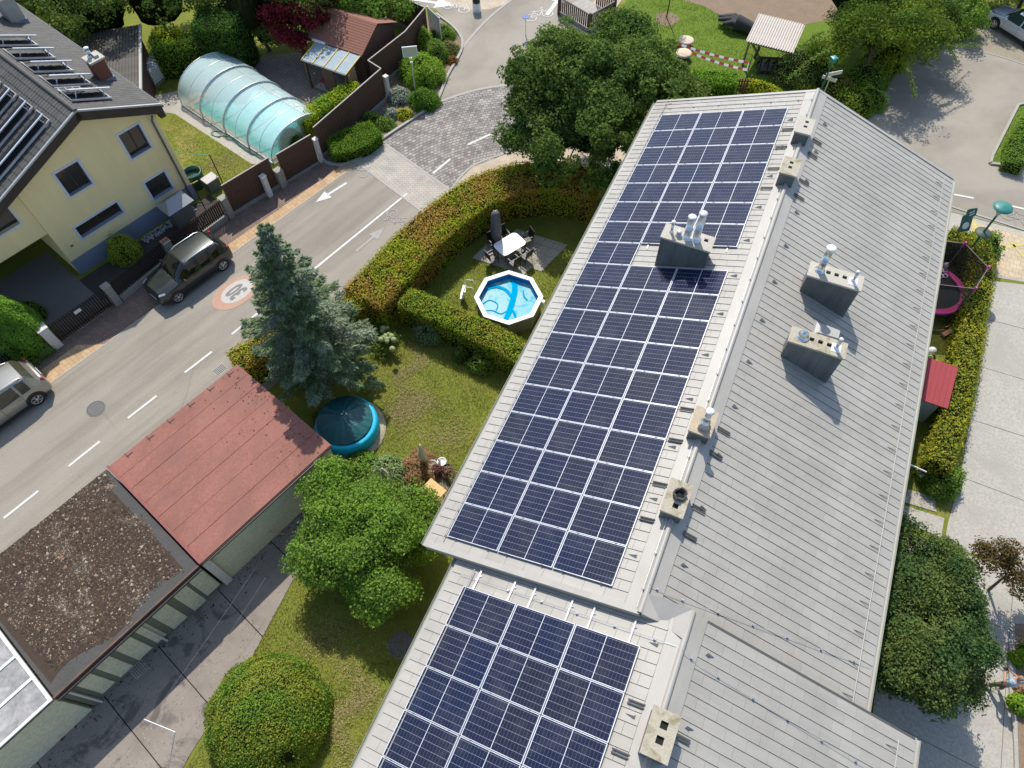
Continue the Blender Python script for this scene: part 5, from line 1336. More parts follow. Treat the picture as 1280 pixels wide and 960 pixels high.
    MB().cbox((xr + .0, 0, .72), (.03, .50, .11)).build('number_plate', WHITE, t); MB().cbox((xf - .005, 0, .42), (.03, .50, .11)).build('number_plate', WHITE, t)
    MB().cbox((xf - .02, 0, .56), (.06, W_ * .62, .13)).build('grille', BLACK, t, bevel=.02)
    MB().cbox((xf - .035, 0, .30), (.07, W_ * .75, .12)).build('bumper_intake', BLACK, t, bevel=.02)
    if sunroof: MB().cbox(((x_roof0 + x_roof1) / 2 + .35, 0, H_ + .035), (.9, .8, .012)).build('sunroof', gl, t, bevel=.004)
    for sy in (-1, 1): MB().cbox((x_h - .03, sy * .3, sect(x_h)[2] + .045), (.03, .5, .02), sy * .1).build('wiper', BLACK, t)
    return t
def paint(name, c, metal=.4, rough=.32):
    m = M(name, c, tuple(x * .95 for x in c), 2, rough, metal, coat=.8); return m
head = math.atan2(-SU.y, -SU.x)
b = (G(226.75, 378.5) + G(280.5, 335)) / 2      # near-side wheels touch the ground
car('dark grey green compact car with roof rails parked by the slatted fence', b - SNv * .84, head, paint('dark_green_grey_paint', (.020, .027, .025), .25), 4.15, 1.76, 1.58, hood=.265)
c = G(51, 503)
car('silver estate car with its tail towards us, cut by the left picture edge', c - SNv * .82 - SU * 1.42, math.atan2(-SU.y, -SU.x), paint('silver_beige_paint', (.34, .33, .29), .55), 4.5, 1.80, 1.62, 'hatch', True, .24, True, (.05, .05, .035), .35)
c = (G(1243, 38) + G(1278, 60)) / 2
dw = (G(1243, 38) - G(1278, 60)).normalized(); nw = Vector((-dw.y, dw.x, 0)); nw = nw if nw.y > 0 else -nw
car('white car parked on the verge in the top right corner', c + nw * .85, math.atan2(dw.y, dw.x), paint('white_paint_car', (.62, .63, .65), .1), 4.2, 1.78, 1.48, 'hatch', False, .25, False, (.03, .05, .05), .33)

# ================================================================ garden between hedge and house
# octagonal pool
def pool():
    c = Vector((-8.69, 18.62, 0)); t = thing('octagonal_pool', 'octagonal above ground pool with white rim and a bright blue liner', 'pool', c, R(22.5 + 1.5))
    n = 8; Ro, Ri, h = 1.60, 1.38, 1.02
    for k in range(n):
        a0, a1 = k * 2 * math.pi / n, (k + 1) * 2 * math.pi / n
        P_ = lambda r, a, z: (r * math.cos(a), r * math.sin(a), z)
        mb = MB(); q = [P_(Ro, a0 + .004, h), P_(Ro, a1 - .004, h), P_(Ri, a1 - .004, h + .0), P_(Ri, a0 + .004, h)]
        mb.add([*q, *[(x, y, z - .05) for x, y, z in q]], [(0, 1, 2, 3), (7, 6, 5, 4), (0, 4, 5, 1), (1, 5, 6, 2), (2, 6, 7, 3), (3, 7, 4, 0)]); mb.build('rim_segment', M('pool_rim_white', (.80, .80, .80), (.74, .74, .74), 3, .5), t)
        mb = MB(); mb.add([P_(1.50, a0, 0), P_(1.50, a1, 0), P_(1.50, a1, h - .05), P_(1.50, a0, h - .05)], [(0, 1, 2, 3)]); mb.build('wall_panel', M('pool_side_grey', (.17, .17, .15), (.13, .13, .12), 2, .7), t)
        mb = MB(); mb.add([P_(1.42, a0, .02), P_(1.42, a1, .02), P_(1.42, a1, h - .05), P_(1.42, a0, h - .05)], [(3, 2, 1, 0)]); mb.build('liner', M('pool_liner_blue', (.01, .20, .58), (.01, .17, .52), 3, .4), t)
    m, tt, b = nodes('pool_floor_water'); co = coord(tt)
    n1 = noise(tt, co, 1.3, 4, .6, 1.2); f = ramp(tt, n1, [(.30, (.27, .45, .47)), (.50, (.20, .43, .47)), (.57, (.03, .33, .47)), (.68, (.24, .45, .48))])
    vo = tt.nodes.new('ShaderNodeTexVoronoi'); vo.feature = 'DISTANCE_TO_EDGE'; vo.inputs['Scale'].default_value = 2.2
    wn = tt.nodes.new('ShaderNodeTexNoise'); wn.inputs['Scale'].default_value = 2.0; tt.links.new(co, wn.inputs['Vector'])
    ad = mixc(tt, .45, co, wn.outputs['Color']); tt.links.new(ad, vo.inputs['Vector'])
    f = mixc(tt, ramp(tt, vo.outputs['Distance'], [(0, (.7, .7, .7)), (.05, (0, 0, 0))]), f, (.04, .48, .62))
    tt.links.new(f, b.inputs['Base Color']); b.inputs['Roughness'].default_value = .30; b.inputs['Specular IOR Level'].default_value = .03
    vs = [(1.41 * math.cos(k * math.pi / 4), 1.41 * math.sin(k * math.pi / 4), .70) for k in range(8)]
    MB().add(vs, [tuple(range(8))]).build('water', m, t)
    bl = M('liner_fold_blue', (.0, .33, .55), (.0, .27, .50), 3, .8, spec=0)
    L = [G(x, y, .79) - c for x, y in ((637, 349), (641, 362), (641, 378), (636, 390), (632, 399))]
    rotm = Matrix.Rotation(-t.rotation_euler.z, 3, 'Z')
    def fold(pts, wd):
        mb = MB(); q = smooth([rotm @ (G(x, y, .725) - c) for x, y in pts], 5)
        for i in range(len(q) - 1):
            d = (q[i+1] - q[i]).normalized(); n_ = Vector((-d.y, d.x, 0)); w0 = wd * 1.7 * (.55 + .45 * math.sin(3.0 * i / len(q))) / 2; w1 = wd * 1.7 * (.55 + .45 * math.sin(3.0 * (i + 1) / len(q))) / 2
            mb.add([q[i] - n_ * w0, q[i+1] - n_ * w1, q[i+1] + n_ * w1, q[i] + n_ * w0, q[i] + Vector((0, 0, .012)), q[i+1] + Vector((0, 0, .012))], [(0, 1, 5, 4), (4, 5, 2, 3)], 0, True)
        mb.build('liner_fold', bl, t)
    fold([(640, 347), (643, 360), (641, 375), (636, 390), (631, 400)], .16); fold([(645, 352), (645, 365), (641, 378)], .09)
    fold([(606, 356), (620, 358), (632, 362), (640, 372)], .10); fold([(604, 366), (612, 360), (625, 358)], .08); fold([(640, 386), (643, 392), (645, 399)], .07)
    fold([(603, 380), (612, 375), (622, 380), (620, 388)], .03); fold([(606, 388), (616, 388), (626, 392), (634, 388)], .03); fold([(654, 363), (655, 370), (659, 375)], .05)
    lt = thing('pool_ladder', 'small white ladder hooked over the left side of the octagonal pool', 'ladder', G(588, 374), R(200))
    for y in (-.22, .22):
        MB().tube([(.45, y, 0), (.15, y, 1.15), (-.15, y, 1.15), (-.25, y, .75)], .022, 6).build('side_pole', WHITE, lt)
    for z in (.25, .5, .75): MB().box(.45 - z * .26 - .08, .45 - z * .26 + .08, -.22, .22, z - .02, z + .02).build('tread', WHITE, lt)
    s_ = thing('pool_skimmer', 'white skimmer box on the right edge of the octagonal pool', 'pool skimmer', G(678, 378, .85)); MB().box(-.12, .12, -.09, .09, -.25, .12).build('box', WHITE, s_, bevel=.03)
pool()
# patio of square tiles
pat = bpy.data.objects.new('patio', None); link(pat); pat['kind'] = 'structure'
A0, A1, A3 = G(590, 323), G(626, 289), G(658, 345)
eu, ev = (A1 - A0) / 4.2, (A3 - A0) / 5.2
for i in range(5):
    for j in range(6):
        if (i, j) in ((4, 0), (0, 5)): continue
        p = A0 + eu * i + ev * j; q = [p + (eu + ev) * .01, p + eu * .985 + ev * .01, p + (eu + ev) * .985, p + ev * .985 + eu * .01]
        MB().prism([v.xy for v in q], -.02, .035 + random.uniform(-.004, .004)).build('tile', PATIO, pat)
t = thing('garden_table', 'white rectangular table with rounded corners on the patio', 'table', G(637, 305, .74) - Vector((0, 0, .74)), R(62))
pts = []
for cx_, cy_, a0 in ((.50, .27, 0), (-.50, .27, 90), (-.50, -.27, 180), (.50, -.27, 270)):
    for k in range(7): a_ = R(a0 + k * 15); pts.append((cx_ + .22 * math.cos(a_), cy_ + .22 * math.sin(a_)))
MB().prism(pts, .70, .74).build('tabletop', M('table_white', (.85, .85, .85), (.82, .82, .82), 3, .4), t)
for x in (-.5, .5):
    for y in (-.32, .32): MB().tube([(x, y, 0), (x, y, .70)], .02, 6).build('leg', BLACK, t)
def gchair(loc, rz, label, mat=BLACK, grp='chairs around the white garden table'):
    t = thing('garden_chair', label, 'chair', loc, rz, grp)
    MB().box(-.24, .24, -.24, .22, .40, .43).build('seat', mat, t); 
    mb = MB(); mb.cbox((0, .27, .70), (.46, .03, .52), 0, rx=-.15); mb.build('backrest', mat, t)
    for x in (-.23, .23):
        for y in (-.22, .22): MB().tube([(x, y, 0), (x * .95, y, .40)], .014, 5).build('leg', mat, t)
        MB().box(x - .025, x + .025, -.2, .25, .60, .63).build('armrest', mat, t)
tc = G(637, 305, .74); tc.z = 0; e1 = Vector((math.cos(R(62)), math.sin(R(62)), 0)); e2 = Vector((-e1.y, e1.x, 0))
for k, (a_, b_, rr, lab) in enumerate([(.30, .82, 0, 'black garden chair at the white table, far left side'), (-.35, .82, 0, 'black garden chair at the white table, near the folded umbrella'), (.35, -.82, 180, 'black garden chair at the white table, right side towards the house'), (-.35, -.80, 180, 'black garden chair at the white table, on the pool side'), (1.08, 0, -90, 'black garden chair at the far head of the white table'), (-1.02, .1, 90, 'black garden chair at the near head of the white table')]):
    gchair(tc + e1 * a_ + e2 * b_, R(62 + rr + random.uniform(-12, 12)), lab)
def umbrella(b, h, label, mat, r0=.16, lean=(0, 0)):
    t = thing('folded_umbrella', label, 'parasol', b)
    n = 12; mb = MB(); vs = []; prof = [(.45, .07), (.60, .13), (1.0, .145), (1.6, .135), (2.1, .115), (2.38, .10), (2.42, .03)] if r0 > .2 else [(.55, .10), (.75, .15), (1.1, .19), (1.6, .17), (2.0, .11), (2.3, .05), (2.42, .01)]; k_ = h / 2.42
    for z, r in prof:
        for j in range(n):
            a_ = j / n * 6.283; rr = r * (1 + (.28 if j % 2 else -.18)) * r0 / .16; vs.append((rr * math.cos(a_) + lean[0] * z, rr * math.sin(a_) + lean[1] * z, z * k_))
    mb.add(vs, [(i*n + j, i*n + (j+1) % n, (i+1)*n + (j+1) % n, (i+1)*n + j) for i in range(len(prof) - 1) for j in range(n)], 0, True)
    mb.build('canopy', mat, t)
    MB().tube([(0, 0, .05), (lean[0] * 2.4, lean[1] * 2.4, h + .03)], .02, 6).build('pole', WHITE, t)
    MB().lathe([(.26, 0), (.26, .05), (.05, .08)], n=16).build('base', CLAD, t)
    MB().tube([(lean[0] + .17 * r0/.16 * math.cos(a_), lean[1] + .17 * r0/.16 * math.sin(a_), 1.0 * k_) for a_ in np.linspace(0, 6.283, 12)], .012, 5).build('strap', CLAD, t)
umbrella(G(621, 309), 2.45, 'closed dark grey parasol beside the white garden table', M('charcoal_fabric', (.14, .14, .155), (.11, .11, .125), 3, .9), .24)
umbrella(G(532, 583), 1.95, 'slim closed white parasol beside the brown ornamental grass', M('cream_fabric', (.62, .60, .55), (.5, .48, .44), 3, .9), .11)
umbrella(G(488, 612), 2.0, 'closed pale parasol standing in front of the rounded tree', M('grey_cream_fabric', (.48, .46, .42), (.4, .38, .35), 3, .9), .14)
# round pool with a dark green cover
t = thing('covered_pool', 'round paddling pool with blue wall and dark green domed cover', 'pool', G(434, 531, .5) - Vector((0, 0, .5)), R(20))
MB().lathe([(1.24, 0), (1.32, .25), (1.30, .70), (1.22, .77), (1.05, .70)], n=40, cap=False).build('wall', M('pool_blue', (.01, .42, .62), (.01, .36, .56), 3, .5, spec=.2), t)
n = 66; vs = []; fs = []; ofs = (Matrix.Rotation(-R(20), 3, 'Z') @ (G(420, 515) - G(440, 540))).normalized()
for i in range(9):
    r = 1.17 * i / 8
    for j in range(n):
        a_ = j / n * 6.283; z = .80 + .40 * (1 - (i / 8) ** 1.7) + .022 * math.sin(a_ * 17 + 1.5 * math.sin(a_ * 3)) * (i / 8) ** .6; vs.append((r * math.cos(a_) + .10 * ofs.x, r * math.sin(a_) + .10 * ofs.y, z))
fs = [(i*n + j, (i+1)*n + j, (i+1)*n + (j+1) % n, i*n + (j+1) % n) for i in range(8) for j in range(n)]
cvm = M('green_tarp', (.014, .105, .11), (.008, .06, .07), 5, .38, spec=.5, bmp=.5, fine=2, dist=.04); MB().add(vs, fs, 0, True).build('cover', cvm, t)
MB().lathe([(1.55, 0), (1.55, .05), (1.25, .05)], n=40, cap=False).build('base_ring', CONC, t)
# wooden table, flower tubs and stones near the near end of the house
t = thing('wooden_table', 'light wooden table beside the eave, next to dark flower tubs', 'table', G(533, 622, .7) - Vector((0, 0, .7)), R(74))
for k in range(5): MB().box(-.72, .72, -.42 + k * .17, -.255 + k * .17, .70, .73).build('board', M('honey_wood', (.62, .38, .14), (.55, .33, .12), 3, .6, island=.1), t)
for x in (-.6, .6):
    for y in (-.34, .34): MB().box(x - .03, x + .03, y - .03, y + .03, 0, .70).build('leg', WOOD, t)
gchair(G(512, 622), R(200), 'dark garden chair left of the wooden table', CLAD, 'chairs at the wooden table')
sheet('terrace', P((498, 600), (530, 588), (575, 600), (585, 640), (545, 660), (500, 640)), L0 * 2, M('stony_terrace', (.28, .22, .16), (.18, .14, .10), 3, .95, bmp=.5, fine=6, geo=True))
for k, (x, y, mt, s_) in enumerate([(541, 588, CONCL, .28), (534, 593, CONCL, .24), (553, 581, WHITE, .20), (546, 583, CLAD, .2), (560, 590, BLACK, .22)]):
    t = thing('flower_tub', ['pale stone tub left of the white bowl', 'small pale stone tub nearest the slim parasol', 'round white bowl among the flower tubs', 'grey tub behind the white bowl', 'dark tub closest to the roof eave'][k], 'flower tub', G(x, y))
    MB().lathe([(s_ * .6, 0), (s_ * .9, s_ * .8), (s_, s_ * 1.6), (s_ * .85, s_ * 1.6), (s_ * .8, s_ * 1.4), (0.001, s_ * 1.35)], n=16).build('tub', mt, t)

# ================================================================ foliage tools
def unit(v): return v / np.maximum(np.linalg.norm(v, axis=1, keepdims=True), 1e-9)
def leaves(name, P_, Nrm, size, mat, parent=None, aspect=.55, jit=.7, droop=0.0, sizevar=.5, dirs=None, **kw):
    """one small kite shaped leaf per point"""
    n = len(P_); N_ = unit(Nrm + rng.normal(0, jit, (n, 3)))
    if dirs is None: T = rng.normal(0, 1, (n, 3))
    else: T = dirs + rng.normal(0, .35, (n, 3))
    T[:, 2] -= droop
    T = unit(T - N_ * (T * N_).sum(1, keepdims=True)); B = np.cross(N_, T)
    sz = (size * (1 + rng.uniform(-sizevar, sizevar, n)))[:, None]
    V = np.empty((n, 4, 3)); V[:, 0] = P_ - T * sz * .5; V[:, 1] = P_ + B * sz * aspect * .5 - T * sz * .05 + N_ * sz * .06; V[:, 2] = P_ + T * sz * .5; V[:, 3] = P_ - B * sz * aspect * .5 - T * sz * .05 + N_ * sz * .06
    idx = np.arange(n)[:, None] * 4 + np.array([[0, 1, 2, 3]])
    me = bpy.data.meshes.new(name); me.vertices.add(4 * n); me.vertices.foreach_set('co', V.astype(np.float32).ravel())
    me.loops.add(4 * n); me.loops.foreach_set('vertex_index', idx.astype(np.int32).ravel()); me.polygons.add(n)
    me.polygons.foreach_set('loop_start', (np.arange(n) * 4).astype(np.int32)); me.materials.append(mat); me.update(calc_edges=True)
    o = bpy.data.objects.new(name, me); link(o, parent); tag(o, **kw); return o
def clumpcloud(c, rad, nclump, per, csize, lo=-.35, flat=1.0, seed=None, bias=None):
    """points in many small clumps spread over and inside an ellipsoid"""
    nm = max(7, int(nclump / 22)); dm = unit(rng.normal(0, 1, (nm, 3))); dm[:, 2] = np.where(dm[:, 2] < lo, -dm[:, 2] * .5, dm[:, 2]); dm = unit(dm)
    rm = rng.uniform(.46, .82, nm); sm_ = rng.uniform(.20, .46, nm); which = rng.integers(0, nm, nclump)
    e0 = unit(rng.normal(0, 1, (nclump, 3)) + dm[which] * .9); d = unit(dm[which] * rm[which, None] + e0 * sm_[which, None])
    cc = np.array(c) + (dm[which] * rm[which, None] + e0 * (sm_[which] * np.where(rng.random(nclump) > .86, rng.uniform(1.0, 1.5, nclump), rng.uniform(.7, 1.03, nclump)))[:, None]) * np.array(rad)
    cs = csize * rng.uniform(.6, 1.3, nclump)
    e = unit(rng.normal(0, 1, (nclump * per, 3))); rr = rng.uniform(.3, 1, nclump * per) ** .5
    off = e * (np.repeat(cs, per) * rr)[:, None]; off[:, 2] *= .65 * flat
    P_ = np.repeat(cc, per, axis=0) + off
    Nn = unit(e * .8 + np.repeat(d, per, axis=0) * .8 + np.array([0, 0, .5]))
    return P_, Nn, cc
def core(c, rad, mat=None, parent=None, k=.72, name='light_block_core'):  # solid dark lump added inside a crown to stop light, not modelled twigs
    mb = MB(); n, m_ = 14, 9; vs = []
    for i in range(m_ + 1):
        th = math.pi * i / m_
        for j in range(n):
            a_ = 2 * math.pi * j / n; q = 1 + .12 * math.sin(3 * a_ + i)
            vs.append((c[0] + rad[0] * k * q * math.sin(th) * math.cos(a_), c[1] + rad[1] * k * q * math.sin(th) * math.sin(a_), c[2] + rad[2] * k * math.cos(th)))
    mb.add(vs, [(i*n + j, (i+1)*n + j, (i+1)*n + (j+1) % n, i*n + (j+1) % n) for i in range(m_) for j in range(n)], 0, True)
    return mb.build(name, mat or DARKCORE, parent)
def branches(base, top, cc, trunk_r, nb, parent, mat=BARK):
    base, top = Vector(base), Vector(top)
    mid = base.lerp(top, .5) + Vector((random.uniform(-.2, .2), random.uniform(-.2, .2), 0))
    MB().tube([base, base.lerp(mid, .6), mid, top], [trunk_r, trunk_r * .8, trunk_r * .6, trunk_r * .3], 9).build('trunk', mat, parent)
    sel = cc[rng.choice(len(cc), min(nb, len(cc)), replace=False)]
    mb = MB()
    for q in sel:
        q = Vector(q); s_ = base.lerp(top, random.uniform(.35, .95)); m_ = s_.lerp(q, .5) + Vector((0, 0, .15 * (q - s_).length * .5))
        r = trunk_r * random.uniform(.22, .42); mb.tube([s_, m_, q], [r, r * .6, r * .2], 5)
    mb.build('limbs', mat, parent, kind='stuff')
def tree(name, label, cat, base, ch, crad, nclump, per, csize, leaf, mat, trunk_r=.16, nb=40, aspect=.6, lo=-.4, k=.55, group=None, lobes=None, off=(0, 0)):
    global rng
    rng = np.random.default_rng(len(label) * 31 + sum(map(ord, label))); random.seed(len(label))
    base = Vector((base[0], base[1], 0)); t = thing(name, label, cat, base, 0, group)
    c = (off[0], off[1], ch)
    Ps, Ns, Cs = [], [], []
    for (lx, ly, lz, s_) in (lobes or [(0, 0, 0, 1)]):
        P_, Nn, cc = clumpcloud((c[0] + lx, c[1] + ly, c[2] + lz), np.array(crad) * s_, int(nclump * s_ * s_), per, csize, lo); Ps.append(P_); Ns.append(Nn); Cs.append(cc)
        if k: core((c[0] + lx, c[1] + ly, c[2] + lz - .15 * crad[2]), np.array(crad) * s_, DARKCORE, t, k * .70)
    P_, Nn, cc = np.vstack(Ps), np.vstack(Ns), np.vstack(Cs)
    kp = P_[:, 2] > .05; leaves('crown', P_[kp], Nn[kp], leaf, mat, t, aspect)
    branches((0, 0, 0), (c[0] * .7, c[1] * .7, ch + crad[2] * .5), cc, trunk_r, nb, t)
    return t
def hedge(name, label, pts, width, h, mat, leaf=.06, dens=420, cat='hedge', rough=.10, z0=0.0, corecol=None, group=None):
    """clipped hedge following a line; leaves on top and sides"""
    pts = [Vector((p[0], p[1], 0)) for p in pts]; o_ = pts[0].copy(); t = thing(name, label, cat, o_, 0, group)
    Ps, Ns = [], []; mb = MB(); wds = width if isinstance(width, (list, tuple)) else [width] * len(pts)
    ring = []
    for i, p in enumerate(pts):
        d = (pts[min(i+1, len(pts)-1)] - pts[max(i-1, 0)]).normalized(); n_ = Vector((-d.y, d.x, 0)); w_ = wds[i] * .5 - .10
        ring.append([p - o_ - n_ * w_, p - o_ + n_ * w_, n_])
    for i in range(len(ring) - 1):
        a, b, _ = ring[i]; c, d, _ = ring[i+1]; hz_ = h - .12
        mb.add([a, b, d, c, a + Vector((0, 0, hz_)), b + Vector((0, 0, hz_)), d + Vector((0, 0, hz_)), c + Vector((0, 0, hz_))], [(4, 7, 6, 5), (0, 4, 5, 1), (1, 5, 6, 2), (2, 6, 7, 3), (3, 7, 4, 0)])
    mb.build('light_block_core', DARKCORE, t)  # solid core added so no light passes through the hedge leaves
    for i in range(len(pts) - 1):
        a, b = np.array(pts[i] - o_), np.array(pts[i+1] - o_); L_ = np.linalg.norm(b - a)
        if L_ < 1e-4: continue
        d = (b - a) / L_; n0 = np.array(ring[i][2]); n1 = np.array(ring[i+1][2]); w0, w1 = wds[i] * .5, wds[i+1] * .5
        wm = (w0 + w1)
        nt_ = int(L_ * wm * dens); s_ = rng.random(nt_); v = rng.uniform(-1, 1, nt_)
        W_ = (w0 + (w1 - w0) * s_)[:, None]; Nn = n0 + (n1 - n0) * s_[:, None]
        P_ = a + (b - a) * s_[:, None] + Nn * W_ * v[:, None]
        zz = h + rng.normal(0, rough * .6, nt_) + np.where(rng.random(nt_) > .985, .14, 0) - .16 * np.abs(v) ** 5 * 1.0 + .07 * np.sin(P_[:, 0] * 2.1 + o_.x) * np.sin(P_[:, 1] * 1.7) + .05 * np.sin(P_[:, 0] * 6.3) * np.sin(P_[:, 1] * 5.1 + 1)
        P_[:, 2] = zz; Ps.append(P_); Ns.append(np.tile([0, 0, 1.0], (nt_, 1)) + Nn * v[:, None] * .3)
        for sg in (-1, 1):
            ns_ = int(L_ * h * dens * .8); s_ = rng.random(ns_); Nn = n0 + (n1 - n0) * s_[:, None]; W_ = (w0 + (w1 - w0) * s_)[:, None]
            P_ = a + (b - a) * s_[:, None] + sg * Nn * (W_ + rng.normal(-.03, rough * .45, ns_)[:, None]); P_[:, 2] = rng.uniform(.03, h, ns_); P_[:, :2] -= sg * Nn[:, :2] * (.10 * (1 - P_[:, 2:3] / h))
            Ps.append(P_); Ns.append(sg * Nn + np.array([0, 0, .35]))
    for e_, sg in ((0, -1), (-1, 1)):       # end caps
        p = np.array(pts[e_] - o_); n_ = np.array(ring[e_][2]); d = np.array([n_[1], -n_[0], 0]) * sg; ne = int(wds[e_] * h * dens); v = rng.uniform(-1, 1, ne)
        P_ = p + n_ * (v * wds[e_] * .5)[:, None] + d * rng.normal(.0, rough * .5, ne)[:, None]; P_[:, 2] = rng.uniform(.03, h, ne); Ps.append(P_); Ns.append(np.tile(d, (ne, 1)))
    P_ = np.vstack(Ps); P_[:, 2] += z0
    leaves('foliage', P_, np.vstack(Ns), leaf, mat, t, .62, .65)
    return t
def shrub(label, c, rad, mat, n=2500, leaf=.05, name='shrub', cat='shrub', group=None, aspect=.55, jit=.7, h0=0.0):
    t = thing(name, label, cat, Vector((c[0], c[1], h0)), 0, group)
    d = unit(rng.normal(0, 1, (n, 3))); d[:, 2] = np.abs(d[:, 2]); ph = rng.uniform(0, 6.28, 3)
    r = (1 + .10 * np.sin(d[:, 0] * 6 + ph[0]) * np.cos(d[:, 1] * 6 + ph[1]) + rng.normal(0, .07, n)) * rng.uniform(.82, 1.0, n)
    P_ = d * np.array(rad) * r[:, None]; P_[:, 2] = np.maximum(P_[:, 2], .02)
    core((0, 0, rad[2] * .12), (rad[0], rad[1], rad[2]), DARKCORE, t, .80)
    leaves('foliage', P_, d + np.array([0, 0, .3]), leaf, mat, t, aspect, jit); return t
g_ = lambda *c: leafmat(*c)
HEDGE = leafmat('mixed_hedge_leaves', [(.09, .14, .010), (.16, .19, .015), (.23, .21, .02), (.12, .15, .012)], .30, [(.22, .12, .03), (.32, .11, .045), (.25, .17, .025), (.13, .12, .015)], .75, 2.2)
HEDGE2 = leafmat('green_hedge_leaves', [(.06, .10, .010), (.10, .15, .014), (.17, .19, .02), (.08, .12, .012)], .30, [(.12, .13, .015), (.20, .17, .03), (.09, .13, .012)], .8, 2.3)
LG = leafmat('bright_leaves', [(.045, .085, .016), (.08, .135, .022), (.12, .18, .032), (.06, .11, .018)], .32, [(.08, .15, .018), (.13, .20, .03)], .9)
LD = leafmat('dark_leaves', [(.024, .052, .012), (.045, .082, .018), (.070, .108, .022), (.034, .066, .015)], .30, [(.065, .10, .02), (.09, .125, .025)], .5, 2.0)
LD2 = leafmat('deep_green_leaves', [(.018, .042, .014), (.032, .062, .018), (.050, .082, .026)], .22, [(.06, .09, .022), (.085, .105, .03)], .7, 2.0)
LB = leafmat('clipped_bush_leaves', [(.05, .10, .012), (.09, .15, .018), (.13, .19, .03), (.065, .12, .014)], .30, [(.12, .15, .02), (.17, .18, .03)], .9)
LY = leafmat('yellow_leaves', [(.25, .30, .015), (.34, .36, .02), (.18, .26, .015)], .35)
LR = leafmat('red_maple_leaves', [(.10, .012, .020), (.17, .022, .030), (.07, .010, .016)], .30, None, .35, 1.25)
LF = leafmat('light_ferny_leaves', [(.07, .14, .012), (.12, .20, .02), (.17, .25, .03), (.09, .17, .015)], .38, [(.15, .23, .03), (.20, .25, .03)], .5)
LS_ = leafmat('silver_leaves', [(.16, .18, .14), (.22, .24, .19), (.12, .15, .10)], .25)
LBR = leafmat('brown_grass_leaves', [(.20, .11, .05), (.28, .17, .09), (.13, .07, .035)], .25)
NB = leafmat('blue_spruce_needles', [(.07, .095, .058), (.12, .150, .100), (.18, .205, .145), (.09, .118, .076)], .2, [(.06, .098, .042), (.11, .145, .068)], .9, 2.0)

# ---- blue spruce
def spruce(base, H_, Rb, label):
    t = thing('blue_spruce', label, 'tree', base)
    MB().tube([(0, 0, 0), (.05, 0, H_ * .5), (0, 0, H_ * .98)], [.17, .10, .02], 8).build('trunk', BARK, t)
    Ps, Ns, Ts = [], [], []; mb = MB()
    z = 1.15
    while z < H_ - .15:
        u = z / H_; R_ = Rb * (1 - u) ** .90 * (1.0 if u > .10 else .8) + .10; nb_ = max(4, int(9 * (1 - u) + 4)); a0 = random.uniform(0, 6.28)
        for k in range(nb_):
            a_ = a0 + k * 6.283 / nb_ + random.uniform(-.2, .2); Lb = R_ * random.choice((.62, .8, .95, 1.05, 1.22)); up_ = random.uniform(-.12, .05) + .30 * u
            dr = np.array([math.cos(a_), math.sin(a_), 0]); sd_ = np.array([-dr[1], dr[0], 0])
            mb.tube([(0, 0, z), tuple(dr * Lb * .5 + [0, 0, z + up_ * Lb * .5 + .03]), tuple(dr * Lb + [0, 0, z + up_ * Lb + .10 * Lb])], [.03, .02, .006], 4)
            m_ = int(190 * Lb + 50); s_ = rng.uniform(.10, 1.0, m_) ** .7; wd = .34 * Lb ** .6 * (1 - s_ ** 1.5 * .75) ; v = rng.uniform(-1, 1, m_)
            P_ = dr * (Lb * s_ + np.abs(v) * wd * .30)[:, None] + sd_ * (v * wd)[:, None]
            P_[:, 2] = z + up_ * Lb * s_ + .10 * Lb * s_ ** 2 + .05 - np.abs(v) * wd * .30 + rng.normal(0, .03, m_)
            Ps.append(P_); Ns.append(np.tile([0, 0, 1.0], (m_, 1)) + rng.normal(0, .25, (m_, 3))); Ts.append(dr + sd_ * (np.sign(v) * .8)[:, None] + np.array([0, 0, .05]))
        z += .20 + .20 * (1 - u)
    mb.build('limbs', BARK, t, kind='stuff')
    leaves('needles', np.vstack(Ps), np.vstack(Ns), .16, NB, t, .26, .40, dirs=np.vstack(Ts))
    return t
sp = spruce(G(408, 468), 9.3, 2.85, 'tall blue spruce between the red garage roof and the street')
# ---- big deciduous tree
c = G(750, 120, 4.6)
tree('broadleaf_tree', 'large round dark green tree beyond the far end of the long roof', 'tree', c, 4.5, (4.0, 3.6, 2.8), 430, 170, .55, .13, LD, .24, 160, .62, -.75, .30, lobes=[(-1.7, .0, .1, .80), (1.7, .9, .0, .80), (.2, 2.2, .1, .74), (.3, -2.1, -.6, .72), (0, 0, .6, .85), (-2.2, -1.9, -.9, .52), (2.7, -1.0, -1.0, .56)])
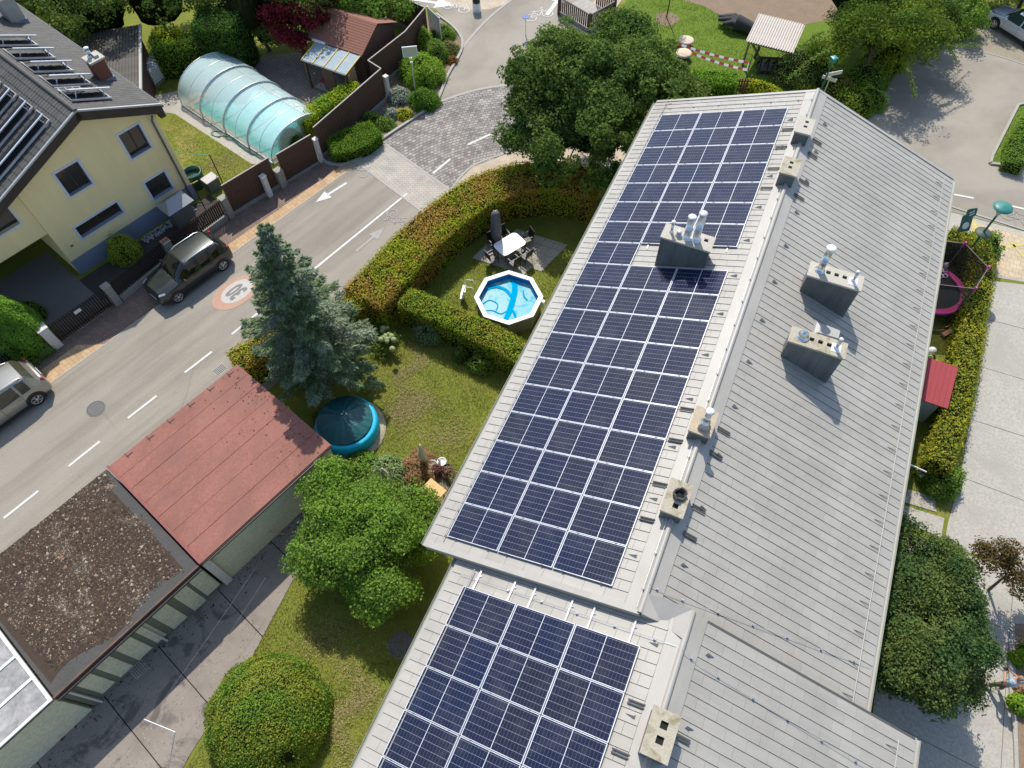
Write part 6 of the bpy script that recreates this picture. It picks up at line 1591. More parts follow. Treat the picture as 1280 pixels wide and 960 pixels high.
# ---- drooping tree top right
c = G(1085, 48, 3.2); b = G(1071, 104)
t = tree('drooping_tree', 'loose branched light green tree beyond the right end of the roof', 'tree', b, 3.1, (3.0, 3.0, 1.8), 270, 70, .55, .13, LF if False else leafmat('loose_tree_leaves', [(.035, .075, .012), (.06, .11, .016), (.10, .15, .02), (.05, .09, .014)], .34, [(.09, .14, .02), (.16, .20, .02)], .5, 1.5), .14, 22, .5, -.8, .25, lobes=[(0, 0, 0, 1), (-1.9, -.6, -.9, .62), (2.4, 1.6, -.3, .62), (.4, 2.0, .3, .7), (-1.6, 2.3, -.2, .6)], off=(.3, .8))
tw = MB(); Ps, Ns, Ts = [], [], []
for (x0, y0), (x1, y1), z0, z1 in [((1150, 40), (1212, 5), 4.2, 3.9), ((1150, 50), (1222, 12), 4.0, 3.7), ((1150, 60), (1210, 30), 3.9, 3.4), ((1150, 62), (1220, 43), 3.8, 3.3), ((1150, 70), (1225, 56), 3.8, 3.2), ((1130, 80), (1143, 121), 3.6, 2.6), ((1170, 50), (1196, 74), 3.6, 2.6), ((1135, 70), (1160, 70), 3.6, 3.2), ((1140, 80), (1148, 60), 3.6, 3.6), ((1130, 20), (1200, -12), 4.3, 4.2), ((1040, 60), (985, 98), 3.8, 3.0), ((1030, 40), (1000, 60), 4, 3.3)]:
    z0, z1 = z0 * .75, z1 * .72; a = G(x0, y0, z0) - b; e = G(x1, y1, z1) - b; m_ = a.lerp(e, .5) + Vector((0, 0, .25)); tw.tube([a, m_, e], [.03, .02, .008], 4)
    for s_ in np.linspace(0, 1, 44):
        p = a.lerp(m_, s_ * 2) if s_ < .5 else m_.lerp(e, s_ * 2 - 1)
        for q in range(7): Ps.append(np.array(p) + rng.normal(0, .075, 3)); Ns.append([0, 0, 1])
tw.build('hanging_twigs', BARK, t, kind='stuff'); leaves('twig_leaves', np.array(Ps), np.array(Ns, float), .10, leafmat('twig_leaves', [(.07, .13, .02), (.12, .18, .025)], .35), t, .5)
# ---- rounded tree between garages and roof
c = G(455, 655, 2.4)
tree('rounded_tree', 'bright green rounded tree between the red garage and the near end of the long roof', 'tree', c, 2.15, (2.6, 2.25, 1.55), 600, 135, .40, .088, LG, .13, 60, .6, -.6, .60, lobes=[(0, 0, 0, .86), (-1.15, .75, -.2, .62), (1.15, -.9, -.1, .66), (-.5, -1.0, -.1, .62), (1.0, .7, -.2, .56), (1.7, -1.7, -.5, .46)])
# ---- clipped dome bush at the bottom
c = G(331, 893, .9)
t = thing('clipped_bush', 'large clipped round bush on the lawn at the bottom edge', 'bush', (c.x, c.y, 0))
n = 52000; d = unit(rng.normal(0, 1, (n, 3))); d[:, 2] = np.abs(d[:, 2]) ** .9 - .18; d = unit(d); RR = np.array([2.02, 1.95, 1.95])
lum = 1 + .035 * np.sin(d[:, 0] * 9 + 1) * np.cos(d[:, 1] * 8) + .02 * np.sin(d[:, 2] * 17 + d[:, 0] * 11) + rng.normal(0, .022, n)
P_ = d * RR * lum[:, None]; P_[:, 2] = P_[:, 2] * .92 + .30; kk = P_[:, 2] > .03; P_ = P_[kk]; d = d[kk]
leaves('foliage', P_, d, .062, LB, t, .6, .75); core((0, 0, .3), (2.02, 1.95, 1.85), DARKCORE, t, .93)
# ---- dark tree right of the roof
c = G(1158, 784, 2.6)
tree('dark_tree', 'dense dark green tree touching the right eave near the bottom', 'tree', c, 2.5, (2.25, 2.45, 2.1), 700, 150, .42, .085, LD2, .15, 60, .6, -.8, .6, lobes=[(0, 0, 0, .9), (-.5, 1.7, -.1, .72), (.1, -1.2, -.2, .68), (.6, .9, -.3, .52), (-.9, -.6, -.4, .7), (.5, 1.9, -.5, .42), (-.9, 2.6, -.7, .5)])
c = G(1280, 716, 2.2)
tree('brownish_tree', 'reddish brown twiggy shrub tree at the right picture edge', 'tree', c, 2.3, (1.1, 1.0, .9), 90, 60, .35, .09, leafmat('reddish_leaves', [(.055, .045, .015), (.085, .05, .02), (.05, .06, .018)], .3), .06, 40, .55, -.6, 0, lobes=[(0, 0, 0, 1), (-1.1, .1, -.1, .7), (1.2, .3, .1, .8)])
# ---- thuja left, shrub by the house
c = G(14, 408, 1.6)
t = thing('thuja', 'bright green conical thuja at the left picture edge', 'tree', (c.x, c.y, 0)); n = 26000
zz = rng.uniform(0, 1, n) ** .8; a_ = rng.uniform(0, 6.283, n); rr = 1.15 * np.sqrt(np.maximum(0, 1 - zz ** 2.2)) * (1 + .06 * np.sin(a_ * 7 + zz * 9)) + rng.normal(0, .035, n)
P_ = np.stack([rr * np.cos(a_), rr * np.sin(a_), zz * 3.4], 1); D_ = np.stack([np.cos(a_), np.sin(a_), .3 + zz], 1)
leaves('foliage', P_, D_, .085, leafmat('thuja_leaves', [(.06, .13, .015), (.10, .19, .02), (.13, .22, .03)], .25, [(.04, .09, .012), (.07, .13, .015)], 1.2), t, .4, .6); core((0, 0, .6), (1.15, 1.15, 2.9), DARKCORE, t, .86)
shrub('yellow green rounded shrub in the front garden behind the dark car', G(160, 320), (.82, .78, 1.35), leafmat('front_shrub', [(.10, .15, .015), (.18, .22, .025), (.24, .25, .03)], .3), 7000, .06)
shrub('low dark shrub beside the thuja and the driveway gate', G(46, 398), (.55, .6, 1.2), LD, 3000, .06)
# ---- garden hedges
outer = smooth([G(*q, 1.9) for q in ((452, 372), (478, 345), (520, 300), (560, 265), (605, 235), (650, 221), (700, 219), (745, 228))], 5)
hedge('garden_hedge', 'wide yellow and reddish hedge curving along the street around the pool garden', outer, [2.15] * len(outer), 1.95, HEDGE, .075, 760, rough=.13)
inner = smooth([G(*q, 1.7) for q in ((505, 368), (545, 385), (590, 405), (630, 425), (665, 448))], 4)
hedge('inner_hedge', 'lower green hedge dividing the pool garden from the lower lawn', inner, [1.15] * len(inner), 1.65, HEDGE2, .07, 760, rough=.12)
hh_ = [G(*q, 1.6) for q in ((292, 452), (340, 425), (400, 395), (450, 372))]
hedge('street_hedge', 'yellow green hedge piece behind the blue spruce along the street', hh_, 1.3, 1.7, leafmat('yellowish_hedge', [(.15, .20, .015), (.24, .26, .02), (.10, .16, .014)], .3, [(.25, .12, .03), (.20, .20, .03)], 1.2), .075, 600)
shrub('dark corner shrub where the two garden hedges meet', G(470, 400), (1.1, 1.0, 1.6), HEDGE2, 7000, .075)
# ---- right side hedge
rh = smooth([G(*q, 1.5) for q in ((1190, 290), (1226, 306), (1230, 345), (1223, 385), (1216, 430), (1207, 480), (1192, 535), (1176, 580))], 4)
hedge('side_hedge', 'long mixed hedge between the right garden strip and the slab path', rh, [1.0] * len(rh), 1.5, leafmat('side_hedge_leaves', [(.10, .13, .012), (.17, .18, .018), (.22, .19, .02), (.07, .11, .012)], .3, [(.05, .09, .012), (.12, .15, .015), (.19, .13, .03)], .9, 2.3), .08, 560, rough=.18)
shrub('leafy green shrub at the street end of the side hedge', G(1224, 312, .6), (1.0, .9, 1.7), LG, 6500, .09)
shrub('bright green end of the side hedge near the slab walkway', G(1180, 596, .5), (.8, .9, 1.2), LG, 5500, .08)
# ---- island planting
oi = [G(*q, .6) for q in ((412, 186), (430, 180), (452, 172), (470, 163))]
hedge('oval_hedge', 'low oval clipped hedge on the planted island near the white paving band', oi, [1.4, 1.9, 1.9, 1.3], .85, leafmat('oval_hedge_leaves', [(.06, .12, .012), (.09, .16, .015), (.12, .19, .02)], .3), .055, 1100, rough=.10)
for lab, q, rad, mt, n_, lf in [
    ('big bright green feathery shrub beside the mirror post', (527, 92), (1.45, 1.3, 1.3), LF, 12000, .10), ('smaller green shrub below the feathery one', (530, 124), (1.0, .9, .8), leafmat('island_green', [(.05, .11, .012), (.08, .15, .016)], .3), 5000, .08),
    ('silver grey lavender shrub on the planted island', (498, 118), (.75, .7, .65), LS_, 3000, .09), ('second lavender shrub by the cobbles', (488, 140), (.5, .5, .45), LS_, 1800, .08), ('yellow green groundcover shrub at the kerb', (505, 140), (.6, .5, .4), LY, 1500, .07),
    ('low green shrub behind the oval hedge', (480, 152), (.7, .55, .45), LG, 2200, .07), ('green shrub left on the planted island', (462, 148), (.7, .6, .6), LG, 2600, .08),
    ('tall green shrub near the glass screen', (545, 68), (.8, .8, 1.1), LG, 5000, .09), ('flowering low shrub at the far tip of the island', (560, 58), (.8, .7, .5), leafmat('flowering', [(.06, .12, .02), (.10, .15, .03), (.25, .10, .08)], .3), 2600, .07), ('loose green shrub at the fence corner tip', (553, 40), (.9, .8, .7), LG, 3200, .08), ('small red flowering shrub at the island kerb', (565, 72), (.4, .4, .35), leafmat('red_flowers', [(.25, .05, .04), (.08, .12, .02)], .3), 1200, .06), ('narrow upright shrub between screen and mirror post', (532, 58), (.5, .5, 1.5), LF, 3500, .08)]:
    shrub(lab, G(*q, .3), rad, mt, n_, lf)
# ---- neighbour garden planting
yh = [G(*q, .9) for q in ((380, 160), (395, 143), (412, 132), (432, 120), (448, 112))]
hedge('yellow_hedge', 'bright yellow green hedge behind the brown fence beside the enclosure', yh, [.8, 1.1, 1.0, 1.1, .8], 1.3, leafmat('lime_leaves', [(.16, .24, .012), (.25, .32, .015), (.10, .19, .012)], .35, [(.08, .17, .014), (.12, .20, .016)], .8), .10, 520, rough=.18)
shrub('small clipped round bush at the near corner of the pool enclosure', G(364, 172, .5), (.78, .78, 1.05), leafmat('round_box', [(.03, .09, .012), (.05, .12, .015)], .25), 5000, .055, name='clipped_bush', cat='bush')
hedge('tall_thuja_hedge', 'tall dark clipped thuja hedge behind the pool enclosure', [G(*q, 2.6) for q in ((248, 34), (278, 34), (300, 36))], 2.2, 3.2, leafmat('thuja_hedge', [(.022, .055, .010), (.035, .08, .014), (.05, .10, .016)], .2), .10, 420, rough=.14)
hedge('low_thuja_hedge', 'lower dark hedge with a yellow top left of the tall thuja hedge', [G(*q, 1.5) for q in ((196, 62), (222, 60), (246, 58))], 1.7, 2.0, leafmat('low_thuja', [(.028, .07, .012), (.045, .10, .016), (.12, .18, .014)], .2), .10, 420, rough=.14)
shrub('bright yellow topped shrub beside the dark corrugated outbuilding', G(212, 48, 1.8), (1.5, 1.0, .9), leafmat('golden_shrub', [(.16, .24, .012), (.28, .34, .015), (.09, .17, .012)], .35), 5000, .11, h0=1.4)
c = G(366, 18, 2.6)
tree('red_maple', 'dark red leaved maple behind the pool terrace', 'tree', c, 2.6, (2.6, 2.2, 1.5), 260, 75, .5, .13, LR, .10, 60, .6, -.5, .35)
for lab, q, z_, rad, mt, nc in [
    ('dark tree filling the top edge behind the corrugated outbuilding', (110, 10), 3.0, (4.2, 3.6, 2.8), LD, 230), ('dark tree at the top edge left of the yellow topped shrub', (190, -6), 3.0, (3.4, 3.4, 2.8), LD, 200), ('leafy grey green shrub tree behind the outbuilding', (112, 34), 1.6, (1.9, 1.5, 1.3), LD2, 120),
    ('dark tree behind the tall thuja hedge', (300, 4), 3.2, (3.2, 3.0, 2.6), LD, 200), ('dark tree at the top edge between maple and thuja', (345, -14), 3.4, (3.4, 3.2, 2.6), LD, 190), ('dark green shrub behind the red roofed shed', (418, 8), 1.8, (1.9, 1.8, 1.6), LD, 140),
    ('light green bushy tree behind the shed at the top edge', (462, 8), 2.2, (2.2, 1.9, 1.6), LG, 190), ('dark tree at the top left corner', (40, -16), 3.2, (4.0, 3.4, 2.8), LD, 180), ('dark shrub beside the red maple', (330, 40), 1.2, (1.4, 1.2, 1.1), LD, 110), ('dark tree above the dark fence at the top edge', (396, -22), 3.4, (3.6, 3.2, 2.6), LD, 180),
    ('dark bushy tree at the top edge above the parked white car', (1228, -30), 2.0, (3.2, 2.4, 2.0), LD, 200), ('dark bushy tree in the far top right corner', (1296, -26), 2.0, (3.2, 2.4, 2.0), LD, 170), ('dark bush left of the white car at the verge', (1180, 8), 1.6, (2.4, 2.0, 1.7), LG, 150), ('bright bush next to the bonnet of the white car', (1208, 24), .7, (1.2, 1.0, .8), LG, 110),
    ('dark green tree between the play shelter and the top edge', (1075, -14), 3.2, (3.4, 3.0, 2.6), LD, 170), ('dark tree at the top edge right of the loose branched tree', (1140, -14), 3.0, (3.2, 2.8, 2.6), LD, 160)]:
    c = G(*q, z_); tree('garden_tree', lab, 'tree', c, z_, rad, nc, 60, .55, .14, mt, .12, 30, .6, -.6, .62)
# ---- verge beside the court
for lab, q, rad, mt, n_ in [('yellow green shrub on the verge beside the grey court', (1108, 72), (1.4, 1.3, 1.5), leafmat('verge_yellow', [(.14, .20, .015), (.22, .27, .02), (.09, .15, .014)], .34), 6000), ('green shrub at the foot of the loose branched tree', (1080, 98), (1.4, 1.3, 1.2), LG, 5500), ('second green shrub along the court edge', (1066, 128), (1.3, 1.2, 1.1), leafmat('verge_green', [(.05, .10, .012), (.09, .15, .016), (.13, .15, .02)], .3), 5000), ('brownish green shrub behind the far gable', (1045, 112), (1.2, 1.1, 1.1), leafmat('verge_brown', [(.08, .11, .015), (.15, .13, .03), (.06, .10, .012)], .3), 4500), ('green shrub near the far gable corner', (1088, 122), (1.1, 1.0, .9), LG, 3600), ('grey green bush left of the loose branched tree', (1004, 92), (1.9, 1.6, 1.8), LD2, 8000), ('low yellow flowering hedge behind the far gable', (950, 108), (1.5, .45, .7), LY, 3500), ('small yellow shrub by the loose branched tree', (1010, 108), (.9, .5, .6), LY, 1800)]:
    shrub(lab, G(*q, .4), rad, mt, n_, .09)
hedge('play_hedge', 'fresh green hedge behind the picket fence at the far gable', [G(*q, .9) for q in ((868, 98), (890, 98), (920, 101))], 1.3, 1.1, leafmat('play_hedge', [(.06, .14, .012), (.10, .19, .016), (.13, .22, .02)], .3), .09, 500)
c = G(833, 22); t = thing('sapling', 'thin sapling in a ring of bare earth at the top edge', 'tree', c)
MB().tube([(0, 0, 0), (.02, 0, 1.5), (0, .05, 3.2)], [.05, .04, .02], 6).build('trunk', BARK, t); P_, Nn, cc = clumpcloud((0, 0, 3.6), (.8, .8, .9), 30, 40, .3); leaves('crown', P_, Nn, .10, LG, t)
# ---- island hedge right
hedge('island_hedge', 'dark clipped hedge on the grass island at the right edge', [G(*q, .6) for q in ((1268, 205), (1272, 180), (1290, 150))], 1.1, .7, LG, .08, 500)
# ---- small plants of the lower garden
shrub('loose variegated shrub below the covered pool', G(486, 590, .4), (.95, .8, .8), leafmat('variegated', [(.10, .16, .05), (.20, .24, .12), (.06, .12, .02)], .3), 4000, .13, aspect=.25)
shrub('green shrub between the covered pool and the rounded tree', G(455, 578, .3), (.8, .6, .6), LG, 3200, .10)
shrub('brown ornamental grass tuft with feathery tips', G(520, 588, .4), (.85, .75, .7), LBR, 5000, .16, name='ornamental_grass', cat='plant', aspect=.12)
shrub('reddish brown seed heads beside the slim parasol', G(528, 573, .3), (.6, .5, .55), LBR, 3000, .14, name='ornamental_grass', cat='plant', aspect=.12)
for k, (q, cl, lab) in enumerate([((545, 586), [(.25, .03, .08), (.05, .09, .02), (.12, .02, .05)], 'dark pink potted flowers behind the white bowl'), ((562, 590), [(.12, .04, .05), (.20, .12, .08), (.05, .07, .02)], 'dark purple potted plant nearest the eave'), ((568, 596), [(.30, .25, .15), (.12, .10, .04), (.06, .10, .02)], 'pale flowering potted plant under the eave')]):
    shrub(lab, G(*q, .3), (.32, .30, .55), leafmat('potted%d' % k, cl, .3), 1200, .07, name='potted_flowers', cat='flowers')
t = thing('hydrangea', 'shrub with pale green round flower heads below the corner of the hedges', 'shrub', G(484, 425))
wf_ = leafmat('pale_flowerheads', [(.32, .38, .16), (.42, .46, .22)], .2); WFM = M('pale_flowerhead_core', (.30, .36, .16), rough=.9)
for k in range(13):
    x, y = G(478 + random.uniform(-3, 14), 408 + random.uniform(0, 28), .9).xy; r = random.uniform(.09, .15)
    p = Vector((x, y, .85)) - t.location; MB().lathe([(0.001, -r), (r * .7, -r * .7), (r, 0), (r * .7, r * .7), (0.001, r)], p, 10).build('flower_head', WFM, t)
P_, Nn, cc = clumpcloud((.2, -.2, .4), (.8, .8, .45), 30, 40, .3); P_ = P_[P_[:, 2] > .03]; leaves('foliage', P_, np.tile([0, 0, 1.], (len(P_), 1)), .09, LD, t)
shrub('light green garden shrub below the inner hedge', G(535, 412, .5), (.75, .6, .9), leafmat('light_shrub', [(.08, .12, .05), (.14, .18, .09)], .3), 3000, .09)
shrub('small rose shrub under the inner hedge near the eave', G(600, 452, .5), (.6, .5, .8), LG, 2200, .08)
shrub('small rose shrub in the hedge shade, middle one', G(575, 440, .5), (.4, .35, .8), LD, 1300, .08)
shrub('dark shrub between the blue spruce and the covered pool', G(410, 522, .3), (.7, .6, .7), LD, 2500, .08)
# ---- plants at the right bottom by the person
for lab, q, rad, mt in [('upright yellow green plant behind the person', (1276, 822), (.28, .28, .8), LF), ('bright green rounded plant at the lower right edge', (1278, 880), (.38, .38, .5), LF), ('dark red leaved plant next to the person', (1278, 860), (.22, .22, .3), LBR), ('green plant at the right edge above the person', (1290, 812), (.3, .3, .8), LG)]:
    shrub(lab, G(*q, .3), rad, mt, 1600, .10, name='garden_plant', cat='plant')

# ================================================================ right garden strip
t = thing('trampoline', 'round trampoline with pink pad and dark safety net beside the right eave', 'trampoline', G(1166, 360, .8) - Vector((0, 0, .8)))
PK = M('pink_pad', (.62, .06, .28), (.52, .05, .24), 3, .6)
nt_ = 6; rt = 1.55
hx = [(rt * math.cos(k * math.pi / 3 + .25), rt * math.sin(k * math.pi / 3 + .25)) for k in range(nt_)]
for k in range(24):
    a0, a1 = k / 24 * 6.283, (k + 1) / 24 * 6.283
    if k % 4 == 0:
        mb = MB(); st = 8
        v0 = [(1.5 * math.cos(a0 + (a1 - a0) * 4 * i / st), 1.5 * math.sin(a0 + (a1 - a0) * 4 * i / st), .80) for i in range(st + 1)]; v1 = [(x * .82, y * .82, .80) for x, y, z in v0]; v2 = [(x * 1.02, y * 1.02, .72) for x, y, z in v0]
        mb.add(v0 + v1 + v2, [(i, i + 1, i + 2 + st, i + 1 + st) for i in range(st)] + [(2*(st+1) + i, 2*(st+1) + i + 1, i + 1, i) for i in range(st)]); mb.build('pad', PK, t)
MB().lathe([(1.24, .77), (0.001, .765)], n=30, cap=False).build('jumping_mat', BLACK, t)
netm = glassmat('safety_net', (.01, .01, .012), .9, .78)
for k in range(6):
    (x0, y0), (x1, y1) = hx[k], hx[(k + 1) % 6]
    MB().add([(x0, y0, .8), (x1, y1, .8), (x1, y1, 2.5), (x0, y0, 2.5)], [(0, 1, 2, 3)]).build('net_panel', netm, t)
    MB().tube([(x0, y0, 0), (x0, y0, 2.55)], .03, 6).build('post', CLAD, t); MB().tube([(x0, y0, 2.3), (x0, y0, 2.6)], .05, 6).build('post_cap', PK, t)
    MB().tube([(x0, y0, 2.5), (x1, y1, 2.5)], .012, 4).build('net_rim', M('pink_grey_rim', (.35, .25, .28), rough=.6), t)
b = G(1166, 472, 1.8); b.z = 0
t = thing('playhouse', 'small playhouse with a red plank roof partly under the right eave', 'playhouse', b, 0)
MB().box(-.85, .55, -1.0, .75, 0, 1.35).build('wall', M('playhouse_grey', (.38, .42, .38), (.32, .36, .33), 2, .8), t)
RP = M('red_roof_plank', (.36, .045, .05), (.30, .035, .04), 5, .6, bmp=.3, fine=5, island=.15)
for k in range(9): MB().cbox((-.9 + k * .205, -.12, 1.72), (.198, 1.95, .03), 0, rx=.22).build('roof_plank', RP, t)
t = thing('garden_toy', 'orange wooden toy cart on the shaded grass of the right strip', 'toy', G(1182, 418)); MB().cbox((0, 0, .12), (.55, .22, .1), .9).build('board', M('orange_wood', (.50, .24, .14), rough=.7), t); MB().tube([(-.2, .3, .05), (.1, .5, .08), (.35, .35, .05)], .03, 6).build('handle', M('orange_wood', (.50, .24, .14), rough=.7), t)
for q, cl, lab, r in [((1162, 442), (.75, .75, .75), 'white ball shaped lamp beside the playhouse', .2), ((1160, 450), (.45, .55, .2), 'pale green bucket beside the playhouse', .15), ((1168, 455), (.6, .25, .05), 'orange toy pot near the playhouse roof', .13), ((1164, 459), (.05, .35, .2), 'green toy pot near the playhouse roof', .12), ((1181, 396), (.02, .25, .12), 'green stick toy on the grass of the right strip', .07), ((1181, 334), (.5, .5, .5), 'grey ball inside the trampoline net', .14)]:
    t = thing('garden_toy', lab, 'toy', G(*q, .0 if q[1] != 334 else .8))
    MB().lathe([(.01, 0), (r * .8, r * .3), (r, r), (r * .75, r * 1.7), (.01, r * 2)], n=12).build('body', M('toy_%d' % q[0], cl, rough=.4), t)
for k in range(7):
    t = thing('toy_ring', 'small white ring on the trampoline mat, %s counted from the pink pad' % ORD[k], 'toy', G(1172 + (k % 3) * 4.5, 338 + (k // 3) * 7, .80), 0, 'small white rings on the trampoline')
    MB().tube([(.11 * math.cos(a_), .11 * math.sin(a_), .02) for a_ in np.linspace(0, 6.283, 10)], .018, 4).build('ring', WHITE, t)
a = G(1136, 580, 2.2)
wire(a, G(1158, 590, 1.9), 'pale pipe reaching from the right gutter to the hedge', .03, .0, WHITE)
t = thing('folding_chair', 'white folding chair edge visible under the right eave', 'chair', G(1148, 596)); MB().cbox((0, 0, .4), (.4, .35, .04), .5).cbox((.05, .15, .65), (.4, .03, .4), .5).build('seat', WHITE, t)

# signs and lamp by the street
GRN = M('sign_green', (.02, .12, .10), (.015, .10, .08), 3, .5)
def sign(q, h, w_, hh, label, mat, disc=False):
    top = G(*q, h); b = Vector((top.x, top.y, 0)); t = thing('street_sign', label, 'sign', b, R(35))
    MB().tube([(0, 0, 0), (0, 0, h + .2)], .03, 6).build('post', CLAD, t)
    pts = []
    for cx_, cz_, a0 in ((w_/2 - .08, hh/2 - .08, 0), (-w_/2 + .08, hh/2 - .08, 90), (-w_/2 + .08, -hh/2 + .08, 180), (w_/2 - .08, -hh/2 + .08, 270)):
        for k in range(5): a_ = R(a0 + k * 22.5); pts.append((cx_ + .08 * math.cos(a_), cz_ + .08 * math.sin(a_)))
    Mx = Matrix.Translation((0, -.04, h)) @ Matrix.Rotation(R(90 - 25), 4, 'X')
    MB().prism(pts, -.02, .02, 0, Mx).build('plate', mat, t)
    if disc: MB().prism([(.17 * math.cos(a_) , -.12 + .17 * math.sin(a_)) for a_ in np.linspace(0, 6.2, 18)], .02, .026, 0, Mx).build('symbol', WHITE, t)
    else: MB().prism([(-.12, .02), (.12, .10), (.14, .06), (-.10, -.03)], .02, .026, 0, Mx).prism([(-.10, -.10), (.14, -.02), (.14, -.06), (-.10, -.15)], .02, .026, 0, Mx).build('symbol', WHITE, t)
    return t
sign((1207, 278), 2.3, .55, .85, 'dark green rectangular sign with a white round symbol at the street corner', GRN, True)
sign((1214, 265), 2.9, .5, .40, 'small green sign above the larger one at the street corner', GRN)
top = G(1255, 258, 4.0); b = Vector((top.x, top.y, 0)); t = thing('street_lamp', 'street lamp with a teal green disc shaped hood at the right edge', 'street lamp', b)
MB().tube([(0, 0, 0), (0, 0, 3.6)], [.06, .045], 10).build('post', GRN, t)
MB().lathe([(.05, 3.45), (.13, 3.62), (.16, 3.75), (.13, 3.9)], n=16).build('lamp_glass', glassmat('lamp_glass', (.5, .5, .48), .1), t)
MB().lathe([(.42, 3.92), (.40, 3.97), (.25, 4.03), (.001, 4.06)], n=26).build('hood', M('teal_enamel', (.03, .20, .17), (.025, .17, .15), 3, .45), t)
MB().lathe([(.36, 2.35), (.34, 2.40), (.0, 2.42)], n=22).build('round_sign', M('sign_back', (.06, .09, .06), rough=.6), t)
# second lamp top left of the gable
top = G(1043, 72, 3.6); b = Vector((top.x, top.y, 0)); t = thing('street_lamp', 'green street lamp with a square head under the loose branched tree', 'street lamp', b)
MB().tube([(0, 0, 0), (0, 0, 3.4)], [.05, .04], 8).build('post', GRN, t); MB().lathe([(.1, 3.3), (.22, 3.62), (.0, 3.66)], n=4, smooth=False).build('hood', M('teal_enamel2', (.03, .26, .28), rough=.4), t)
top = G(1040, 92, 2.4); t = thing('direction_sign', 'two pale finger boards on a post behind the far gable', 'sign', Vector((top.x, top.y, 0)), .4)
MB().tube([(0, 0, 0), (0, 0, 2.5)], .03, 6).build('post', ALU, t); MB().cbox((.1, 0, 2.4), (1.0, .04, .22), .3).build('board', PILLARW, t); MB().cbox((-.05, -.05, 2.12), (.8, .04, .2), -.5).build('board', PILLARW, t)

# ================================================================ playground at the top
SHW = M('corrugated_pale', (.52, .47, .41), (.44, .40, .35), 2, .6, fine=5)
SHH = 1.75
a = G(948, 19, SHH); b = G(1006, 33, SHH); c = G(940, 51, SHH); a.z = b.z = c.z = 0
ex = (b - a); Lx = ex.length; ex.normalize(); ey = Vector((ex.y, -ex.x, 0)); Ly = abs((c - a).dot(ey))
t = thing('play_shelter', 'open shelter with a pale corrugated roof on the playground lawn', 'shelter', a, math.atan2(ex.y, ex.x))
nr = 19; cp = None
for k in range(nr):
    if cp is None:
        mb = MB(); wv = Lx / nr; vs = []; 
        for i in range(7): yy = wv * i / 6; zz = .035 * math.sin(2 * math.pi * i / 6); vs += [(yy, 0, zz + .12), (yy, -Ly, zz - .10)]
        mb.add(vs, [(2*i, 2*i+1, 2*i+3, 2*i+2) for i in range(6)], 0, True); cp = mb.build('corrugation', SHW, t); o = cp
    else: o = cp.copy(); link(o, t)
    o.location = (k * wv, 0, SHH)
for x in (.2, Lx - .2):
    for y in (-.2, -Ly + .2): MB().box(x - .06, x + .06, y - .06, y + .06, 0, SHH - .12).build('post', WOODG, t)
for y in (-.2, -Ly + .2): MB().box(.1, Lx - .1, y - .05, y + .05, SHH - .18 - (.0 if y > -1 else .12), SHH - .04 - (.0 if y > -1 else .12)).build('beam', WOODG, t)
b = G(928, 38, .1); b.z = 0; d_ = (G(895, 30) - G(960, 52)); an = math.atan2(d_.y, d_.x)
t = thing('log_sculpture', 'dark grey wicker tunnel shaped like an open hand lying on the lawn', 'sculpture', b, an)
DG = M('dark_wicker', (.045, .045, .045), (.03, .03, .03), 14, .9, bmp=.8, fine=2)
MB().tube([(-2.0, 0, .25), (-1.0, .05, .35), (-.1, 0, .45), (.5, .05, .5)], [.30, .34, .42, .5], 12).build('arm', DG, t)
for k, (y, L_, r) in enumerate(((-.38, 1.5, .17), (-.12, 1.75, .19), (.16, 1.65, .19), (.45, 1.2, .2))): MB().tube([(.2, y * .6, .45), (L_ * .55, y, .62), (L_, y * 1.1, .40)], [r * 1.1, r, r * .6], 9).build('finger', DG, t)
for k, (q, lab) in enumerate((((858, 50), 'round pale tree stump seat farther from the gable'), ((855, 66), 'round pale tree stump seat nearer the gable'))):
    t = thing('stump_seat', lab, 'stump', G(*q, .4) - Vector((0, 0, .4)), 0, 'stump seats on the playground')
    MB().lathe([(.34, 0), (.32, .15), (.34, .32)], n=18).build('trunk', BARK, t); MB().lathe([(.48, .33), (.48, .42), (.40, .45), (.001, .46)], n=22).build('top', M('stump_top', (.62, .50, .36), (.52, .40, .28), 5, .8), t)
# red and white barrier tape
def tape(pts, label):
    t = thing('barrier_tape', label, 'barrier tape', pts[0]); q = [Vector(p) - pts[0] for p in pts]; RW = [M('tape_red', (.45, .04, .03), rough=.5), WHITE]
    mats = {0: MB(), 1: MB()}; k = 0
    for a, b in zip(q[:-1], q[1:]):
        n = max(1, round((b - a).length / .30))
        for i in range(n):
            p0, p1 = a.lerp(b, i / n), a.lerp(b, (i + 1) / n); s0 = Vector((0, 0, -.10 * math.sin(math.pi * i / n))); s1 = Vector((0, 0, -.10 * math.sin(math.pi * (i + 1) / n))); hgt = Vector((0, 0, .10)); side = Vector((0, .10, 0))
            MB().add([p0 + s0, p1 + s1, p1 + s1 + hgt + side, p0 + s0 + hgt + side], [(0, 1, 2, 3)]).build('band', RW[k % 2], t); k += 1
tape([G(846, 56, .8), G(935, 80, .9), G(934, 89, .9)], 'red and white striped tape above the lawn, the farther strand')
tape([G(865, 68, .6), G(934, 89, .7), G(925, 115, .6)], 'red and white striped tape above the lawn, the nearer strand')
for q, lab in (((935, 88), 'thin wooden stake holding the striped tape at its corner'), ((934, 113), 'thin wooden stake holding the striped tape near the gable')): t = thing('stake', lab, 'stake', G(*q)); MB().tube([(0, 0, 0), (0, .03, 1.0)], .03, 6).build('pole', WOODG, t)
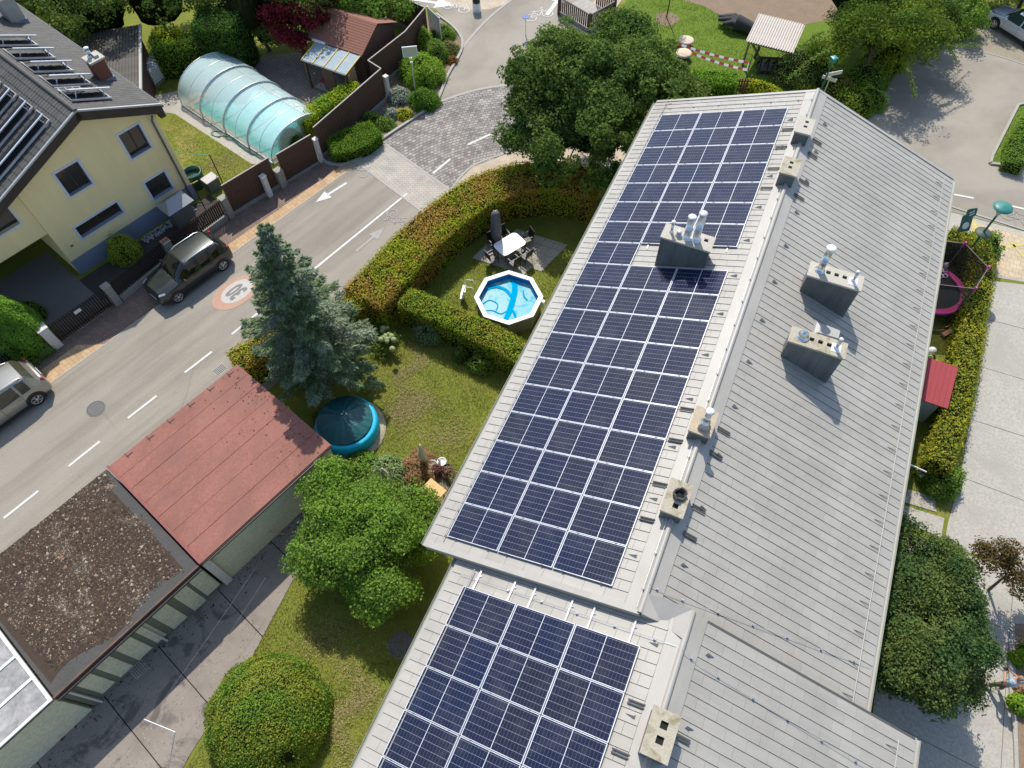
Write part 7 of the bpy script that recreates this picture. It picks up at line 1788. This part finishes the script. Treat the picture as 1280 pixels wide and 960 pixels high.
# crooked small tree + dark climbing frame
t = thing('dark_log_frame', 'dark wooden climbing frame on the shaded lawn below the shelter', 'climbing frame', G(965, 88), .3)
for k in range(5): MB().tube([(-.9 + k * .45, -.5, 0), (-.8 + k * .45, 0, .8), (-.9 + k * .45, .5, 0)], .06, 6).build('hoop', BLACK, t)
MB().tube([(-1.0, 0, .8), (1.0, 0, .8)], .07, 6).build('beam', BLACK, t); MB().box(-.9, .9, -.45, .45, .0, .25).build('base', BROWN, t)
t = thing('bare_tree', 'small crooked leafless tree beside the play shelter', 'tree', G(943, 72)); mb = MB()
mb.tube([(0, 0, 0), (.1, 0, .6), (.0, .2, 1.1), (.5, .5, 1.5)], [.1, .08, .06, .02], 6).tube([(.05, .1, .8), (-.4, .3, 1.3)], [.05, .02], 5).tube([(.1, .25, 1.1), (.2, -.2, 1.6)], [.04, .015], 5); mb.build('trunk', BARK, t, kind='stuff')
# picket fence by the gable
a, b = G(862, 113), G(935, 117); L_ = (b - a).length; t = thing('picket_fence', 'brown picket fence behind the far gable of the long roof', 'fence', a, math.atan2((b - a).y, (b - a).x))
cp = None
for k in range(int(L_ / .15)):
    if cp is None: cp = MB().box(0, .09, -.012, .012, .05, .95).build('picket', WOODB, t); o = cp
    else: o = cp.copy(); link(o, t)
    o.location = (k * .15, 0, 0)
MB().box(0, L_, .013, .05, .25, .32).box(0, L_, .013, .05, .75, .82).build('rail', WOODB, t, kind='stuff')
# footbridge / steps with brown railings at the top
b = G(728, 20, .2); b.z = 0; d_ = (G(745, 45) - G(700, 18)); an = math.atan2(d_.y, d_.x)
t = thing('footbridge', 'small bridge with brown slatted railings and a pale deck at the top edge', 'bridge', b, an)
for k in range(8): MB().box(-1.4 + k * .35, -1.06 + k * .35, -.8, 1.5, .20, .26).build('deck_board', SLAB, t)
MB().box(-1.4, 1.4, -.75, 1.45, 0, .19).build('base', CONC, t)
def railing(x0, y0, x1, y1):
    a, b = Vector((x0, y0, .26)), Vector((x1, y1, .26)); n = int((b - a).length / .17); 
    for k in range(n + 1): p = a.lerp(b, k / n); MB().box(p.x - .05, p.x + .05, p.y - .02, p.y + .02, .3, 1.15).build('baluster', WOODB, t)
    MB().bar(a + Vector((0, 0, .92)), b + Vector((0, 0, .92)), .07).build('handrail', WOODG, t)
railing(1.4, -.8, 1.4, 1.5); railing(-1.4, -.8, 1.4, -.8); railing(-.2, 1.5, 1.4, 1.5)
for q in ((-1.4, -.8), (1.4, -.8), (1.4, 1.5)): MB().box(q[0] - .06, q[0] + .06, q[1] - .06, q[1] + .06, 0, 1.3).build('corner_post', WOODB, t)
# traffic island bollard, blue bin
t = thing('bollard', 'thick white and black bollard on the traffic island at the top edge', 'bollard', G(596, 14))
MB().lathe([(.27, 0), (.27, .55), (.25, .60)], n=20).build('base', WHITE, t); MB().lathe([(.25, .60), (.25, .95), (.2, 1.0), (.001, 1.02)], n=20).build('top', BLACK, t)
t = thing('blue_sign', 'small round blue sign at the left edge of the large round tree', 'sign', G(657, 44)); MB().tube([(0, 0, 0), (0, 0, 1.2)], .03, 6).build('post', ALU, t); MB().lathe([(.24, 0), (.24, .03)], (0, 0, 1.2), 18).build('disc', M('sign_blue', (.01, .06, .25), rough=.4), t)

# ================================================================ person on the slab path
def person(loc, rz):
    t = thing('person', 'person in a light blue shirt holding a device with both hands on the slab path', 'person', loc, rz)
    SK = M('skin', (.46, .24, .16), (.42, .21, .14), 3, .6); SHT = M('light_blue_shirt', (.30, .44, .56), (.26, .39, .50), 2, .85, bmp=.15, fine=5); TR = M('olive_trousers', (.09, .10, .07), (.07, .08, .055), 2, .9, bmp=.15, fine=5)
    def skin(name, verts, edges, radii, mat, parent, lev=2, root=0):
        me = bpy.data.meshes.new(name); me.from_pydata(verts, edges, []); o = bpy.data.objects.new(name, me); link(o)
        m = o.modifiers.new('s', 'SKIN'); m.use_smooth_shade = True
        for i, v in enumerate(me.skin_vertices[0].data):
            r = radii[i]; v.radius = (r, r) if isinstance(r, (int, float)) else r; v.use_root = (i == root)
        o.modifiers.new('u', 'SUBSURF').levels = lev; o.modifiers['u'].render_levels = lev
        dg = bpy.context.evaluated_depsgraph_get(); m2 = bpy.data.meshes.new_from_object(o.evaluated_get(dg)); bpy.data.objects.remove(o)
        m2.name = name; m2.materials.clear(); m2.materials.append(mat)
        for p in m2.polygons: p.use_smooth = True
        o = bpy.data.objects.new(name, m2); link(o, parent); return o
    # facing +x; stands 1.76 m
    V = [(0, 0, .95), (0, 0, 1.10), (.01, 0, 1.28), (0, 0, 1.42), (.02, 0, 1.52), (.05, 0, 1.66), (.06, 0, 1.72)]
    Rr = [(.14, .11), (.135, .10), (.15, .11), (.13, .085), .050, .088, .065]; E_ = [(0, 1), (1, 2), (2, 3), (3, 4), (4, 5), (5, 6)]
    for sy in (-1, 1):
        n = len(V); V += [(0, sy * .10, .88), (.03 + .04 * sy, sy * .14, .50), (.0 + .08 * sy, sy * .16, .10), (.16 + .08 * sy, sy * .18, .05)]; Rr += [.095, .062, .042, (.045, .035)]
        E_ += [(0, n), (n, n + 1), (n + 1, n + 2), (n + 2, n + 3)]
        n = len(V); V += [(0, sy * .17, 1.41), (.06, sy * .27, 1.20), (.30, sy * .14, 1.17), (.36, sy * .10, 1.18)]; Rr += [.058, .040, .028, (.034, .018)]
        E_ += [(3, n), (n, n + 1), (n + 1, n + 2), (n + 2, n + 3)]
    skin('body', V, E_, Rr, SK, t)
    for sy in (-1, 1):      # hands with five fingers closing on the device
        for k in range(5):
            if k < 4: x = .385; z = 1.205 - k * .018; vv = [(x, sy * .10, z), (x + .035, sy * .085, z), (x + .05, sy * .062, z - .003), (x + .045, sy * .045, z - .005)]
            else: vv = [(.36, sy * .095, 1.20), (.375, sy * .075, 1.222), (.395, sy * .06, 1.225)]
            skin('finger', vv, [(i, i + 1) for i in range(len(vv) - 1)], [.009, .0085, .008, .0075][:len(vv)], SK, t, 1)
    Vs = [(0, 0, .93), (0, 0, 1.10), (.01, 0, 1.28), (0, 0, 1.42), (.01, 0, 1.47)]; Rs = [(.165, .135), (.16, .125), (.175, .135), (.15, .105), .075]; Es = [(0, 1), (1, 2), (2, 3), (3, 4)]
    for sy in (-1, 1): n = len(Vs); Vs += [(0, sy * .18, 1.41), (.045, sy * .25, 1.26)]; Rs += [.078, .062]; Es += [(3, n), (n, n + 1)]
    skin('shirt', Vs, Es, Rs, SHT, t)
    Vt = [(0, 0, .98), (0, 0, .90)]; Rt_ = [(.15, .13), (.15, .13)]; Et = [(0, 1)]
    for sy in (-1, 1): n = len(Vt); Vt += [(0, sy * .10, .84), (.03 + .04 * sy, sy * .14, .50), (.0 + .08 * sy, sy * .16, .14)]; Rt_ += [.108, .078, .065]; Et += [(1, n), (n, n + 1), (n + 1, n + 2)]
    skin('trousers', Vt, Et, Rt_, TR, t)
    for sy in (-1, 1): skin('shoe', [(-.04 + .08 * sy, sy * .16, .05), (.08 + .08 * sy, sy * .17, .05), (.19 + .08 * sy, sy * .185, .04)], [(0, 1), (1, 2)], [(.05, .05), (.052, .045), (.045, .03)], WHITE, t, 1)
    # face and short grey hair
    skin('nose', [(.135, 0, 1.655), (.165, 0, 1.635)], [(0, 1)], [.012, .014], SK, t, 1)
    for sy in (-1, 1):
        skin('ear', [(.05, sy * .088, 1.66), (.05, sy * .094, 1.64)], [(0, 1)], [.014, .012], SK, t, 1)
        MB().lathe([(.001, -.011), (.011, 0), (.001, .011)], (.134, sy * .03, 1.675), 8).build('eye', BLACK, t)
    MB().cbox((.136, 0, 1.605), (.01, .045, .008)).build('mouth', M('lips', (.30, .09, .08), rough=.6), t)
    vs = []; n = 16
    for i in range(6):
        th = .25 * math.pi * (i / 5) * 1.7
        for j in range(n):
            a_ = j / n * 6.283; fr = 1 - .35 * max(0, math.cos(a_)) * (i / 5); vs.append((.045 + .098 * math.sin(th * fr) * math.cos(a_), .092 * math.sin(th * fr) * math.sin(a_), 1.672 + .103 * math.cos(th * fr)))
    MB().add(vs, [(i*n + j, (i+1)*n + j, (i+1)*n + (j+1) % n, i*n + (j+1) % n) for i in range(5) for j in range(n)], 0, True).build('hair', M('sandy_grey_hair', (.30, .20, .13), (.24, .16, .11), 20, .8), t)
    return t
pp = G(1236, 858, .022) ; pp.z = .022
pt_ = person(pp + Vector((.12, .0, 0)), R(125))
t = thing('remote_controller', 'dark handheld device held in front of the person in the light blue shirt', 'device', pt_.location + Vector((math.cos(R(125)) * .41, math.sin(R(125)) * .41, 1.18)), R(125))
MB().cbox((0, 0, 0), (.10, .15, .03), 0, ry=-.5).build('body', BLACK, t, bevel=.008); MB().cbox((.045, 0, .045), (.02, .15, .085), 0, ry=-.5).build('screen', GLASSD, t)

# ================================================================ grass blades on the lawns
def blades(name, polys, dens, size, mat, z=.004, avoid=()):
    allp = []
    for poly in polys:
        P2 = np.array([(p[0], p[1]) for p in poly]); lo_, hi_ = P2.min(0), P2.max(0); n = int(np.prod(hi_ - lo_) * dens)
        q = rng.uniform(lo_, hi_, (n, 2)); ins = np.zeros(n, bool); j = len(P2) - 1
        for i in range(len(P2)):
            a_, b_ = P2[i], P2[j]; c_ = ((a_[1] > q[:, 1]) != (b_[1] > q[:, 1])) & (q[:, 0] < (b_[0] - a_[0]) * (q[:, 1] - a_[1]) / (b_[1] - a_[1] + 1e-12) + a_[0]); ins ^= c_; j = i
        allp.append(q[ins])
    q = np.vstack(allp); n = len(q)
    patchy = .5 + .5 * np.sin(q[:, 0] * 1.7 + 2 * np.sin(q[:, 1] * .9)) * np.sin(q[:, 1] * 2.1 + 1.3 * np.sin(q[:, 0] * 1.3)); q = q[rng.random(n) < .45 + .55 * patchy]; n = len(q)
    P_ = np.column_stack([q, np.full(n, z + size * .32)]); D_ = rng.normal(0, .75, (n, 3)); D_[:, 2] = 1.0
    leaves(name, P_, rng.normal(0, 1, (n, 3)) * [1, 1, .5], size, mat, None, .22, .1, dirs=D_, kind='stuff')
GR = leafmat('grass_blades', [(.050, .085, .012), (.085, .125, .018), (.13, .155, .030), (.07, .105, .014), (.18, .165, .05)], .35, [(.19, .18, .04), (.28, .23, .08), (.10, .13, .02)], .45, 1.75)
GRB = leafmat('bright_grass_blades', [(.06, .12, .012), (.10, .17, .018), (.13, .20, .025)], .35, [(.12, .17, .02), (.15, .19, .03)], .5, 1.2)
blades('grass', [P((520, 350), (600, 225), (740, 232), (735, 285), (560, 640), (470, 600), (440, 470)), P((360, 690), (560, 700), (545, 770), (430, 990), (215, 990), (300, 850), (345, 762), (388, 690))], 900, .075, GR)
blades('grass', [P((205, 162), (218, 143), (316, 206), (280, 235), (240, 230)), P((150, 100), (235, 85), (262, 76), (230, 112), (180, 122)), P((1130, 300), (1200, 300), (1180, 640), (1100, 640)), P((1080, 660), (1190, 690), (1190, 760), (1080, 900))], 420, .08, GR, .012)
blades('grass', [P((765, 27), (790, -10), (835, -20), (850, -2), (880, 8), (905, 22), (940, 34), (985, 38), (1020, 60), (1010, 130), (800, 150), (780, 90)), P((1240, 203), (1272, 134), (1330, 122), (1330, 213))], 260, .09, GRB, .016)

# fallen leaves and small debris on the flat roofs, the yard edge and the pavement
def litter(name, n, fn, mat, size=.06):
    P_ = np.array([fn() for _ in range(n)]); leaves(name, P_, np.tile([0, 0, 1.], (n, 1)), size, mat, None, .6, .18, kind='stuff')
LIT = leafmat('dry_leaves', [(.10, .07, .03), (.05, .035, .02), (.14, .11, .04), (.03, .025, .018)], .1, None, .35, 1.0)
def _roofp(): v = S(GA1 - abs(random.gauss(0, 1.1)) - .05, random.uniform(GB0 + .1, GB1 - .1), GZ + .022); return tuple(v)
litter('leaf_litter', 110, _roofp, LIT, .055)
litter('leaf_litter', 260, lambda: tuple(S(random.uniform(-9, 3.5), YB + abs(random.gauss(0, .35)), .030)), LIT, .07)
litter('leaf_litter', 500, lambda: tuple(S(random.uniform(-3, 17), b0 - 1.6 + random.gauss(0, .35), .022)), LIT, .05)
litter('leaf_litter', 300, lambda: tuple(S(random.uniform(4.8, 17), -19.7 + abs(random.gauss(0, .25)) * -1, .016)), LIT, .06)

STRAW = leafmat('straw_blades', [(.46, .38, .17), (.50, .42, .22), (.32, .31, .10), (.42, .31, .18)], .3, None, .35, 1.0)
def straw(cx_, cy_, sx, sy, ang, n):
    c = G(cx_, cy_); k = rng.normal(0, 1, (n, 2)) * [sx, sy]; k[:, 0] += .5 * sy * np.sin(k[:, 1] * 3); ca, sa = math.cos(ang), math.sin(ang)
    P_ = np.column_stack([c.x + k[:, 0] * ca - k[:, 1] * sa, c.y + k[:, 0] * sa + k[:, 1] * ca, np.full(n, .045)])
    leaves('dry_grass', P_, np.tile([0, 0, 1.], (n, 1)), .085, STRAW, None, .22, .5, kind='stuff')
straw(512, 510, .55, .55, .3, 3800); straw(513, 462, .22, .7, .2, 1900); straw(560, 545, .5, .5, 0, 1300); straw(435, 885, .35, .95, .25, 3400); straw(405, 800, .5, .4, .3, 1000); straw(275, 205, .5, .5, 0, 1500); straw(650, 330, .3, .5, 0, 500)
